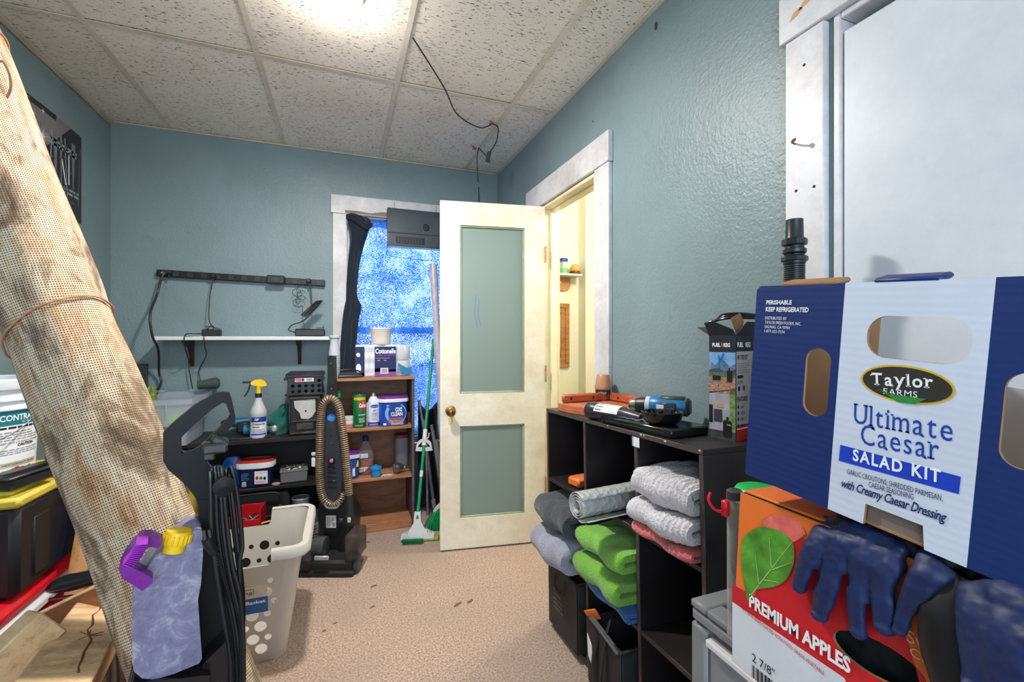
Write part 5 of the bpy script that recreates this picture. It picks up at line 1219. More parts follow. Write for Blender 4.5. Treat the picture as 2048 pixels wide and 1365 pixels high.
# rim in two end pieces (the long sides dip)
for sx in (1, -1):
    xs = {1: (.118, .180), -1: (.180, .118)}[sx]  # front, back dip ends
    pts = [(sx*xs[0] if sx > 0 else -.180, -BD/2)]; 
    fx = .173 if sx > 0 else -.180; bxx = .118 if sx > 0 else -.180
    pts = [(fx, -BD/2)]+[(sx*(BW/2-RR)+sx*RR*math.cos(a), -BD/2+RR+RR*math.sin(a)) for a in [(-math.pi/2+math.pi/2*i/8) for i in range(9)]]
    pts += [(sx*(BW/2-RR)+sx*RR*math.cos(a), BD/2-RR+RR*math.sin(a)) for a in [(math.pi/2*i/8) for i in range(9)]]+[(bxx, BD/2)]
    m = MB(); vs = []; fs = []; n = len(pts)
    sec = [(-.012, .004), (.010, .006), (.016, 0), (.017, -.032), (.014, -.034), (.012, -.004), (-.010, -.002)]
    cen = Vector((0, 0))
    for i, (x, y) in enumerate(pts):
        a = Vector(pts[max(0, i-1)]); b = Vector(pts[min(n-1, i+1)]); t_ = (b-a).normalized(); nn = Vector((t_.y, -t_.x))*(1 if sx > 0 else -1)
        for o_, z in sec: vs.append((x+nn.x*o_, y+nn.y*o_, bh+z))
    ms = len(sec)
    for i in range(n-1):
        for j in range(ms): j2 = (j+1) % ms; fs.append((i*ms+j, (i+1)*ms+j, (i+1)*ms+j2, i*ms+j2))
    fs += [tuple(range(ms)), tuple((n-1)*ms+j for j in range(ms))[::-1]]
    m.add(vs, fs); m.build('rim', basketm, lb, angle=50)
P = Print(M=FM, step=.0006); P.rect(-.07, .245, .155, .315, plain('clear_label', S(212, 204, 190), .4)); P.up(); P.rect(-.07, .205, .155, .268, plain('label_blue', S(20, 100, 170), .45)); P.poly(rrect(-.02, .282, .110, .306, .002), ink_navy); P.up(); P.poly(rrect(-.0185, .2835, .1085, .3045, .002), MATS['clear_label'])
P.up(); P.text('trueliving', -.008, .288, .106, cap=.011, mat=ink_navy, bold=.01); P.text('Laundry Basket', -.005, .245, .148, cap=.013, mat=ink_white, bold=.03); P.text('1.25 Bushel', -.005, .232, .070, cap=.008, mat=ink_white); P.build('product_label', lb)
# ================================================================ ROLLED WOVEN SHADE CLOTH
A = Vector((-.205, 1.305, .0)); B = Vector((-1.130, 1.785, 2.30)); ax = (B-A); LR = ax.length; ax.normalize()
t = NT('stained_woven_mesh'); t.set(Roughness=.85)
uvn = t.n('UVMap'); sep = t.n('SeparateXYZ'); t.l(uvn.outputs[0], sep.inputs[0]); U, V_ = sep.outputs[0], sep.outputs[1]
wob = t.noise(uvn.outputs[0], 5, 2)
def wav(x, freq, amt=.0):
    s = t.math('MULTIPLY', t.math('ADD', x, t.math('MULTIPLY', wob, .012)), freq*2*math.pi); return t.math('MULTIPLY_ADD', t.math('SINE', s), .5)
w1 = wav(U, 190); w1.node.inputs[2].default_value = .5
w2 = wav(V_, 150); w2.node.inputs[2].default_value = .5
gap = t.math('MULTIPLY', w1, w2)
grid = t.ramp(gap, [(.22, (0, 0, 0, 1)), (.62, (1, 1, 1, 1))])
mp = t.n('Mapping'); mp.inputs['Scale'].default_value = (5, 2.2, 1); t.l(uvn.outputs[0], mp.inputs[0])
n1 = t.noise(mp.outputs[0], 1.6, 6, .7, .5)
mp2 = t.n('Mapping'); mp2.inputs['Scale'].default_value = (7, 3, 1); mp2.inputs['Location'].default_value = (3, 7, 0); t.l(uvn.outputs[0], mp2.inputs[0])
n2 = t.noise(mp2.outputs[0], 1.3, 5, .7)
mp3 = t.n('Mapping'); mp3.inputs['Scale'].default_value = (60, 4, 1); t.l(uvn.outputs[0], mp3.inputs[0])
n3 = t.noise(mp3.outputs[0], 1.0, 3)
c = t.ramp(n1, [(.32, S(96, 76, 54)), (.42, S(158, 134, 108)), (.51, S(222, 204, 178)), (.60, S(204, 166, 126)), (.68, S(170, 118, 76)), (.76, S(116, 80, 54))])
c = t.mix(t.ramp(n2, [(.58, (0, 0, 0, 1)), (.74, (.45, .45, .45, 1))]), c, S(150, 150, 158))
c = t.mix(t.ramp(n2, [(.30, (.6, .6, .6, 1)), (.42, (0, 0, 0, 1))]), c, S(112, 102, 66))
c = t.mix(t.math('MULTIPLY', grid, .85), c, S(62, 48, 34)); c = t.mix(.35, c, t.ramp(n3, [(.35, S(120, 100, 76)), (.65, S(225, 220, 212))]), 'OVERLAY')
t.color(c); hh_ = t.math('MULTIPLY', grid, -1.0); t.bump(hh_, .9, .003); weave = t.m
rollo = thing('woven_roll', 'tall stained beige roll of woven mesh leaning in the corner', 'roll', A)
e1 = ax.cross(Vector((0, 1, 0))).normalized(); e2 = ax.cross(e1).normalized()
NS, NL = 72, 90; vs = []; fs = []; uvs = []
R0 = .116
def rr_(th, s):
    tie = 1-.045*math.exp(-((s-.548)/.03)**2)-.05*math.exp(-((s-.97)/.02)**2)
    fl = 1+.10*max(0, .25-s)/.25
    return R0*tie*fl*(1+.022*math.sin(3*th+5*s)+.014*math.sin(7*th-9*s)+.022*math.sin(11*s+th)+.012*math.sin(31*s+2*th))
for j in range(NL+1):
    s = j/NL
    for i in range(NS+1):
        th = 2*math.pi*i/NS; r = rr_(th if i < NS else 0, s)+(.006 if i > NS-4 else 0)
        P_ = ax*(LR*s)+e1*r*math.cos(th)+e2*r*math.sin(th); vs.append(P_); uvs.append((th*R0, LR*s))
W_ = NS+1
for j in range(NL):
    for i in range(NS): fs.append((j*W_+i, j*W_+i+1, (j+1)*W_+i+1, (j+1)*W_+i))
# spiral inner turns at both ends
def spiral(s, sgn):
    o0 = len(vs); n = 160
    for i in range(n+1):
        a = i/n*2*math.pi*4; r = R0*.93*(1-i/n*.8)
        for dz in (0, -.08*sgn*1):
            vs.append(ax*(LR*s+dz)+e1*r*math.cos(a)+e2*r*math.sin(a)); uvs.append((a*R0, LR*s+dz))
    for i in range(n): fs.append((o0+2*i, o0+2*i+1, o0+2*i+3, o0+2*i+2))
# keep the foot of the roll level with the floor
spiral(1.0, 1)
minz = 0
for i_, v in enumerate(vs):
    z = A.z+v.z
    if z < .001: v -= ax*((z-.001)/ax.z)
me = bpy.data.meshes.new('woven_layer'); me.from_pydata([tuple(v) for v in vs], [], fs); me.materials.append(weave)
ul = me.uv_layers.new(name='UVMap')
for pgn in me.polygons:
    for li in pgn.loop_indices: ul.data[li].uv = uvs[me.loops[li].vertex_index]
me.polygons.foreach_set('use_smooth', [True]*len(fs)); me.update()
o_ = bpy.data.objects.new('woven_layer', me); COL.objects.link(o_); o_.parent = rollo
twine = plain('orange_brown_twine', S(186, 132, 96), .8)
m = MB(); pts = [ax*(LR*.615+.012*math.sin(a*1+1.2))+(e1*math.cos(a)+e2*math.sin(a))*(R0*.99*1.0+.0005) for a in [2*math.pi*i/40 for i in range(40)]]
pts = [ax*(LR*.548+.048*((e1*math.cos(2*math.pi*i/40)+e2*math.sin(2*math.pi*i/40)).dot(Vector((CS, -SN, 0)))))+(e1*math.cos(2*math.pi*i/40)+e2*math.sin(2*math.pi*i/40))*(rr_(2*math.pi*i/40, .548)+.0065) for i in range(40)]
m.tube(pts, .0026, 6, closed=True); m.build('twine_tie', twine, rollo)
pts = [ax*(LR*.90)+(e1*math.cos(2*math.pi*i/40)+e2*math.sin(2*math.pi*i/40))*(rr_(2*math.pi*i/40, .90)+.003) for i in range(40)]
m = MB(); m.tube(pts, .003, 6, closed=True)
q = at(22, 150, D=1.18)-A; q2 = at(2, 122, D=1.14)-A
m.tube(smooth([at(-25, 140, D=1.14)-A, q2, at(18, 145, D=1.15)-A, at(22, 175, D=1.17)-A, at(14, 195, D=1.18)-A], 5), .003, 6); m.build('twine_tie', twine, rollo)
# ================================================================ CARPET CLEANER WITH SOLUTION TANK
DC = .90; kc = DC/FPX
pc = at(430, 677, D=DC)
CY_ = facecam(pc)
cc = thing('carpet_cleaner', 'black upright carpet cleaner with looped handle and wound cord', 'carpet cleaner', (pc.x, pc.y, 0), CY_)
_, g_ = framefn((pc.x, pc.y, 0), CY_)
cblack = plain('cleaner_black', S(20, 21, 23), .42, vs=8, **{'Specular_IOR_Level': .25})
def G2(pts, th, y, hole=None):
    m = MB(); q = [(g_(a, b, y).x, g_(a, b, y).z) for a, b in pts]; hl = [[(g_(a, b, y).x, g_(a, b, y).z) for a, b in hole]] if hole else []
    m.plate(q, th, hl, M=TR(0, y, 0) @ basis((0, 0, 0), (1, 0, 0), (0, 0, 1), (0, -1, 0))); return m
G2([(326, 866), (345, 847), (388, 812), (432, 787), (446, 784), (459, 787), (464, 800), (471, 835), (470, 846), (440, 880), (412, 904), (412, 925), (432, 945), (440, 965), (440, 1010), (396, 1010), (390, 995), (373, 972), (336, 940), (326, 922)], .020, -.008,
   [(361, 877), (390, 849), (425, 819), (449, 803), (455, 815), (461, 833), (440, 856), (415, 880), (390, 902), (363, 908)]).build('handle', cblack, cc, mods=bev(.007, 4))
G2([(396, 1000), (444, 1000), (452, 1060), (470, 1150), (486, 1230), (488, 1330), (480, 1480), (380, 1480), (392, 1300), (394, 1190), (402, 1120)], .075, -.01).build('body', cblack, cc, mods=bev(.016, 4))
m = MB(); m.box((-.05, -.02, .30), (.22, .15, .34), .03, taper=(.8, .9)); m.build('recovery_tank', plain('smoked_tank', S(40, 40, 44), .2), cc)
m = MB(); m.box((-.05, -.10, .085), (.30, .28, .13), .03, taper=(.9, .8)); m.build('nozzle_base', cblack, cc)
for x in (-.215, .115):
    m = MB(); m.lathe([(0, -.015), (.055, -.015), (.06, -.01), (.06, .01), (.055, .015), (0, .015)], 28, M=TR(x, -.01, .06) @ rotm(0, 90, 0)); m.build('wheel', rubber, cc)
G2([(405, 1330), (440, 1296), (470, 1264), (487, 1255), (488, 1430), (405, 1450)], .05, -.06).build('tank_cradle', plain('cradle_black', S(26, 26, 28), .18), cc, mods=bev(.010, 3))
G2([(250, 1372), (405, 1352), (420, 1352), (420, 1460), (258, 1480)], .09, -.080).build('tank_cradle', MATS['cradle_black'], cc, mods=bev(.010, 3))
m = MB(); m.lathe([(.014, 0), (.015, .05), (.018, .054), (.018, .060), (0, .062)], 24, M=TR(g_(447, 958, -.030)) @ rotm(90, 0, 0)); m.build('cord_hook', cblack, cc)
m = MB(); m.box(g_(430, 894, -.02), (.042, .045, .020), .004); m.box(g_(440, 882, -.02), (.03, .03, .016), .004, rot=(0, 30, 0)); m.box(g_(418, 905, -.01), (.02, .02, .03), .003); m.build('clamp_block', plain('dusty_grey_metal', S(70, 72, 72), .4, .4), cc)
m = MB(); rd = random.Random(9); cordb = plain('glossy_black_cord', S(24, 24, 26), .3)
strands = [((424, 948), (428, 1050), (438, 1140), (462, 1230), (474, 1330)), ((430, 944), (436, 1060), (450, 1150), (470, 1240), (480, 1330)), ((436, 943), (446, 1050), (458, 1140), (478, 1230), (485, 1330)), ((442, 944), (454, 1050), (465, 1130), (482, 1200), (487, 1320)), ((452, 950), (466, 1050), (474, 1110), (480, 1180), (476, 1330)), ((458, 956), (472, 1060), (482, 1150), (486, 1210), (484, 1330)), ((461, 940), (476, 1000), (484, 1090), (479, 1130), (482, 1240)), ((420, 955), (424, 1060), (432, 1130), (446, 1220), (462, 1330))]
for i, st in enumerate(strands):
    y = -.055-.006*(i % 4); m2 = MB()
    top = [g_(st[0][0]-2, 965, y+.01), g_(st[0][0]+1, st[0][1]-6, y)]
    pts = [g_(a, b, y-.004*j) for j, (a, b) in enumerate(st)]; pts += [g_(st[-1][0]-4, 1440, y-.02), g_(st[-1][0]-30, 1480, y-.02)]
    m2.tube(smooth(top+pts[1:], 7), .0042, 8); m2.build('cord_strand', cordb, cc)
m = MB(); c0 = g_(411, 1075, -.075)
m.tube([g_(408, 1062, -.085), g_(411, 1080, -.085)], .0026, 8, steel); m.tube([g_(418, 1060, -.085), g_(421, 1076, -.085)], .0026, 8, steel)
m.tube(smooth([g_(415, 1078, -.082), g_(420, 1092, -.082), g_(427, 1104, -.080), g_(433, 1118, -.078)], 4), [.010]*5+[.008]*4+[.0055]*4, 12, cordb)
for i in range(5): q = g_(430+i*1.5, 1108+i*5, -.079); m.lathe([(.0062, -.001), (.0062, .001)], 10, cordb, TR(q) @ rotm(0, 25, 0))
m.tube(smooth([g_(434, 1120, -.078), g_(450, 1170, -.075), g_(468, 1230, -.07), g_(478, 1320, -.07), g_(480, 1420, -.08)], 5), .0040, 8, cordb)
m.build('mains_plug', None, cc)
# solution tank
jd = .845; kj = jd/FPX; pj = at(335, 677, D=jd)
jz = CAMH+(677-1362)*kj; JY = facecam(pj)
tk = thing('solution_tank', 'cloudy lavender plastic jug with yellow cap set in the carpet cleaner', 'jug', (pj.x, pj.y, jz), JY)
_, j_ = framefn((pj.x, pj.y, jz), JY)
t = NT('cloudy_lavender_plastic'); t.set(Roughness=.3, IOR=1.25); t.b.inputs['Transmission Weight'].default_value = .25
v = t.coord(); a = t.noise(v, 26, 6, .75, .6); b = t.noise(v, 5, 3)
cj = t.ramp(a, [(.35, S(132, 126, 158)), (.52, S(154, 150, 182)), (.64, S(200, 200, 214))]); cj = t.mix(t.ramp(b, [(.45, (0, 0, 0, 1)), (.62, (.7, .7, .7, 1))]), cj, S(118, 114, 150))
t.color(cj); t.bump(a, .35, .002); jugm = t.m
def J2(pts, th, y, hole=None):
    m = MB(); q = [(j_(a, b, y).x, j_(a, b, y).z) for a, b in pts]
    m.plate(q, th, M=TR(0, y, 0) @ basis((0, 0, 0), (1, 0, 0), (0, 0, 1), (0, -1, 0))); return m
jo = [(333, 1098), (345, 1090), (370, 1070), (380, 1064), (400, 1060), (405, 1066), (406, 1110), (402, 1170), (396, 1200), (400, 1260), (404, 1318), (398, 1328), (350, 1348), (310, 1360), (284, 1358), (268, 1344), (264, 1325), (264, 1190), (270, 1172), (296, 1135), (312, 1112)]
J2(jo, .092, -.055).build('tank_body', jugm, tk, mods=bev(.016, 5))
J2([(268, 1306), (400, 1290), (402, 1316), (350, 1344), (310, 1355), (286, 1354), (270, 1340)], .004, -.0535).build('base_band', plain('pale_lavender', S(176, 168, 208), .35), tk, mods=bev(.001, 1))
m = MB(); nk = TR(j_(349, 1096, -.112+.06)) @ rotm(0, 14, 0); m.lathe([(.017, -.006), (.017, .006), (.0205, .007), (.0215, .010), (.0215, .026), (.019, .031), (0, .032)], 28, M=nk)
for i in range(20): a = i/20*2*math.pi; m.box((.0215*math.cos(a), .0215*math.sin(a), .018), (.003, .003, .016), .0008, M=nk)
m.build('cap', yellow_p, tk)
ph_ = [(288, 1075), (302, 1074), (326, 1084), (316, 1098), (300, 1094), (286, 1099), (272, 1114), (264, 1132), (270, 1138), (306, 1159), (305, 1167), (285, 1183), (245, 1158), (237, 1138), (247, 1116), (262, 1095), (279, 1077)]
J2(ph_, .036, -.082).build('grip_handle', plain('violet_plastic', S(126, 30, 150), .3), tk, mods=bev(.005, 3))
m = MB()
for i in range(13): u = i/12; q = j_(258+26*u+4*math.sin(u*3), 1124-42*u, -.100); m.box(q, (.016, .040, .0018), .0007, rot=(0, 38-30*u+0, 0))
m.build('grip_rib', plain('violet_rib', S(166, 50, 192), .3), tk)
# ================================================================ LEFT FOREGROUND
# tote with yellow lid standing on the red cooler
tx1, ty0 = -.950, 1.86; TWd, TDp = .33, .50
tz0, tz1 = .404, .705
o = thing('yellow_lid_tote', 'black storage tote with yellow lid under the white bucket', 'storage tote', (tx1-TWd/2, ty0+TDp/2, tz0))
m = MB(); m.box((0, 0, (tz1-tz0)/2), (TWd*.93, TDp*.94, tz1-tz0), .02, taper=(1.06, 1.05)); m.box((TWd/2-.012, -.12, .14), (.02, .09, .20), .006); m.box((-.03, -TDp/2+.014, .14), (.09, .02, .20), .006); m.build('tote_body', plain('tote_black', S(26, 25, 29), .5, var=.25, vs=7), o)
m = MB(); lz = tz1-tz0; m.box((0, 0, lz+.012), (TWd+.02, TDp+.02, .034), .010); m.box((0, 0, lz+.036), (TWd-.05, TDp-.05, .018), .006); m.build('lid', plain('dusty_yellow_lid', S(206, 184, 62), .45, var=.15), o)
P = Print(M=TR(.02, -TDp/2-.0035, .11) @ Mf)
lidz = tz1+.044+.001
# bucket
bc_ = thing('white_bucket', 'white plastic bucket with a printed adhesive label on the tote', 'bucket', (-1.140, 2.035, lidz))
m = MB(); m.lathe([(.128, 0), (.131, .004), (.139, .20), (.1408, .245), (.150, .247), (.150, .253), (.143, .255), (.144, .275), (.152, .277), (.152, .283), (.145, .285), (.146, .312), (.156, .315), (.158, .322), (.158, .345), (.152, .350), (.142, .348), (.136, .20), (.126, .01), (0, .008)], 56); m.build('bucket_body', white_p, bc_)
m = MB(); q0 = math.radians(-140); m.cyl((-.075, -.185, .125), (.10, -.150, .155), .012, .012, 14); m.build('grip', white_p, bc_)
m = MB(); m.tube(smooth([(-.156, -.02, .262), (-.13, -.13, .16), (-.085, -.187, .123), (.11, -.148, .156), (.155, -.06, .20), (.160, .0, .262)], 5), .0022, 6); m.build('wire_bail', steel, bc_)
yb = -50
def bwf(x, y, h):
    r = .1308+.0411*y+.0012+h*1.5; y += .022; a = math.radians(-90-yb+30)+x/.138
    return Vector((r*math.cos(a), r*math.sin(a), y))
P = Print(bwf, sub=.008, step=.0004); P.rect(-.16, .015, .13, .222, ink_white); P.up(); P.rect(-.085, .174, .075, .222, ink_teal); P.up()
P.text('CONTRACTOR', -.078, .190, .072, cap=.018, mat=ink_white, bold=.025); P.text('ALL-WEATHER ADHESIVE', -.02, .180, .070, cap=.006, mat=ink_white)
P.lines(-.082, .163, .07, .172, 1, ink_black, .7, rag=.1); P.lines(-.08, .125, .07, .158, 4, ink_grey, .3, rag=.4, seed=4); P.text('KEEP OUT OF REACH OF CHILDREN', -.078, .113, .068, cap=.006, mat=ink_black); P.text('CAUTION', -.03, .102, .026, cap=.0085, mat=ink_black, bold=.03)
P.lines(-.078, .078, .068, .098, 3, ink_grey, .3, seed=8); P.rect(-.078, .0375, .045, .052, plain('tan_band', S(190, 185, 150), .6)); P.lines(-.15, .03, -.095, .21, 13, ink_grey, .3, seed=13); P.lines(.082, .05, .125, .14, 6, ink_grey, .3, seed=14); P.up()
P.disc(-.03, .024, .012, .010, ink_red); P.text('Q-Bell', -.05, .020, .02, cap=.010, mat=ink_black, bold=.04, shear=.2); P.text('NET WEIGHT 78 LBS', -.07, .042, .035, cap=.005, mat=ink_black); P.build('bucket_label', bc_)
# black trays on the tote lid
o = thing('black_tray', 'shallow black plastic tray stacked beside the bucket on the yellow lid', 'tray', (-.972, 1.950, lidz), 78)
m = MB(); 
m.box((0, -.0, .020), (.16, .045, .036), .006, taper=(1.08, 1.1)); m.build('tray_body', plain('tray_black', S(36, 38, 38), .35), o)
m = MB(); m.box((.0, 0, .043), (.19, .058, .008), .003); m.tube([(.04, -.0, .052), (.10, .0, .050)], .005, 8); m.build('tray_rim', plain('tray_rim', S(50, 54, 58), .4), o)
o2 = thing('paint_scraper', 'dark metal blade lying on the black tray near the bucket', 'tool', (-.975, 1.94, lidz+.048), 74)
m = MB(); m.plate(sm2([(-.08, -.015), (-.02, -.020), (.04, -.016), (.080, -.010), (.086, 0), (.078, .010), (.02, .016), (-.07, .014)], 3), .006, [ell(.070, 0, .006, .004, 10)], M=TR(0, 0, .012)); m.build('blade', plain('dull_dark_metal', S(72, 62, 62), .35, .7), o2)
o = thing('black_cup', 'black plastic cup standing at the right of the bucket', 'cup', (-.966, 2.112, lidz))
m = MB(); m.lathe([(.030, 0), (.034, .004), (.036, .075), (.037, .10), (.034, .10), (.032, .006), (0, .005)], 24); m.build('cup', plain('cup_black', S(48, 50, 52), .25), o)
o_ = o
# red cooler with white band
coz = .424
o = thing('red_cooler', 'red cooler with white band beneath the black tote', 'cooler', (-1.128, 1.98, 0))
m = MB(); m.box((0, 0, .15), (.315, .86, .30), .02, taper=(1.03, 1.02)); m.build('cooler_body', plain('cooler_red', S(170, 14, 26), .3, var=.08), o)
m = MB(); m.box((0, 0, .320), (.335, .89, .040), .012); m.build('white_band', plain('cooler_white', S(220, 220, 222), .35, var=.03), o)
m = MB(); m.box((0, 0, .371), (.330, .88, .062), .024, taper=(.94, .96)); m.build('cooler_lid', plain('cooler_red_lid', S(205, 18, 32), .3, var=.05), o)
# blue bin and stick
o = thing('blue_bin', 'blue plastic bin in the dark gap behind the mesh roll', 'bin', (-.76, 2.58, 0))
m = MB(); m.box((0, 0, .30), (.16, .20, .58), .02, taper=(1.1, 1.1)); m.build('bin_body', plain('bin_blue', S(18, 70, 150), .4), o)
m = MB(); m.box((0, 0, .595), (.19, .23, .022), .006); m.build('bin_rim', MATS['dusty_yellow_lid'], o)
pine = wood('pale_pine', S(214, 176, 132), S(176, 132, 92), .6, (3, 3, 16), dirt=S(150, 110, 80))
pine_d = wood('brown_ply', S(156, 98, 58), S(120, 70, 40), .55, (3, 12, 12))
pinex = wood('pale_pine_long', S(220, 184, 142), S(182, 140, 98), .6, (16, 3, 16), 2.2, dirt=S(150, 108, 78))
a = at(158, 1155, D=1.62); b = at(180, 1030, D=1.68)
o = thing('wooden_post', 'upright brown wooden post behind the black bike saddle', 'post', (a.x, a.y, 0))
dv = (b-a); dv = dv/dv.z; m = MB(); top = dv*.80-dv*a.z+Vector((0, 0, 0)); q0 = -dv*a.z
Mq = basis(Vector((q0.x, q0.y, 0)), (1, 0, 0), (0, 1, 0), (dv.x, dv.y, 1)); m.box((0, 0, .40), (.055, .045, .80), .003, M=Mq); m.build('post', wood('honey_wood', S(184, 132, 76), S(140, 94, 50), .5, (14, 14, 2)), o)
# the big timber
def timber(name, label, p0, p1, w, h, mat, roll=0, cat='timber'):
    p0, p1 = Vector(p0), Vector(p1); d = p1-p0; L = d.length; d.normalize(); s = d.cross(Vector((0, 0, 1))).normalized(); n = s.cross(d)
    R = Matrix.Rotation(math.radians(roll), 3, d); s = R @ s; n = R @ n
    o = thing(name, label, cat, M=basis(p0, d, s, n)); m = MB(); m.box((L/2, 0, 0), (L, w, h), .004); m.build('timber', mat, o); return o, L
pA0 = at(203, 1238, D=1.34); pA1 = at(40, 1500, D=.86)
o, L_ = timber('large_timber', 'large pale timber with a dark crack lying in front of the roll', pA1, pA0+(pA0-pA1)*.02, .135, .115, pinex, 14)
m = MB(); rd = random.Random(3); crk = plain('dark_crack', S(120, 60, 40), .8)
x = L_*.25; y = .035; pts = []
while x < L_*.95: pts.append((x, y, .0575)); x += .03; y += rd.uniform(-.012, .008)
m.tube(pts, [.0012+.0022*rd.random() for _ in pts], 5)
for i in range(7): q = pts[6]; m.tube([q, (q[0]+rd.uniform(-.03, .03), q[1]+rd.uniform(-.03, .03), .0575)], .0012, 5)
m.build('crack', crk, o)
p0 = at(-60, 1392, D=1.0); p1 = at(96, 1240, D=1.13)
timber('short_timber', 'light sawn board at the lower left corner of the picture', p0, p1, .065, .085, pinex, -8)
# brown plywood panel between them
PMt = TR(at(140, 1260, D=1.28)) @ rotm(0, 0, -YD) @ basis((0, 0, 0), (1, 0, 0), (0, .25, .968), (0, -.968, .25)); pf = PX(PMt)
o = thing('plywood_panel', 'brown plywood panel wedged between the two pale timbers', 'panel', M=PMt)
m = MB(); m.plate([pf(*q) for q in ((66, 1238), (208, 1168), (228, 1190), (190, 1300), (150, 1420), (110, 1430), (74, 1290))], .012); m.build('panel', pine_d, o)
m = MB(); c_ = pf(84, 1262); m.tube(smooth([(c_[0]-.012, c_[1]+.034, 0), (c_[0]-.016, c_[1], .0), (c_[0]+.004, c_[1]-.03, 0), (c_[0]+.018, c_[1]-.018, 0), (c_[0]+.012, c_[1]+.012, 0)], 4, True), .0018, 6, closed=True); m.build('knot_ring', plain('knot_dark', S(90, 50, 30), .7), o)
m = MB(); e0 = pf(66, 1236); e1_ = pf(208, 1166); m.tube([(e0[0], e0[1], -.006), (e1_[0], e1_[1], -.006)], .008, 4); m.build('split_edge', pine, o)
# support block under the timbers
o = thing('wooden_crate', 'low red crate under the pale timbers at the picture edge', 'crate', (-.68, 1.22, 0))
m = MB(); m.box((0, 0, .012), (.36, .44, .02), .003); 
for c_, d_ in (((0, -.21, .15), (.36, .02, .27)), ((0, .21, .15), (.36, .02, .27)), ((-.17, 0, .15), (.02, .40, .27)), ((.17, 0, .15), (.02, .40, .27))): m.box(c_, d_, .003)
m.build('crate_body', plain('crate_red', S(150, 16, 24), .4), o)
# bicycle saddle
ps2 = at(170, 1168, D=1.40)
o = thing('bike_saddle', 'glossy black bicycle saddle nose poking out left of the roll', 'saddle', ps2, -YD); o.scale = (1.25, 1.25, 1.3)
m = MB(); pts = [(-.085, 0, -.012), (-.078, 0, -.008), (-.055, 0, .000), (-.02, 0, .006), (.02, 0, .016), (.06, 0, .026), (.10, 0, .032), (.13, 0, .034)]
m.tube(smooth(pts, 4), [r for r in [x.x for x in smooth([(r, 0, 0) for r in (.006, .020, .028, .030, .030, .034, .044, .052)], 4)]], 20, flat=.62, up=(0, 0, 1)); m.build('cover', plain('saddle_vinyl', S(28, 32, 36), .22), o)
m = MB(); m.tube(smooth([(-.07, -.018, -.028), (0, -.028, -.014), (.1, -.03, .0)], 4), .004, 6); m.build('rail', steel, o)
m = MB(); m.cyl((.06, 0, .005), (.06, .02, -ps2.z+.002), .014, .014, 14); m.build('seat_post', steel, o)
# yellow bag between roll and cleaner
pz = at(388, 1010, D=1.50)
o = thing('yellow_bag', 'crumpled yellow bag between the mesh roll and the carpet cleaner', 'bag', (pz.x-.02, pz.y+.02, 0))
m = MB(); m.sheet(lambda u, v: blob(u, v, (.085, .05, pz.z+.05)), 40, 24); m.build('bag_body', plain('mustard_film', S(206, 176, 66), .45, var=.3, vs=20, bump=.6, bs=30), o)
# ================================================================ CUBE SHELF ON THE RIGHT
cub = plain('black_brown_laminate', S(38, 33, 34), .4, var=.25, vs=8)
edgem = plain('worn_board_edge', S(74, 66, 66), .5, var=.3, vs=60)
CL, CDp, CHt, TH = .925, .292, .922, .015
TILT = 1.9
# local frame: x runs toward the camera (-Y), y up, z out toward the room (-X)
CM = TR(.852, 1.778, 0) @ Matrix.Rotation(math.radians(-TILT), 4, 'X') @ basis((0, 0, 0), (0, -1, 0), (0, 0, 1), (-1, 0, 0))
cs = thing('cube_shelf', 'black cube storage shelf against the right wall', 'shelf unit', M=CM)
cq = PX(CM)
def cb(name, x0, y0, x1, y1, z0=-CDp, z1=0.0, mat=cub, par=cs, b=.0012):
    m = MB(); m.box(((x0+x1)/2, (y0+y1)/2, (z0+z1)/2), (x1-x0, y1-y0, z1-z0), b); return m.build(name, mat, par)
cb('top_board', 0, CHt-TH, CL, CHt)
cb('side_panel', 0, 0, TH, CHt-TH-.0003); cb('side_panel', CL-TH, -.03, CL, CHt-TH-.0003)
DX = [cq(1169, 900)[0], cq(1271, 900)[0]]
for x in DX: cb('divider', x-TH/2, .0, x+TH/2, CHt-TH-.0003, -CDp+.004, -.0005)
cols_ = [(TH, DX[0]-TH/2), (DX[0]+TH/2, DX[1]-TH/2), (DX[1]+TH/2, CL-TH)]
RY = (.020, .322, .622)
for a, b in cols_:
    for y in RY: cb('shelf', a+.0004, y-TH, b-.0004, y, -CDp+.004, -.001)
cb('back_panel', TH, .02, CL-TH, CHt-TH, -CDp, -CDp+.0035)
# worn pale nicks along the top edge
m = MB(); rd = random.Random(6)
for px in (1282, 1330, 1423, 1288, 1216):
    x = cq(px, 870 if px < 1400 else 905)[0]; m.box((min(x, CL-.01), CHt-.004, .0003), (rd.uniform(.004, .010), .005, .0012), .0003)
m.build('chipped_edge', plain('chip_white', S(200, 195, 190), .7), cs)
x = cq(1270, 880)[0]
m = MB(); m.box((x+.008, CHt-TH-.016, .0010), (.030, .030, .0008), .0002, paper); m.box((x-.011, CHt-TH-.016, .0012), (.006, .030, .0008), .0002, ink_lblue); m.build('paper_sticker', None, cs)
# worn front edge strip on the top board
cb('edge_band', .0, CHt-TH+.001, CL, CHt-.001, .0, .0006, edgem)
for x in (TH/2, DX[0], DX[1], CL-TH/2): cb('edge_band', x-TH/2+.001, .0, x+TH/2-.001, CHt-TH-.001, .0, .0006, edgem)
def cw(x, y, z): return CM @ Vector((x, y, z))
def inq(name, label, cat, x, y, z, yaw=0, group=None):
    """thing in a cube: local frame keeps x along the shelf, y up, z out; origin at its base"""
    return thing(name, label, cat, M=CM @ TR(x, y, z) @ Matrix.Rotation(math.radians(yaw), 4, 'Y'), group=group)
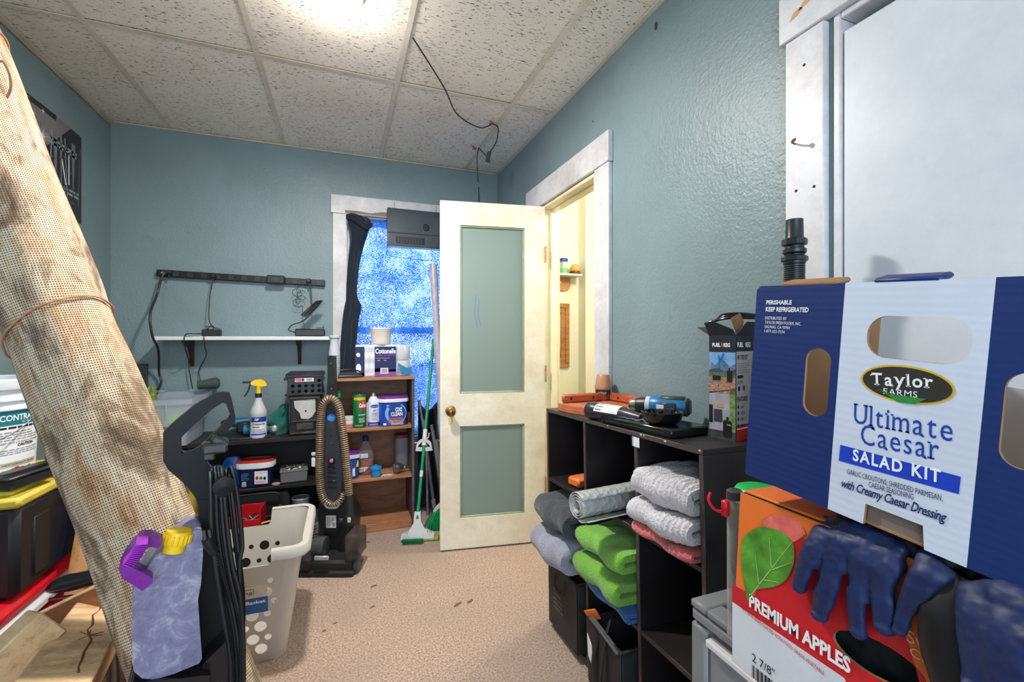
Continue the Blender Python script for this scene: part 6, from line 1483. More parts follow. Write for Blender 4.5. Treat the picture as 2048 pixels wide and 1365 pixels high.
# ---- folded towels: a ribbon folded to and fro, swept across its width
def fold(o, L, H, n, t, Wd, mat, seed=0, open_front=True, bulge=.06, name='folded_cloth', ribs=0, drape=0.0, twist=0.0):
    """profile in the (z out, y up) plane, swept along x"""
    rd = random.Random(seed); gap = H/n; pts = []
    for i in range(n):
        y = gap*(i+.5); z0, z1 = -L+rd.uniform(-.006, .006), rd.uniform(-.010, .012)
        row = [(z0+(z1-z0)*k/7, y) for k in range(8)]
        if i % 2: row = row[::-1]
        pts += row
        if i < n-1:
            zc = row[-1][0]; sg = 1 if i % 2 == 0 else -1
            for a in (-50, 0, 50): pts.append((zc+sg*gap*.5*math.cos(math.radians(a)), y+gap*.5+gap*.5*math.sin(math.radians(a))))
    pp = smooth([(z, y, 0) for z, y in pts], 2); NX = 90 if ribs else 30; vs = []; fs = []; N = len(pp)
    for j, q in enumerate(pp):
        a = pp[max(0, j-1)]; b = pp[min(N-1, j+1)]; tt = (b-a).normalized(); nn = Vector((-tt.y, tt.x, 0))
        for sgn in (1, -1):
            for i in range(NX+1):
                u = i/NX; x = (u-.5)*Wd
                e = 1-abs(2*u-1)**6*.35
                front = max(0, (q.x+L)/L)
                wz = bulge*.12*math.sin(u*9+seed+q.y*20)*front+drape*(u)*front
                wy = .006*math.sin(u*7+q.x*22+seed)*(q.y/H)+.004*math.sin(u*17+q.x*40+seed*2)*(q.y/H)-drape*.9*u*front*front-twist*(u-.5)*front
                th2 = t/2*e*(1+.05*math.sin(u*31+j*.9)+.05*math.sin(u*13-j*.5+seed))*(1+(.20*math.sin(i*2*math.pi/NX*ribs) if ribs else 0))
                v = Vector((x, q.y+wy, q.x+wz)); v.y += nn.y*th2*sgn; v.z += nn.x*th2*sgn; vs.append(v)
    W2 = NX+1
    for j in range(N-1):
        for i in range(NX):
            a = j*2*W2+i; fs.append((a, a+1, a+2*W2+1, a+2*W2)); b = a+W2; fs.append((b, b+2*W2, b+2*W2+1, b+1))
        for i in (0, NX):
            a = j*2*W2+i; q = (a, a+2*W2, a+3*W2, a+W2); fs.append(q if i == 0 else q[::-1])
    for j in (0, N-1):
        for i in range(NX): a = j*2*W2+i; q = (a, a+W2, a+W2+1, a+1); fs.append(q if j == 0 else q[::-1])
    mn = min(v.y for v in vs); m = MB(); m.add([Vector((v.x, v.y-mn, v.z)) for v in vs], fs)
    return m.build(name, mat, o, angle=70)
def tw(name, label, col, x, y, z, L, H, n, t, Wd, seed, yaw=0, **kw):
    o = inq(name, label, 'towel', x, y, z, yaw); mt = cloth(name+'_terry_%d' % seed, col, 190, .22, 1.0, .95, 18, .005, .3)
    fold(o, L, H, n, t, Wd, mt, seed, **kw); return o
c0, c1, c2 = [((a+b)/2) for a, b in cols_]; w0 = cols_[0][1]-cols_[0][0]; w1_ = cols_[1][1]-cols_[1][0]; w2_ = cols_[2][1]-cols_[2][0]; print('CELLS', w0, w1_, w2_)
ga = tw('grey_towel', 'light grey towel folded under the charcoal towel, left cube', S(152, 154, 172), c0+.004, RY[1]+.001, .042, .26, .125, 2, .058, w0*.92, 2)
tw('charcoal_towel', 'charcoal folded towel on top of the light grey towel', S(62, 64, 72), c0+.002, RY[1]+.142, .042, .27, .105, 2, .048, w0*.92, 3)
tw('blue_towel', 'blue folded towel at the bottom of the middle stack', S(28, 96, 165), c1+.004, RY[1]+.001, .022, .25, .045, 2, .020, w1_*.92, 4)
tw('green_towel', 'lower of the two grass green towels, lying on the blue towel', S(112, 170, 52), c1-.001, RY[1]+.053, .034, .27, .080, 2, .037, w1_*.92, 5)
tw('green_towel', 'upper grass green towel, topmost of the middle stack', S(120, 182, 62), c1-.002, RY[1]+.146, .018, .25, .072, 2, .033, w1_*.90, 6)
tw('pink_towel', 'salmon pink towel folded beneath the white ribbed blankets', S(222, 110, 112), c2, RY[2]+.001, .022, .26, .030, 2, .014, w2_*.92, 7)
ribm = cloth('ribbed_chenille', S(214, 210, 214), 160, .14, 1.0, dist=.005)
for lb, y, H, n, z, sd in (('lower folded white chenille blanket on the pink towel', RY[2]+.038, .066, 2, .008, 8), ('upper folded white ribbed blanket in the right cube', RY[2]+.112, .084, 2, .004, 9)):
    o = inq('white_blanket', lb, 'blanket', c2, y, z)
    fold(o, .27, H, n, H/n*.90, w2_*.93, ribm, sd, ribs=15)
# clear bubble mat roll poking out of the middle cube
o = inq('plastic_mat_roll', 'rolled clear bubbled plastic mat sticking out of the middle cube', 'mat', c1-.012, RY[2]+.048, -.20, 6)
bub = clear('clear_bubble_vinyl', S(222, 224, 222), .22, .82, 1.3, .3)
_bt = bub.node_tree; _vo = _bt.nodes.new('ShaderNodeTexVoronoi'); _vo.inputs['Scale'].default_value = 55; _tc = _bt.nodes.new('ShaderNodeTexCoord'); _bt.links.new(_tc.outputs['Object'], _vo.inputs['Vector']); _bp = _bt.nodes.new('ShaderNodeBump'); _bp.inputs['Distance'].default_value = .006; _bt.links.new(_vo.outputs['Distance'], _bp.inputs['Height']); _bt.links.new(_bp.outputs[0], _bt.nodes['Principled BSDF'].inputs['Normal'])
m = MB(); vs = []; fs = []; NT_ = 200; NZ = 34
for j in range(NZ+1):
    for i in range(NT_+1):
        a = i/NT_*2*math.pi*3.2+.6; r = .046-.0052*(a/(2*math.pi))*1.6; bb = .0020*max(0, math.sin(a*5.0)*math.sin(j/NZ*math.pi*16))
        vs.append(((r+bb)*math.cos(a), (r+bb)*math.sin(a), .34*j/NZ))
for j in range(NZ):
    for i in range(NT_): fs.append((j*(NT_+1)+i, j*(NT_+1)+i+1, (j+1)*(NT_+1)+i+1, (j+1)*(NT_+1)+i))
m.add(vs, fs); m.build('rolled_mat', bub, o, mods=[('SOLIDIFY', dict(thickness=.0022))])
m = MB(); m.sheet(lambda u, v: (.010+.055*u, -.044-.004*math.sin(u*5)+.006*u, .34*v), 10, 10); m.build('loose_flap', bub, o, mods=[('SOLIDIFY', dict(thickness=.0022))])
# left upper cube
o = inq('orange_tin', 'small orange plastic case in the upper left cube', 'case', c0+.010, RY[2], -.075, 8); m = MB(); m.box((0, .0195, 0), (.075, .036, .10), .008); m.build('case', plain('orange_case', S(232, 120, 60), .4), o)
o = inq('blue_book', 'narrow upright blue box at the right of the orange case', 'box', DX[0]-TH/2-.012, RY[2], -.09, 0); m = MB(); m.box((-.002, .064, .01), (.016, .124, .13), .002); m.build('box', plain('vivid_blue_card', S(20, 80, 190), .4), o)
# black folding bin, bottom left
def fabric_bin(name, label, x, z, W, H, D, col, yaw=0):
    o = inq(name, label, 'storage bin', x, RY[0], z, yaw); t_ = .006; mt = plain(name+'_fabric', col, .75, var=.3, vs=16, bump=.3)
    m = MB(); m.box((0, .004, 0), (W, .006, D), .001); m.build('bin_base', mt, o)
    for c_, d_ in (((0, H/2, D/2), (W, H-.01, t_)), ((0, H/2, -D/2), (W, H-.01, t_)), ((-W/2, H/2, 0), (t_, H-.01, D-t_)), ((W/2, H/2, 0), (t_, H-.01, D-t_))): m = MB(); m.box(c_, d_, .002); m.build('bin_wall', mt, o)
    m = MB(); 
    for c_, d_ in (((0, H, D/2), (W+.010, .014, .012)), ((0, H, -D/2), (W+.010, .014, .012)), ((-W/2, H, 0), (.012, .014, D)), ((W/2, H, 0), (.012, .014, D))): m.box(c_, d_, .003)
    m.build('bin_rim', blackm, o); return o, mt
o, mt = fabric_bin('black_fabric_bin', 'black fabric bin standing in the bottom left cube', c0-.002, -.115, .245, .265, .27, S(44, 42, 42))
P = Print(M=TR(-.02, .06, .1385)); P.lines(-.05, .03, .04, .12, 5, plain('faded_gold_print', S(92, 88, 60), .7), .5, seed=3, rag=.5); P.build('faded_print', o)
m = MB(); m.tube(smooth([(-.04, .24, .143), (-.035, .19, .150), (.035, .19, .150), (.04, .24, .143)], 4), .006, 6, flat=.4); m.build('carry_strap', blackm, o)
o2 = inq('rust_leather_pouch', 'rust brown item tucked in the black fabric bin', 'pouch', c0-.03, RY[0]+.009, -.10); m = MB(); m.box((0, .13, 0), (.10, .26, .05), .02); m.build('pouch', plain('rust_leather', S(120, 66, 40), .6), o2)
o, mt = fabric_bin('dark_tote_bag', 'dark bag with an orange tag in the bottom middle cube', c1+.025, -.080, .20, .215, .25, S(36, 35, 37))
m = MB(); m.box((0, 0, 0), (.055, .040, .006), .003, rot=(30, 20, 30)); ot = m.build('orange_tag', plain('orange_tag', S(235, 120, 40), .5), o); ot.location = (-.085, .235, .115)
m = MB(); m.plate([(0, 0), (.030, -.025), (.035, -.10), (.006, -.075)], .001, M=TR(-.098, .17, .1305)); m.build('white_tag', paper, o)
m = MB(); m.tube(smooth([(-.03, .20, .13), (-.045, .10, .14), (-.02, .03, .145), (.01, .06, .15), (.02, .18, .138), (.0, .255, .10), (-.02, .25, .06)], 5), .010, 8, flat=.35); m.build('shoulder_strap', plain('strap_black', S(22, 22, 24), .6), o)
m = MB(); m.box((0, 0, 0), (.17, .008, .020), .003, rot=(0, 0, -8)); zz = m.build('zip_edge', plain('grey_zip', S(84, 84, 86), .5), o); zz.location = (.01, .225, .128)

# ================================================================ ON TOP OF THE CUBE SHELF
CT = CHt
def topat(px, py, lift=0):
    """local point on the shelf top seen at this place"""
    Mt = CM @ TR(0, CT+lift, 0); n = (CM.to_3x3() @ Vector((0, 1, 0))); o0 = Mt.to_translation(); v = ray(px, py); e = Vector((0, 0, CAMH)); t_ = (o0-e).dot(n)/v.dot(n)
    q = CM.inverted() @ (e+v*t_); return q
def ont(name, label, cat, px, py, yaw=0, dy=0): q = topat(px, py); return thing(name, label, cat, M=CM @ TR(q.x, CT+dy+.0005, q.z) @ Matrix.Rotation(math.radians(yaw), 4, 'Y') @ basis((0, 0, 0), (1, 0, 0), (0, 0, -1), (0, 1, 0)))
# frame inside ont(): x along shelf toward the camera, y into the wall, z up
redw = wood('cherry_board', S(196, 116, 80), S(158, 84, 56), .4, (3, 10, 10)); redw2 = wood('cherry_rail', S(176, 88, 52), S(130, 58, 36), .4, (3, 10, 10))
a = topat(1124, 824); bq = topat(1345, 806)
o = thing('wooden_corner_shelf', 'cherry wood corner shelf with two raised back rails lying flat', 'shelf', M=CM @ TR(.086, CT+.0005, -.018) @ basis((0, 0, 0), (1, 0, 0), (0, 0, -1), (0, 1, 0)))
# footprint: quarter-like board; x .0-.40, y .0-.245
bo = sm2([(.0, .02), (.01, .0), (.10, -.003), (.25, .05), (.35, .13), (.40, .21), (.395, .25), (.38, .262), (.01, .262), (-.003, .25)], 4)
for nm, z, th_, sc in (('lower_board', .010, .009, .985), ('middle_board', .021, .010, 1.0), ('upper_board', .030, .008, .992)):
    m = MB(); m.plate([(x*sc, y*sc) for x, y in bo], th_, M=TR(.0, .0, z)); m.build(nm, redw, o, mods=bev(.003, 2))
m = MB(); m.box((.206, .250, .049), (.37, .022, .038), .008, redw2); 
for x in (.09, .31): m.lathe([(.006, 0), (.005, .002)], 10, blackm, TR(x, .2388, .049) @ rotm(90, 0, 0))
m.build('back_rail', None, o)
m = MB(); m.box((.009, .130, .049), (.022, .235, .038), .008, redw2)
for y in (.05, .16): m.lathe([(.006, 0), (.005, .002)], 10, blackm, TR(.0202, y, .049) @ rotm(0, 90, 0))
m.build('side_rail', None, o)
# air freshener can at the back corner
q = topat(1217, 800)
o = thing('air_freshener', 'dark green can with tan cap standing behind the wooden corner shelf', 'can', (1.100, 1.738, .918)); o.scale = (1.42,)*3
m = MB(); m.lathe([(.022, 0), (.024, .002), (.024, .056), (.0245, .058)], 24); m.build('can_body', plain('dark_teal_can', S(28, 54, 60), .35), o)
zt0 = .0
m = MB(); m.lathe([(.0250, .058), (.0255, .060), (.0255, .068), (.024, .072), (.0195, .100), (.017, .104), (0, .105)], 24); m.build('cap', plain('tan_copper_cap', S(186, 134, 98), .35), o)
P = Print(cylwf(.0241, 0, -35), sub=.005); P.text('airfresh', -.014, .046, .012, cap=.006, mat=ink_white); P.rect(.0, .006, .006, .024, ink_white); P.rect(-.012, .008, -.004, .020, ink_teal); P.build('can_print', o)
o.location.z = (CM @ Vector((1.778-o.location.y, CT, -.26))).z
# flashlight / black tube with white label
o = ont('black_tube', 'black bottle with white label lying on the shelf top edge', 'bottle', 1206, 846, 10); o.scale = (1.25, 1.3, 1.3)
m = MB(); m.lathe([(.021, -.098), (.0245, -.094), (.0245, -.070), (.0225, -.066), (.0225, .045), (.014, .085), (.009, .105), (0, .106)], 26, M=TR(.02, .018, .0246) @ rotm(0, 90, 0)); m.build('bottle_body', plain('gunmetal_black', S(48, 50, 62), .3, .2), o)
def tubewf(x, y, h): a = math.radians(-60)-y/.0226; r = .0229+h; return Vector((.02+x, .018-r*math.cos(a+math.radians(0))*1.0, .0246-r*math.sin(a)))
P = Print(tubewf); 
for i in range(6): P.rect(-.055, -.02+.008*i, .040, -.012+.008*i, paper)
P.up(); P.bars(.008, -.016, .034, .022, ink_black, 9); P.lines(-.050, -.016, -.02, .022, 4, ink_grey, .4, seed=5); P.build('white_label', o)
# black flat case
o = thing('flat_black_case', 'flat black glossy case under the black ashtray bowl', 'case', M=CM @ TR(.615, CT+.0005, -.082) @ Matrix.Rotation(math.radians(4), 4, 'Y') @ basis((0, 0, 0), (1, 0, 0), (0, 0, -1), (0, 1, 0)))
m = MB(); m.box((0, 0, .0135), (.335, .150, .027), .005); m.build('case_body', plain('glossy_black_case', S(28, 30, 30), .2), o)
m = MB(); m.box((0, -.0755, .013), (.28, .0015, .003), .0003); m.build('case_seam', plain('seam_green', S(30, 60, 44), .4), o)
m = MB(); m.sheet(lambda u, v: (-.15+.17*u, -.062+.12*v, .0285+.0035*abs(math.sin(u*14+v*9))+.002*math.sin(v*21)), 26, 18); m.build('plastic_film', clear('crinkled_film', (.9, .92, .95, 1), .08, .22), o, mods=[('SOLIDIFY', dict(thickness=.0006))])
# papers / napkins
o = ont('paper_napkins', 'white folded papers lying between the wood shelf and drill', 'paper', 1282, 842, 10, 0)
for i, (r_, mt) in enumerate(((0, paper), (7, plain('cream_napkin', S(206, 196, 192), .85)), (-5, plain('blue_printed_paper', S(176, 186, 216), .8)))):
    m = MB(); m.sheet(lambda u, v: (-.07+.15*u, .02+.10*v, .004+.006*i+.006*math.sin(u*4+i)*u), 8, 6, M=rotm(0, 0, r_)); m.build('sheet', mt, o, mods=[('SOLIDIFY', dict(thickness=.0015))])
# ashtray bowl
cbz = .0290
q = topat(1374, 858, .030); q.x = min(q.x, .700)
o = thing('black_bowl', 'shiny black shallow bowl with scalloped rim on the flat case', 'bowl', M=CM @ TR(q.x, CT+cbz, q.z) @ basis((0, 0, 0), (1, 0, 0), (0, 0, -1), (0, 1, 0)))
m = MB(); m.lathe([(.036, 0), (.044, .002), (.055, .014), (.0605, .034), (.0615, .037), (.058, .038), (.053, .024), (.040, .011), (0, .008)], 40); m.build('bowl', plain('glossy_black_glaze', S(16, 17, 18), .08), o)
m = MB()
for i in range(10): a = i*2*math.pi/10; m.box((.048*math.cos(a), .048*math.sin(a), .028), (.012, .010, .016), .004, rot=(0, 0, math.degrees(a)))
m.build('scallop', MATS['glossy_black_glaze'], o)
# drill
q = topat(1345, 832)
o = thing('cordless_drill', 'blue and black cordless drill lying beside the tall kit box', 'drill', M=CM @ TR(.560, CT+.0008, -.205) @ basis((0, 0, 0), (1, 0, 0), (0, 0, -1), (0, 1, 0)) @ rotm(0, 0, 38) @ Matrix.Scale(1.15, 4))
db = plain('drill_blue', S(22, 110, 165), .35)
D_ = TR(0, 0, .050)
m = MB(); m.lathe([(0, -.06), (.020, -.058), (.027, -.048), (.028, -.01), (.030, .02), (.030, .05), (.026, .056)], 24, db, D_ @ rotm(0, -90, 0)); m.box((.010, .0, .074), (.075, .034, .014), .005, dark_grey); m.box((.052, .0, .050), (.018, .050, .052), .008, dark_grey); m.box((.0, -.026, .052), (.05, .008, .022), .003, dark_grey); m.box((-.02, -.029, .050), (.022, .004, .014), .001, paper)
m.build('motor_housing', None, o)
m = MB(); m.lathe([(.027, .052), (.028, .056), (.028, .066), (.025, .068)], 24, plain('ring_white', S(190, 200, 205), .4), D_ @ rotm(0, -90, 0)); m.lathe([(.026, .068), (.024, .088), (.021, .098)], 24, black, D_ @ rotm(0, -90, 0)); m.build('torque_ring', None, o)
m = MB(); m.lathe([(.021, .098), (.021, .106), (.017, .118), (.010, .121), (0, .1215)], 24, M=D_ @ rotm(0, -90, 0))
for i in range(3): a = i*2.1; m.box((-.121, .006*math.cos(a), .050+.006*math.sin(a)), (.006, .004, .004), .001)
m.build('chuck', plain('chuck_steel', S(168, 158, 148), .2, .9), o)
m = MB(); m.box((.010, -.055, .030), (.040, .075, .034), .010, db); m.box((.004, -.090, .028), (.060, .030, .044), .006, black); m.box((-.012, -.03, .034), (.012, .022, .014), .004, black); m.build('grip', None, o)
# tall kit box with open flaps
KX = .905
b1 = at(1416, 872, Z=.945); 
kx = at(1417, 880, X=.868)
zb = .938
pA = at(1418, 882, Z=zb); pB = at(1472, 893, Z=zb)
yawk = math.degrees(math.atan2(pB.y-pA.y, pB.x-pA.x)); W1 = (pB-pA).length
KM = TR(pA) @ rotm(0, 0, yawk) @ basis((0, 0, 0), (1, 0, 0), (0, 0, 1), (0, -1, 0)); kq = PX(KM)
KH = kq(1470, 672)[1]; W2_ = .105
kb = thing('kit_box', 'tall open printed cardboard kit box at the shelf near end', 'box', M=TR(pA) @ rotm(0, 0, yawk))
cardk = plain('charcoal_card', S(36, 38, 46), .45)
m = MB()
m.box((W1/2, .0015, KH/2), (W1, .003, KH), .0006); m.box((W1/2, W2_-.0015, KH/2), (W1, .003, KH), .0006); m.box((.0015, W2_/2, KH/2), (.003, W2_-.006, KH), .0006); m.box((W1-.0015, W2_/2, KH/2), (.003, W2_-.006, KH), .0006); m.box((W1/2, W2_/2, .002), (W1-.006, W2_-.006, .003), .0006)
m.build('carton', cardk, kb)
def flap(name, pts, th_, M, mat): m = MB(); m.plate(pts, th_, M=M, mat=mat, back=cardk); return m.build(name, None, kb)
flap('front_flap', [(0, 0), (W1, 0), (W1-.006, .018), (.022, .044), (-.006, .040)], .0025, TR(0, 0, KH) @ rotm(22, 0, 0) @ Mf, cardk)
flap('side_flap', [(0, 0), (W2_, 0), (W2_-.006, .050), (.010, .056)], .0025, TR(0, W2_, KH) @ rotm(0, 0, -90) @ rotm(62, 0, 0) @ Mf, kraft)
flap('side_flap', [(0, 0), (W2_, 0), (W2_-.01, .045), (.01, .045)], .0025, TR(W1, 0, KH) @ rotm(0, 0, 90) @ rotm(35, 0, 0) @ Mf, cardk)
m = MB(); 
for i in range(3): m.tube(smooth([(-.018+.01*i, .04, KH+.040+.004*i), (.03, .03, KH+.050+.006*i), (.09, .05, KH+.050+.005*i), (.13, .07, KH+.040), (.135, .085, KH-.04)], 6), .0038, 8)
m.build('black_hose', cordb, kb)
m = MB(); m.lathe([(.006, -.006), (.008, 0), (.006, .006)], 12, M=TR(-.018, .04, KH+.040) @ rotm(0, 70, 0)); m.build('hose_fitting', steel, kb)
m = MB(); m.plate([(0, 0), (.014, .05), (.004, .075), (-.02, .06)], .002, M=TR(W1-.01, .03, KH-.01) @ rotm(15, 0, 30) @ Mf); m.build('kraft_insert', kraft, kb)
P = Print(M=Mf, step=.0004)
def zfrac(py): return kq(1445, py)[1]
W = W1
P.rect(0.001, zfrac(705), W-.001, KH-.001, plain('box_dark_head', S(34, 38, 52), .4)); P.rect(.001, zfrac(787), W-.001, zfrac(705), plain('photo_sky', S(120, 165, 215), .4, var=.3, vs=40)); P.rect(.001, .035, W-.001, zfrac(787), plain('photo_interior', S(168, 165, 180), .4, var=.35, vs=25)); P.rect(.001, .001, W-.001, .036, plain('photo_shadow', S(70, 74, 78), .4, var=.5, vs=50))
P.up(); P.rect(.001, zfrac(787), W-.001, zfrac(755), plain('photo_gravel', S(170, 130, 110), .4, var=.7, vs=220)); P.poly([(.001, zfrac(755)), (W-.001, zfrac(755)), (W-.001, zfrac(738)), (W*.7, zfrac(744)), (W*.3, zfrac(737)), (.001, zfrac(742))], plain('photo_trees', S(84, 110, 80), .5, var=.5, vs=120)); P.poly([(.001, zfrac(746)), (W*.1, zfrac(724)), (W*.25, zfrac(732)), (W*.45, zfrac(716)), (W*.8, zfrac(733)), (W-.001, zfrac(727)), (W-.001, zfrac(748))], plain('photo_mountain', S(96, 118, 150), .5, var=.3, vs=80))
P.poly([(.001, zfrac(789)), (.001, zfrac(787)), (W-.001, zfrac(776)), (W-.001, zfrac(778))], ink_black); P.poly([(W*.78, .036), (W-.001, .036), (W-.001, zfrac(778)), (W*.78, zfrac(781))], plain('photo_leaves', S(120, 150, 90), .5, var=.5, vs=90))
P.up(); P.rect(W*.68, zfrac(764), W*.88, zfrac(741), plain('photo_can_black', S(26, 28, 30), .4)); P.rect(W*.74, zfrac(741), W*.80, zfrac(736), MATS['photo_can_black']); P.rect(W*.15, zfrac(762), W*.45, zfrac(752), MATS['photo_can_black']); P.rect(W*.13, zfrac(764), W*.47, zfrac(760), mid_grey); P.poly(rrect(W*.54, zfrac(874), W*.86, zfrac(840), .006), MATS['photo_can_black']); P.rect(W*.66, zfrac(840), W*.74, zfrac(833), MATS['photo_can_black']); P.rect(W*.2, zfrac(845), W*.5, zfrac(820), dark_grey); P.rect(W*.28, zfrac(816), W*.55, zfrac(808), plain('photo_tan', S(190, 150, 100), .5)); P.rect(.001, zfrac(848), W*.15, zfrac(812), MATS['photo_can_black'])
P.up(); P.text('FUEL', W*.14, zfrac(694), W*.45, cap=.010, mat=ink_white, bold=.04); P.text('KEG', W*.56, zfrac(694), W*.80, cap=.010, mat=ink_white, bold=.04); P.rect(W*.485, zfrac(694), W*.52, zfrac(686), ink_orange); P.text('FUEL', W*.68, zfrac(850), W*.84, cap=.004, mat=ink_white)
ka = [kq(*q) for q in ((1437, 710), (1439.5, 710), (1439.5, 738), (1437, 738))]; bpen = plain('pen_blue', S(20, 130, 200), .4)
P.poly(ka, bpen); P.poly([kq(1446, 706), kq(1449, 708), kq(1441, 724), kq(1439, 722)], bpen); P.poly([kq(1440, 720), kq(1442, 718), kq(1449, 723), kq(1450, 734), kq(1447, 734), kq(1446, 726)], bpen); P.build('front_print', kb)
# side print (faces the camera at right)
def swf(x, y, h): return Vector((W1+h, x, y))
P = Print(swf, step=.0004); P.rect(.001, KH*.0+.055, W2_-.001, zfrac(703), plain('box_side_grey', S(178, 174, 176), .5)); P.rect(.001, zfrac(703), W2_-.001, KH-.001, MATS['box_dark_head']); P.rect(.001, .001, W2_-.001, .052, plain('box_red', S(206, 52, 44), .45)); P.up()
P.text('FUEL', .006, zfrac(694), .036, cap=.012, mat=ink_white, bold=.04); P.text('KEG', .048, zfrac(694), .074, cap=.012, mat=ink_white, bold=.04); P.text('IN THE KIT', .006, zfrac(719), .060, cap=.012, mat=ink_black, bold=.02); P.lines(.006, zfrac(745), .075, zfrac(723), 5, ink_grey, .3, seed=3)
P.rect(.006, zfrac(756), .036, zfrac(750), ink_black); P.text('SYSTEM', .008, zfrac(766), .034, cap=.007, mat=ink_black); P.text('FEATURES', .004, zfrac(801), .058, cap=.012, mat=ink_black, bold=.02)
for i in range(4): P.disc(.010, zfrac(812+12*i), .004, .005, ink_black, 10); P.lines(.022, zfrac(815+12*i), .045, zfrac(809+12*i), 2, ink_black, .4, seed=i)
P.disc(.014, zfrac(776), .006, .007, ink_black, 10); P.disc(.040, zfrac(776), .004, .008, ink_black, 10); P.rect(.004, .044, .06, .047, ink_white); P.build('side_print', kb)
# black pipe fitting standing behind the blue carton
pf_ = at(1589, 560, X=1.035)
o = thing('pipe_fitting', 'black threaded pipe fitting standing upright before the white door casing', 'pipe fitting', (pf_.x, pf_.y, .922))
zz = lambda py: at(1589, py, X=1.035).z-.922
m = MB(); r = .0205; m.lathe([(.022, -.2395), (.022, zz(528)), (.0245, zz(527)), (.0245, zz(520)), (.021, zz(519)), (.020, zz(478)), (.0195, zz(477)), (.0185, zz(440)), (.0145, zz(439)), (.0140, zz(470)), (0, zz(471))], 26); m.build('pipe_body', plain('fitting_black', S(30, 36, 40), .35), o)
m = MB()
for a, b, R in ((478, 492, .0275), (513, 524, .0290), (498, 508, .0255)): m.lathe([(R-.003, zz(b)), (R, zz(b)+.002), (R, zz(a)-.002), (R-.003, zz(a))], 8 if R > .026 else 24); 
m.build('collar', MATS['fitting_black'], o)
m = MB()
for i in range(14): z = zz(565)+i*.0052; m.lathe([(.0215, z), (.0235, z+.0015), (.0215, z+.003)], 24, cap=False)
m.build('thread', MATS['fitting_black'], o)

# ================================================================ GREY CART, CARTONS, GLOVES
gx0, gx1, gy0, gy1, gzt = .690, 1.110, .18, .752, .684
o = thing('grey_drawer_cart', 'grey plastic drawer cart under the fruit carton', 'cart', ((gx0+gx1)/2, (gy0+gy1)/2, 0)); gw, gd = gx1-gx0, gy1-gy0
gm = plain('warm_grey_plastic', S(126, 130, 132), .4, var=.1, vs=7)
m = MB(); m.box((0, 0, gzt-.030), (gw, gd, .028), .008); m.build('top_panel', gm, o)
m = MB(); 
for c_, d_ in (((0, gd/2-.022, gzt-.008), (gw, .044, .016)), ((0, -gd/2+.022, gzt-.008), (gw, .044, .016)), ((-gw/2+.022, 0, gzt-.008), (.044, gd-.088, .016)), ((gw/2-.022, 0, gzt-.008), (.044, gd-.088, .016))): m.box(c_, d_, .004)
m.build('top_rim', gm, o)
for sx in (-1, 1):
    for sy in (-1, 1): m = MB(); m.box((sx*(gw/2-.018), sy*(gd/2-.022), (gzt-.045)/2), (.036, .044, gzt-.047), .006); m.build('post', gm, o)
clr = clear('clear_drawer_front', S(214, 216, 218), .3, .55)
for z in (.13, .34, .545):
    m = MB(); m.box((-gw/2+.008, 0, z), (.010, gd-.10, .175), .004); m.build('drawer_front', clr, o)
    m = MB(); m.box((-gw/2-.002, 0, z+.078), (.016, gd-.10, .016), .004); m.build('drawer_rim', MATS['off_white_plastic'], o)
m = MB(); m.box((0, 0, .02), (gw-.04, gd-.05, .02), .004); m.build('base_panel', gm, o)
m = MB(); m.box((0, gd/2-.006, .33), (gw-.08, .006, .56), .002); m.build('end_panel', clr, o)
wf_ = cloth('white_fluff', S(220, 220, 220), 200, .12, 1.0)
o2 = thing('white_fluffy_duster', 'fluffy white duster seen through the cart drawer', 'duster', (gx0+.095, .57, .485)); m = MB(); rd = random.Random(4); m.sheet(lambda u, v: blob(u, v, (.055, .09, .095)), 40, 20); m.build('fluff', wf_, o2)
# fruit carton
AX = .620
aq_ = lambda px, py: at(px, py, X=AX)
t0 = aq_(1481, 988); b0 = aq_(1464, 1330)
az0 = gzt+.001; 
th_a = math.atan2(b0.y-t0.y, t0.z-b0.z)   # lean as in the photograph
AM = TR(AX, b0.y, az0) @ basis((0, 0, 0), (0, -1, 0), (0, 0, 1), (-1, 0, 0)); aq = PX(AM)
tl = aq(1481, 986); AH = tl[1]; AL = .46; AW = .30; x_tl = tl[0]
fc_ = thing('fruit_carton', 'orange and red apple carton with a leaf print on the grey cart', 'carton', M=AM)
redc = plain('carton_red', S(206, 30, 40), .45, var=.05); orc = plain('carton_orange', S(238, 118, 48), .45, var=.05); whc = plain('carton_white', S(214, 216, 222), .6, var=.04, bump=.15, bs=200)
a0 = aq(1660, 1255); a1 = aq(1790, 1345)
hc_ = aq(1752, 1318); hole = ell(hc_[0], hc_[1], .052, .023, 26, .12)
m = MB(); m.plate([(0, 0), (AL, 0), (AL, AH), (x_tl, AH)], .004, [hole], mat=orc, back=kraft, edge=kraft); m.build('front_panel', None, fc_)
m = MB(); m.box((AL/2, .004, -AW/2), (AL-.008, .006, AW-.010), .001); m.box((AL/2, AH/2, -AW+.002), (AL-.008, AH, .004), .001); m.box((x_tl/2+.0045, AH/2, -AW/2), (.004, AH-.004, AW-.012), .001); m.box((AL-.003, AH/2, -AW/2), (.004, AH-.004, AW-.012), .001); m.build('carton_walls', kraft, fc_)
m = MB(); m.box((x_tl+.075, AH+.001, -AW*.42), (.15, .004, AW*.78), .001); m.build('top_flap', orc, fc_)
P = Print(M=Matrix.Identity(4), step=.0005)
q_ = aq
rb0 = q_(1470, 1172); wl = q_(1467, 1205)
P.poly([(.0012, rb0[1]), q_(1510, 1195), q_(1530, 1120), q_(1600, 1075), q_(1700, 1120), q_(1765, 1150), q_(1800, 1230), q_(1850, 1400), (AL*.62, .012), (.0012, .012)], redc, [hole])
P.up()
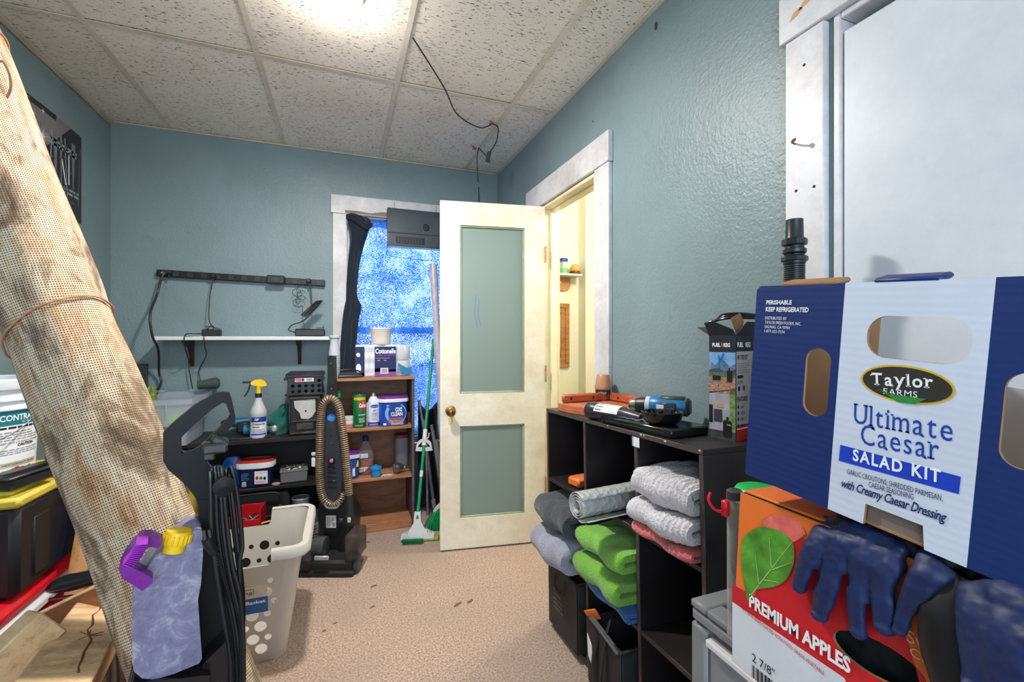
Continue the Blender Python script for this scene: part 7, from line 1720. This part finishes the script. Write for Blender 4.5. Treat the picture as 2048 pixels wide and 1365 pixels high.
P.poly([(.0015, .0015), (AL*.58, .0015), (AL*.50, .0060), q_(1690, 1357), q_(1480, 1214), (.0015, wl[1])], whc)
wl2 = q_(1700, 1350)
lf = [(1485, 1085), (1500, 1065), (1520, 1055), (1545, 1057), (1570, 1068), (1586, 1085), (1590, 1100), (1588, 1130), (1575, 1158), (1555, 1172), (1530, 1177), (1512, 1180), (1506, 1190), (1500, 1203), (1494, 1195), (1490, 1170), (1484, 1130)]
ap_ = [(1520, 1058), (1528, 1040), (1548, 1028), (1580, 1034), (1605, 1050), (1612, 1068), (1598, 1080), (1588, 1085), (1560, 1062)]
P.poly([q_(*p) for p in ap_], plain('apple_print_pink', S(224, 110, 100), .45, var=.3, vs=30)); P.up()
P.poly(sm2([q_(*p) for p in lf], 3), plain('leaf_print_green', S(84, 150, 46), .45, var=.45, vs=28)); P.up()
m_ = plain('leaf_vein', S(170, 200, 130), .5)
for a, b in (((1500, 1195), (1586, 1084)), ((1530, 1160), (1560, 1165)), ((1520, 1172), (1512, 1110)), ((1545, 1140), (1540, 1075)), ((1545, 1140), (1585, 1125))):
    A_, B_ = Vector(q_(*a)), Vector(q_(*b)); n = Vector((-(B_-A_).y, (B_-A_).x)).normalized()*.0008; P.poly([tuple(A_+n), tuple(B_+n*.4), tuple(B_-n*.4), tuple(A_-n)], m_)
A_ = q_(1500, 1212); B_ = q_(1703, 1348)
yb_ = (A_[1]+B_[1])/2
P.text('PREMIUM APPLES', A_[0], A_[1], B_[0], B_[1], cap=.019, mat=ink_white, bold=.04)
P.text('MAY HAVE BEEN COATED WITH FOOD GRADE VEGETABLE', q_(1484, 1214)[0], q_(1484, 1214)[1]-.004, q_(1650, 1340)[0], q_(1650, 1340)[1]-.008, cap=.0055, mat=redc)
A_ = q_(1506, 1322); P.text('2 7/8"', A_[0], A_[1], A_[0]+.040, A_[1], cap=.013, mat=ink_black); P.bars(A_[0], A_[1]-.026, A_[0]+.10, A_[1]-.006, ink_black, 26)
A_ = q_(1800, 1260); P.text('AMBROSIA', q_(1812, 1225)[0], q_(1812, 1225)[1], q_(1812, 1225)[0]+.13, cap=.034, mat=plain('carton_cream', S(240, 200, 160), .5), bold=.03); P.text('Sweet', q_(1815, 1282)[0], q_(1815, 1282)[1], q_(1815, 1282)[0]+.05, cap=.014, mat=MATS['carton_cream']); P.text('CRISP', q_(1822, 1310)[0], q_(1822, 1310)[1], q_(1822, 1310)[0]+.04, cap=.010, mat=MATS['carton_cream'])
P.build('printed_front', fc_)
# green lid and clear bottle with red clip, far end of the carton
p = at(1520, 975, X=.70); o = thing('green_lid_jar', 'jar with bright green lid between the carton and cube shelf', 'jar', (.735, at(1522, 985, X=.735).y+.005, gzt)); zl = at(1520, 978, X=.735).z-gzt
m = MB(); m.lathe([(.032, 0), (.035, .004), (.035, zl-.03)], 26); m.build('jar_body', clear('jar_glass', (.9, .95, .92, 1), .08, .4), o)
m = MB(); m.lathe([(.040, zl-.03), (.042, zl-.026), (.042, zl-.006), (.038, zl), (.030, zl+.003), (0, zl+.003)], 32); m.build('lid', plain('vivid_green_lid', S(20, 180, 80), .35), o)
o.location.y = max(o.location.y, b0.y-.0+.02)
pr_ = at(1461, 1010, X=.668)
o = thing('red_clip_bottle', 'small clear bottle with a bright red clip beside the fruit carton', 'bottle', (pr_.x+.01, pr_.y, gzt)); zl = pr_.z-gzt
m = MB(); m.lathe([(.012, 0), (.013, .003), (.013, zl+.006), (.009, zl+.012), (.009, zl+.020), (0, zl+.021)], 18); m.build('bottle_body', clear('clear_bottle', (.92, .95, .97, 1), .08, .5), o)
m = MB(); m.box((-.014, .006, zl-.008), (.016, .014, .030), .003); m.tube(smooth([(-.018, .010, zl-.016), (-.030, .018, zl-.012), (-.038, .024, zl+.004), (-.034, .024, zl+.018)], 4), .005, 8, flat=.5); m.build('red_clip', plain('bright_red_clip', S(225, 30, 50), .35), o)
m = MB(); m.lathe([(.014, zl+.010), (.014, zl+.024), (.010, zl+.027), (0, zl+.027)], 18); m.build('cap', plain('smoke_cap', S(60, 60, 66), .3), o)
# salad kit carton
SX = .600; th = math.radians(4.3)
b0_ = at(1490, 948, X=SX)
SM = TR(b0_) @ basis((0, 0, 0), (0, -math.cos(th), -math.sin(th)), (0, -math.sin(th), math.cos(th)), (-1, 0, 0)); sq_ = PX(SM)
SL, SH, SD = .401, .297, .30
sc_ = thing('salad_carton', 'blue and white salad kit carton lying on top of the fruit carton', 'carton', M=SM)
def corr(name, col, vs=3):
    t = NT(name); t.set(Roughness=.5); v = t.coord(); n = t.noise(v, vs, 4); t.color(t.ramp(n, [(.35, k4(col, .92)), (.65, k4(col, 1.08))]))
    w = t.n('TexWave'); w.inputs['Scale'].default_value = 34; w.bands_direction = 'Y'; w.inputs['Distortion'].default_value = 1.2; t.l(v, w.inputs[0]); t.bump(w.outputs['Fac'], .10, .0010); return t.m
navyc = corr('carton_navy', S(10, 42, 104)); wcard = corr('carton_board_white', S(208, 216, 232))
x1s, x2s = .130, .271
def slot(cx, cy, w, h, r): return rrect(cx-w/2, cy-h/2, cx+w/2, cy+h/2, r, 7)
h1 = sq_(1633, 765); h2_ = sq_(1830, 678); h3 = (h1[0]+.285-.0+.0, h1[1]-.004)
s_l = slot(h1[0], h1[1], .034, .092, .0165); s_c = slot(h2_[0], h2_[1], .098, .050, .022); s_r = slot(SL-h1[0]+.004, h1[1]-.004, .034, .092, .0165)
nt0 = sq_(1727, 1050); nt1 = sq_(1848, 1085)
na, nb = sq_(1726, 1045)[0], sq_(1848, 1100)[0]
m = MB()
m.plate([(0, 0), (x1s, 0), (x1s, SH), (.006, SH), (0, SH-.006)], .004, [s_l], mat=navyc, back=kraft, edge=kraft)
m.plate([(x1s, 0), (na, 0), (na+.001, .026), (nb-.003, .026), (nb, 0), (x2s, 0), (x2s, SH), (x1s, SH)], .004, [s_c], mat=wcard, back=paper, edge=kraft)
m.plate([(x2s, 0), (SL, 0), (SL, SH-.006), (SL-.006, SH), (x2s, SH)], .004, [s_r], mat=navyc, back=kraft, edge=kraft)
m.build('front_panel', None, sc_)
m = MB(); m.box((SL/2, .08, -SD+.002), (SL, .16, .004), .001); m.build('back_panel', plain('bleached_board', S(222, 226, 234), .6, var=.03), sc_)
m = MB(); m.box((.002, SH/2, -SD/2), (.004, SH, SD-.010), .001); m.build('end_panel', navyc, sc_)
m = MB(); m.box((SL-.002, SH/2, -SD/2), (.004, SH, SD-.010), .001); m.build('end_panel', navyc, sc_)
for x_ in (.0052, SL-.0052): m = MB(); m.box((x_, SH/2, -SD/2), (.002, SH-.004, SD-.012), .0005); m.build('kraft_liner', kraft, sc_)
m = MB(); m.box((SL/2, .002, -SD/2), (SL-.01, .004, SD-.010), .001); m.build('base_panel', kraft, sc_)
m = MB(); m.box(((na+nb)/2, .014, -.0075), (nb-na, .026, .003), .001); m.build('notch_flap', plain('brown_flap', S(120, 106, 98), .8), sc_)
for x0, x1_, mt in ((.04, .122, kraft), (.162, .228, MATS['carton_navy']), (.295, .345, kraft)):
    m = MB(); m.box(((x0+x1_)/2, SH+.0035, -.012), (x1_-x0, .007, .026), .0025, rot=(14, 0, 0)); m.build('top_tab', mt, sc_)
# lettering with slab serifs
SER = {'U': [(.12, 1, .34), (.88, 1, .34)], 'l': [(.5, 1, -.9), (.5, 0, 2.0)], 'i': [(.5, 0, 2.0), (.35, .76, -.9)], 'm': [(.09, 0, .24), (.5, 0, .24), (.91, 0, .24), (.04, .76, -.13)], 'r': [(.15, 0, .75), (.08, .76, -.32)], 'C': [(.93, .95, -.10), (.93, .9, -.05)], 'T': [(.5, 0, .5), (.03, .86, -.001)], 'n': [(.1, 0, .4), (.9, 0, .4)], 'a': [(.97, .03, .2)], 'y': [(.05, .76, .35), (.95, .76, .35)], 'o': [], 't': [], 'e': [], 's': [], 'F': [(.15, 0, .5)], 'A': [(.05, 0, .3), (.95, 0, .3)], 'R': [(.1, 0, .35), (.95, 0, .25)], 'M': [(.08, 0, .25), (.92, 0, .25)], 'S': []}
ADV = {'l': .34, 'i': .34, 't': .46, 'm': 1.0, 'r': .46, 's': .58, ' ': .35}
def slab(P, word, x0, y0, x1, y1, cap, mat, bold=.0, cap_sc=1.0):
    vsx = []; x = 0; adv = []
    for ch in word:
        vs, fs, w = glyphs(ch, bold); w_ = w; adv.append((ch, x, w_)); x += w_+.14
    tot = x-.14; L = math.hypot(x1-x0, y1-y0); ux, uy = (x1-x0)/L, (y1-y0)/L; sx = L/tot; sy = cap/CAP
    def put(px_, py_): return P.wf(x0+ux*px_-uy*py_, y0+uy*px_+ux*py_, P.h())
    for ch, xo, w in adv:
        vs, fs, _ = glyphs(ch, bold); P.mb.add([put((xo+a)*sx, b*sy) for a, b in vs], fs, mat)
        for fx, fy, fw in SER.get(ch, []):
            ww = max(abs(fw)*w, .10); cx = xo+fx*w; xa_ = cx-ww/2 if fw > 0 else cx-ww; xb_ = cx+ww/2 if fw > 0 else cx
            yc = fy*CAP; tk_ = .055; ya = yc if fy < .01 else yc-tk_
            q = [(xa_, ya), (xb_, ya), (xb_, ya+tk_), (xa_, ya+tk_)]; P.mb.add([put(a*sx, b*sy) for a, b in q], [(0, 1, 2, 3)], mat)
P = Print(M=Matrix.Identity(4), step=.0004)
lc = sq_(1809, 769); e_ = sq_(1894, 775); e2_ = sq_(1809, 728)
orx = .0455; ory = .0215
for_r = (lc[0], lc[1])
P.disc(lc[0], lc[1], orx, ory, plain('logo_gold', S(225, 175, 30), .5), 48); P.up(); P.disc(lc[0], lc[1], orx-.0022, ory-.0022, plain('logo_charcoal', S(46, 44, 40), .5), 48); P.up()
P.poly([(lc[0]-.024, lc[1]-.011), (lc[0]-.006, lc[1]-.0135), (lc[0]+.022, lc[1]-.0125), (lc[0]+.012, lc[1]-.0205), (lc[0]-.004, lc[1]-.0215)], ink_green)
t1, t2 = sq_(1745, 768), sq_(1868, 776); slab(P, 'Taylor', t1[0]-.000, t1[1]-.001, t2[0], t2[1]-.0005, .014, ink_white, .02)
t1, t2 = sq_(1768, 788), sq_(1836, 796); slab(P, 'FARMS', t1[0], t1[1], t2[0], t2[1], .0068, ink_white, .0)
P.k = 1
u1, u2 = sq_(1708, 846), sq_(1905, 884); slab(P, 'Ultimate', u1[0], u1[1], u2[0], u2[1], .0245, ink_blue)
u1, u2 = sq_(1722, 888), sq_(1878, 922); slab(P, 'Caesar', u1[0], u1[1], u2[0], u2[1], .0245, ink_blue)
bl = [sq_(*q) for q in ((1678, 922), (1918, 989), (1922, 954), (1681, 890))]; P.poly(bl, plain('banner_blue', S(20, 62, 190), .5)); P.up()
u1, u2 = sq_(1706, 922), sq_(1882, 968); P.text('SALAD KIT', u1[0], u1[1]+.001, u2[0], u2[1]+.001, cap=.0135, mat=ink_white, bold=.03, sp=1.25)
u1, u2 = sq_(1695, 948), sq_(1886, 1003); P.text('GARLIC CROUTONS, SHREDDED PARMESAN,', u1[0], u1[1], u2[0], u2[1], cap=.0062, mat=ink_navy)
u1, u2 = sq_(1738, 974), sq_(1828, 1000); P.text('CAESAR SEASONING', u1[0], u1[1], u2[0], u2[1], cap=.0062, mat=ink_navy)
u1, u2 = sq_(1684, 974), sq_(1894, 1046); P.text('with Creamy Caesar Dressing', u1[0], u1[1], u2[0], u2[1], cap=.0105, mat=ink_navy, shear=.35, bold=.015, sp=.92)
P.build('printed_front', sc_); P = Print(M=Matrix.Identity(4), step=.0004); P.k = 2
u1, u2 = sq_(1533, 609), sq_(1584, 609.5); P.text('PERISHABLE', u1[0], u1[1], u2[0], cap=.0058, mat=ink_white, bold=.03)
u1, u2 = sq_(1532, 623), sq_(1618, 624); P.text('KEEP REFRIGERATED', u1[0], u1[1], u2[0], cap=.0062, mat=ink_white, bold=.03)
for i, (s_, xe) in enumerate((('DISTRIBUTED BY', 1574), ('TAYLOR FRESH FOODS, INC.', 1603), ('SALINAS, CA 93901', 1580), ('1-877-323-7374', 1570))):
    y = 639+8.6*i; u1, u2 = sq_(1531-i*.6, y), sq_(xe, y); P.text(s_, u1[0], u1[1], u2[0], cap=.0042, mat=ink_white)
P.build('address_print', sc_)
# block that carries the salad carton inside the fruit carton: bagged goods
o = thing('packed_box', 'dark packed goods inside the fruit carton below the salad carton', 'box', (SX+.165, .355, az0+.012))
m = MB(); m.box((0, 0, .13), (.22, .36, .235), .02); m.build('goods', plain('dark_goods', S(40, 44, 46), .5, var=.5, vs=40), o)
m = MB(); 
o = thing('black_bag', 'black plastic bag rim stuffed between the two cartons', 'bag', M=AM)  # black shapes added for the dark shade below the salad carton and beside the gloves
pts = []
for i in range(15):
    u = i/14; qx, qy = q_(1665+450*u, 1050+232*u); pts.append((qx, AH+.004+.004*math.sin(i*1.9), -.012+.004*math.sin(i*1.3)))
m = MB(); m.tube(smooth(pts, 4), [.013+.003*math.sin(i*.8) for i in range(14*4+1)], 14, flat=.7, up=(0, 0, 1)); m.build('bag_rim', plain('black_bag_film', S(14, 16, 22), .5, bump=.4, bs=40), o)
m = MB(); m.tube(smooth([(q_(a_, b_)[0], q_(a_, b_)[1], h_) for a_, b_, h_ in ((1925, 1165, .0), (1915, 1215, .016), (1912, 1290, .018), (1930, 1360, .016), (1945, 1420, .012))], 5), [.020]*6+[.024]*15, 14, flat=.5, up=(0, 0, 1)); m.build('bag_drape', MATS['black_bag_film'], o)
# ---------------------------------------------------------------- nitrile gloves draped over the carton
glm = plain('navy_nitrile', S(17, 36, 84), .55, var=.2, vs=14, bump=.25, bs=45)
def glove(name, label, segs, palm, off=0.012, rk=1.0):
    """segs: finger polylines in picture places on the carton face; palm: outline; everything rests a little in front of the face"""
    c = aq(*palm[0]); o = thing(name, label, 'glove', M=AM @ TR(c[0], c[1], .0015))
    m = MB()
    def lp(px, py, h): Mh = AM @ TR(0, 0, h); q = PX(Mh)(px, py); return Vector((q[0]-c[0], q[1]-c[1], h-.0015))
    for pts in segs:
        pp = smooth([lp(x, y, h) for x, y, h, r in pts], 5); rr2 = [v.x for v in smooth([(r*rk, 0, 0) for x, y, h, r in pts], 5)]
        m.tube(pp, rr2, 14, flat=.62, up=(0, 0, 1)); 
        e = pp[-1]; m.lathe([(rr2[-1]*math.cos(a), rr2[-1]*math.sin(a)*1.0) for a in [math.radians(x) for x in range(0, 91, 18)]], 12, M=TR(e) @ (pp[-1]-pp[-2]).to_track_quat('Z', 'Y').to_matrix().to_4x4() @ Matrix.Diagonal((1, 1, 1, 1)))
    nz = random.Random(1)
    ob = m.build('glove_skin', glm, o, mods=[('REMESH', dict(mode='VOXEL', voxel_size=.0026, use_smooth_shade=True)), ('SMOOTH', dict(factor=.6, iterations=6))])
    tx = bpy.data.textures.new(name+'_wrinkle', 'CLOUDS'); tx.noise_scale = .016; tx.noise_depth = 2
    md = ob.modifiers.new('wrinkle', 'DISPLACE'); md.texture = tx; md.strength = .0045; md.mid_level = .5; md.texture_coords = 'LOCAL'
    return o
h = .014
G1 = [
 [(1652, 1052, -.012, .014), (1640, 1080, .006, .017), (1622, 1108, .012, .016), (1606, 1145, .012, .0135), (1600, 1172, .011, .011)],
 [(1690, 1060, -.006, .016), (1678, 1100, .010, .017), (1662, 1145, .013, .0150), (1648, 1195, .012, .0150), (1640, 1228, .011, .012)],
 [(1730, 1075, -.004, .016), (1725, 1110, .011, .017), (1716, 1165, .013, .0125), (1712, 1215, .012, .0130), (1716, 1260, .011, .011)],
 [(1778, 1095, -.004, .016), (1772, 1130, .010, .018), (1764, 1175, .013, .0145), (1766, 1215, .012, .0145), (1770, 1250, .011, .0125)],
 [(1650, 1046, -.024, .010), (1700, 1062, -.004, .015), (1760, 1084, -.002, .015), (1800, 1100, -.002, .011)],
 [(1640, 1075, .004, .014), (1700, 1098, .008, .017), (1760, 1120, .008, .017), (1790, 1128, .006, .012)]]
glove('nitrile_glove', 'navy nitrile glove draped fingers down over the apple print', G1, [(1700, 1100)])
G2_ = [
 [(1880, 1130, .0, .022), (1856, 1150, .014, .017), (1832, 1185, .018, .0135), (1812, 1220, .016, .010), (1800, 1262, .016, .0075)],
 [(1985, 1178, .004, .026), (1985, 1230, .020, .030), (1992, 1300, .028, .030), (2005, 1380, .030, .030)],
 [(2040, 1200, .004, .036), (2040, 1270, .028, .036), (2020, 1340, .032, .034), (2010, 1420, .030, .028)],
 [(1972, 1190, .008, .020), (2020, 1220, .018, .030), (2090, 1265, .020, .034)],
 [(2000, 1290, .022, .026), (2060, 1320, .024, .034)]]
glove('nitrile_glove', 'navy nitrile glove bunched at the lower right picture corner', G2_, [(1950, 1200)])
# ================================================================ GROUPS AND SUB-PARTS
GR = {'towel': 'folded towels in the cube shelf', 'cord_clip': 'clips holding the ceiling cord', 'metal_can': 'cans at the foot of the black bookcase', 'nitrile_glove': 'navy nitrile gloves on the fruit carton',
      'white_blanket': 'folded white blankets in the right cube', 'picture_frame': 'framed pictures in the hall', 'adapter_lead': 'leads hanging off the wall shelf', 'large_timber': 'pale timbers at the lower left', 'short_timber': 'pale timbers at the lower left'}
for o in list(SC.objects):
    if o.parent is None and o.get('label'):
        b = o.name.split('.')[0]; k = 'towel' if b.endswith('_towel') else b
        if k in GR: o['group'] = GR[k]
def sub(root, child, parent):
    """hang every part of that name one level deeper, on the part it belongs to"""
    for r in [o for o in SC.objects if o.parent is None and o.name.split('.')[0] == root]:
        kids = list(r.children); ps = [c for c in kids if c.name.split('.')[0] == parent]
        if not ps: continue
        for c in [c for c in kids if c.name.split('.')[0] == child]:
            t_ = min(ps, key=lambda q: ((Vector(q.bound_box[0])+Vector(q.bound_box[6]))/2-(Vector(c.bound_box[0])+Vector(c.bound_box[6]))/2).length); c.parent = t_
for a in (('vacuum_cleaner', 'round_sticker', 'spine'), ('vacuum_cleaner', 'power_button', 'spine'), ('vacuum_cleaner', 'screw', 'spine'), ('vacuum_cleaner', 'embossed_mark', 'spine'), ('vacuum_cleaner', 'rating_plate', 'lower_body'), ('vacuum_cleaner', 'latch', 'hose_cuff'),
          ('carpet_cleaner', 'cord_strand', 'cord_hook'), ('carpet_cleaner', 'mains_plug', 'cord_hook'), ('carpet_cleaner', 'clamp_block', 'handle'), ('solution_tank', 'grip_rib', 'grip_handle'), ('spray_bottle', 'trigger_and_nozzle', 'trigger_head'), ('spray_bottle', 'bottle_label', 'bottle'),
          ('grey_drawer_cart', 'drawer_rim', 'drawer_front'), ('grey_drawer_cart', 'top_rim', 'top_panel'), ('power_strip', 'outlet', 'housing'), ('power_strip', 'rating_label', 'housing'), ('sponge_mop', 'scrub_bristle', 'mop_head'), ('sponge_mop', 'grip_mark', 'mop_head'), ('sponge_mop', 'pole_label', 'pole'),
          ('door_1', 'keyhole_plate', 'leaf'), ('door_1', 'glazing_bead', 'leaf'), ('cube_shelf', 'chipped_edge', 'top_board'), ('cube_shelf', 'paper_sticker', 'top_board'), ('storage_tote', 'rib', 'tote_body'), ('storage_tote', 'latch_tab', 'tote_body'),
          ('grey_appliance', 'dial', 'case'), ('grey_appliance', 'vent_slot', 'case'), ('grey_appliance', 'maker_mark', 'case'), ('fruit_carton', 'printed_front', 'front_panel'), ('salad_carton', 'printed_front', 'front_panel'), ('salad_carton', 'address_print', 'front_panel'), ('salad_carton', 'notch_flap', 'front_panel'),
          ('kit_box', 'front_print', 'carton'), ('kit_box', 'side_print', 'carton'), ('white_bucket', 'bucket_label', 'bucket_body'), ('white_bucket', 'grip', 'wire_bail'), ('detergent_tub', 'tub_label', 'tub_body'), ('laundry_basket', 'product_label', 'front_wall'), ('trim_3', 'nail_hole', 'casing_side'), ('trim_3', 'bent_nail', 'casing_side'),
          ('oxygen_cleaner_tub', 'tub_print', 'tub_body'), ('cube_shelf', 'edge_band', 'divider'), ('black_fabric_bin', 'bin_rim', 'bin_wall'), ('cordless_drill', 'chuck', 'torque_ring'), ('toilet_paper_pack', 'printed_wrap', 'front_wrap'), ('window_1', 'pane', 'sash_stile')): sub(*a)
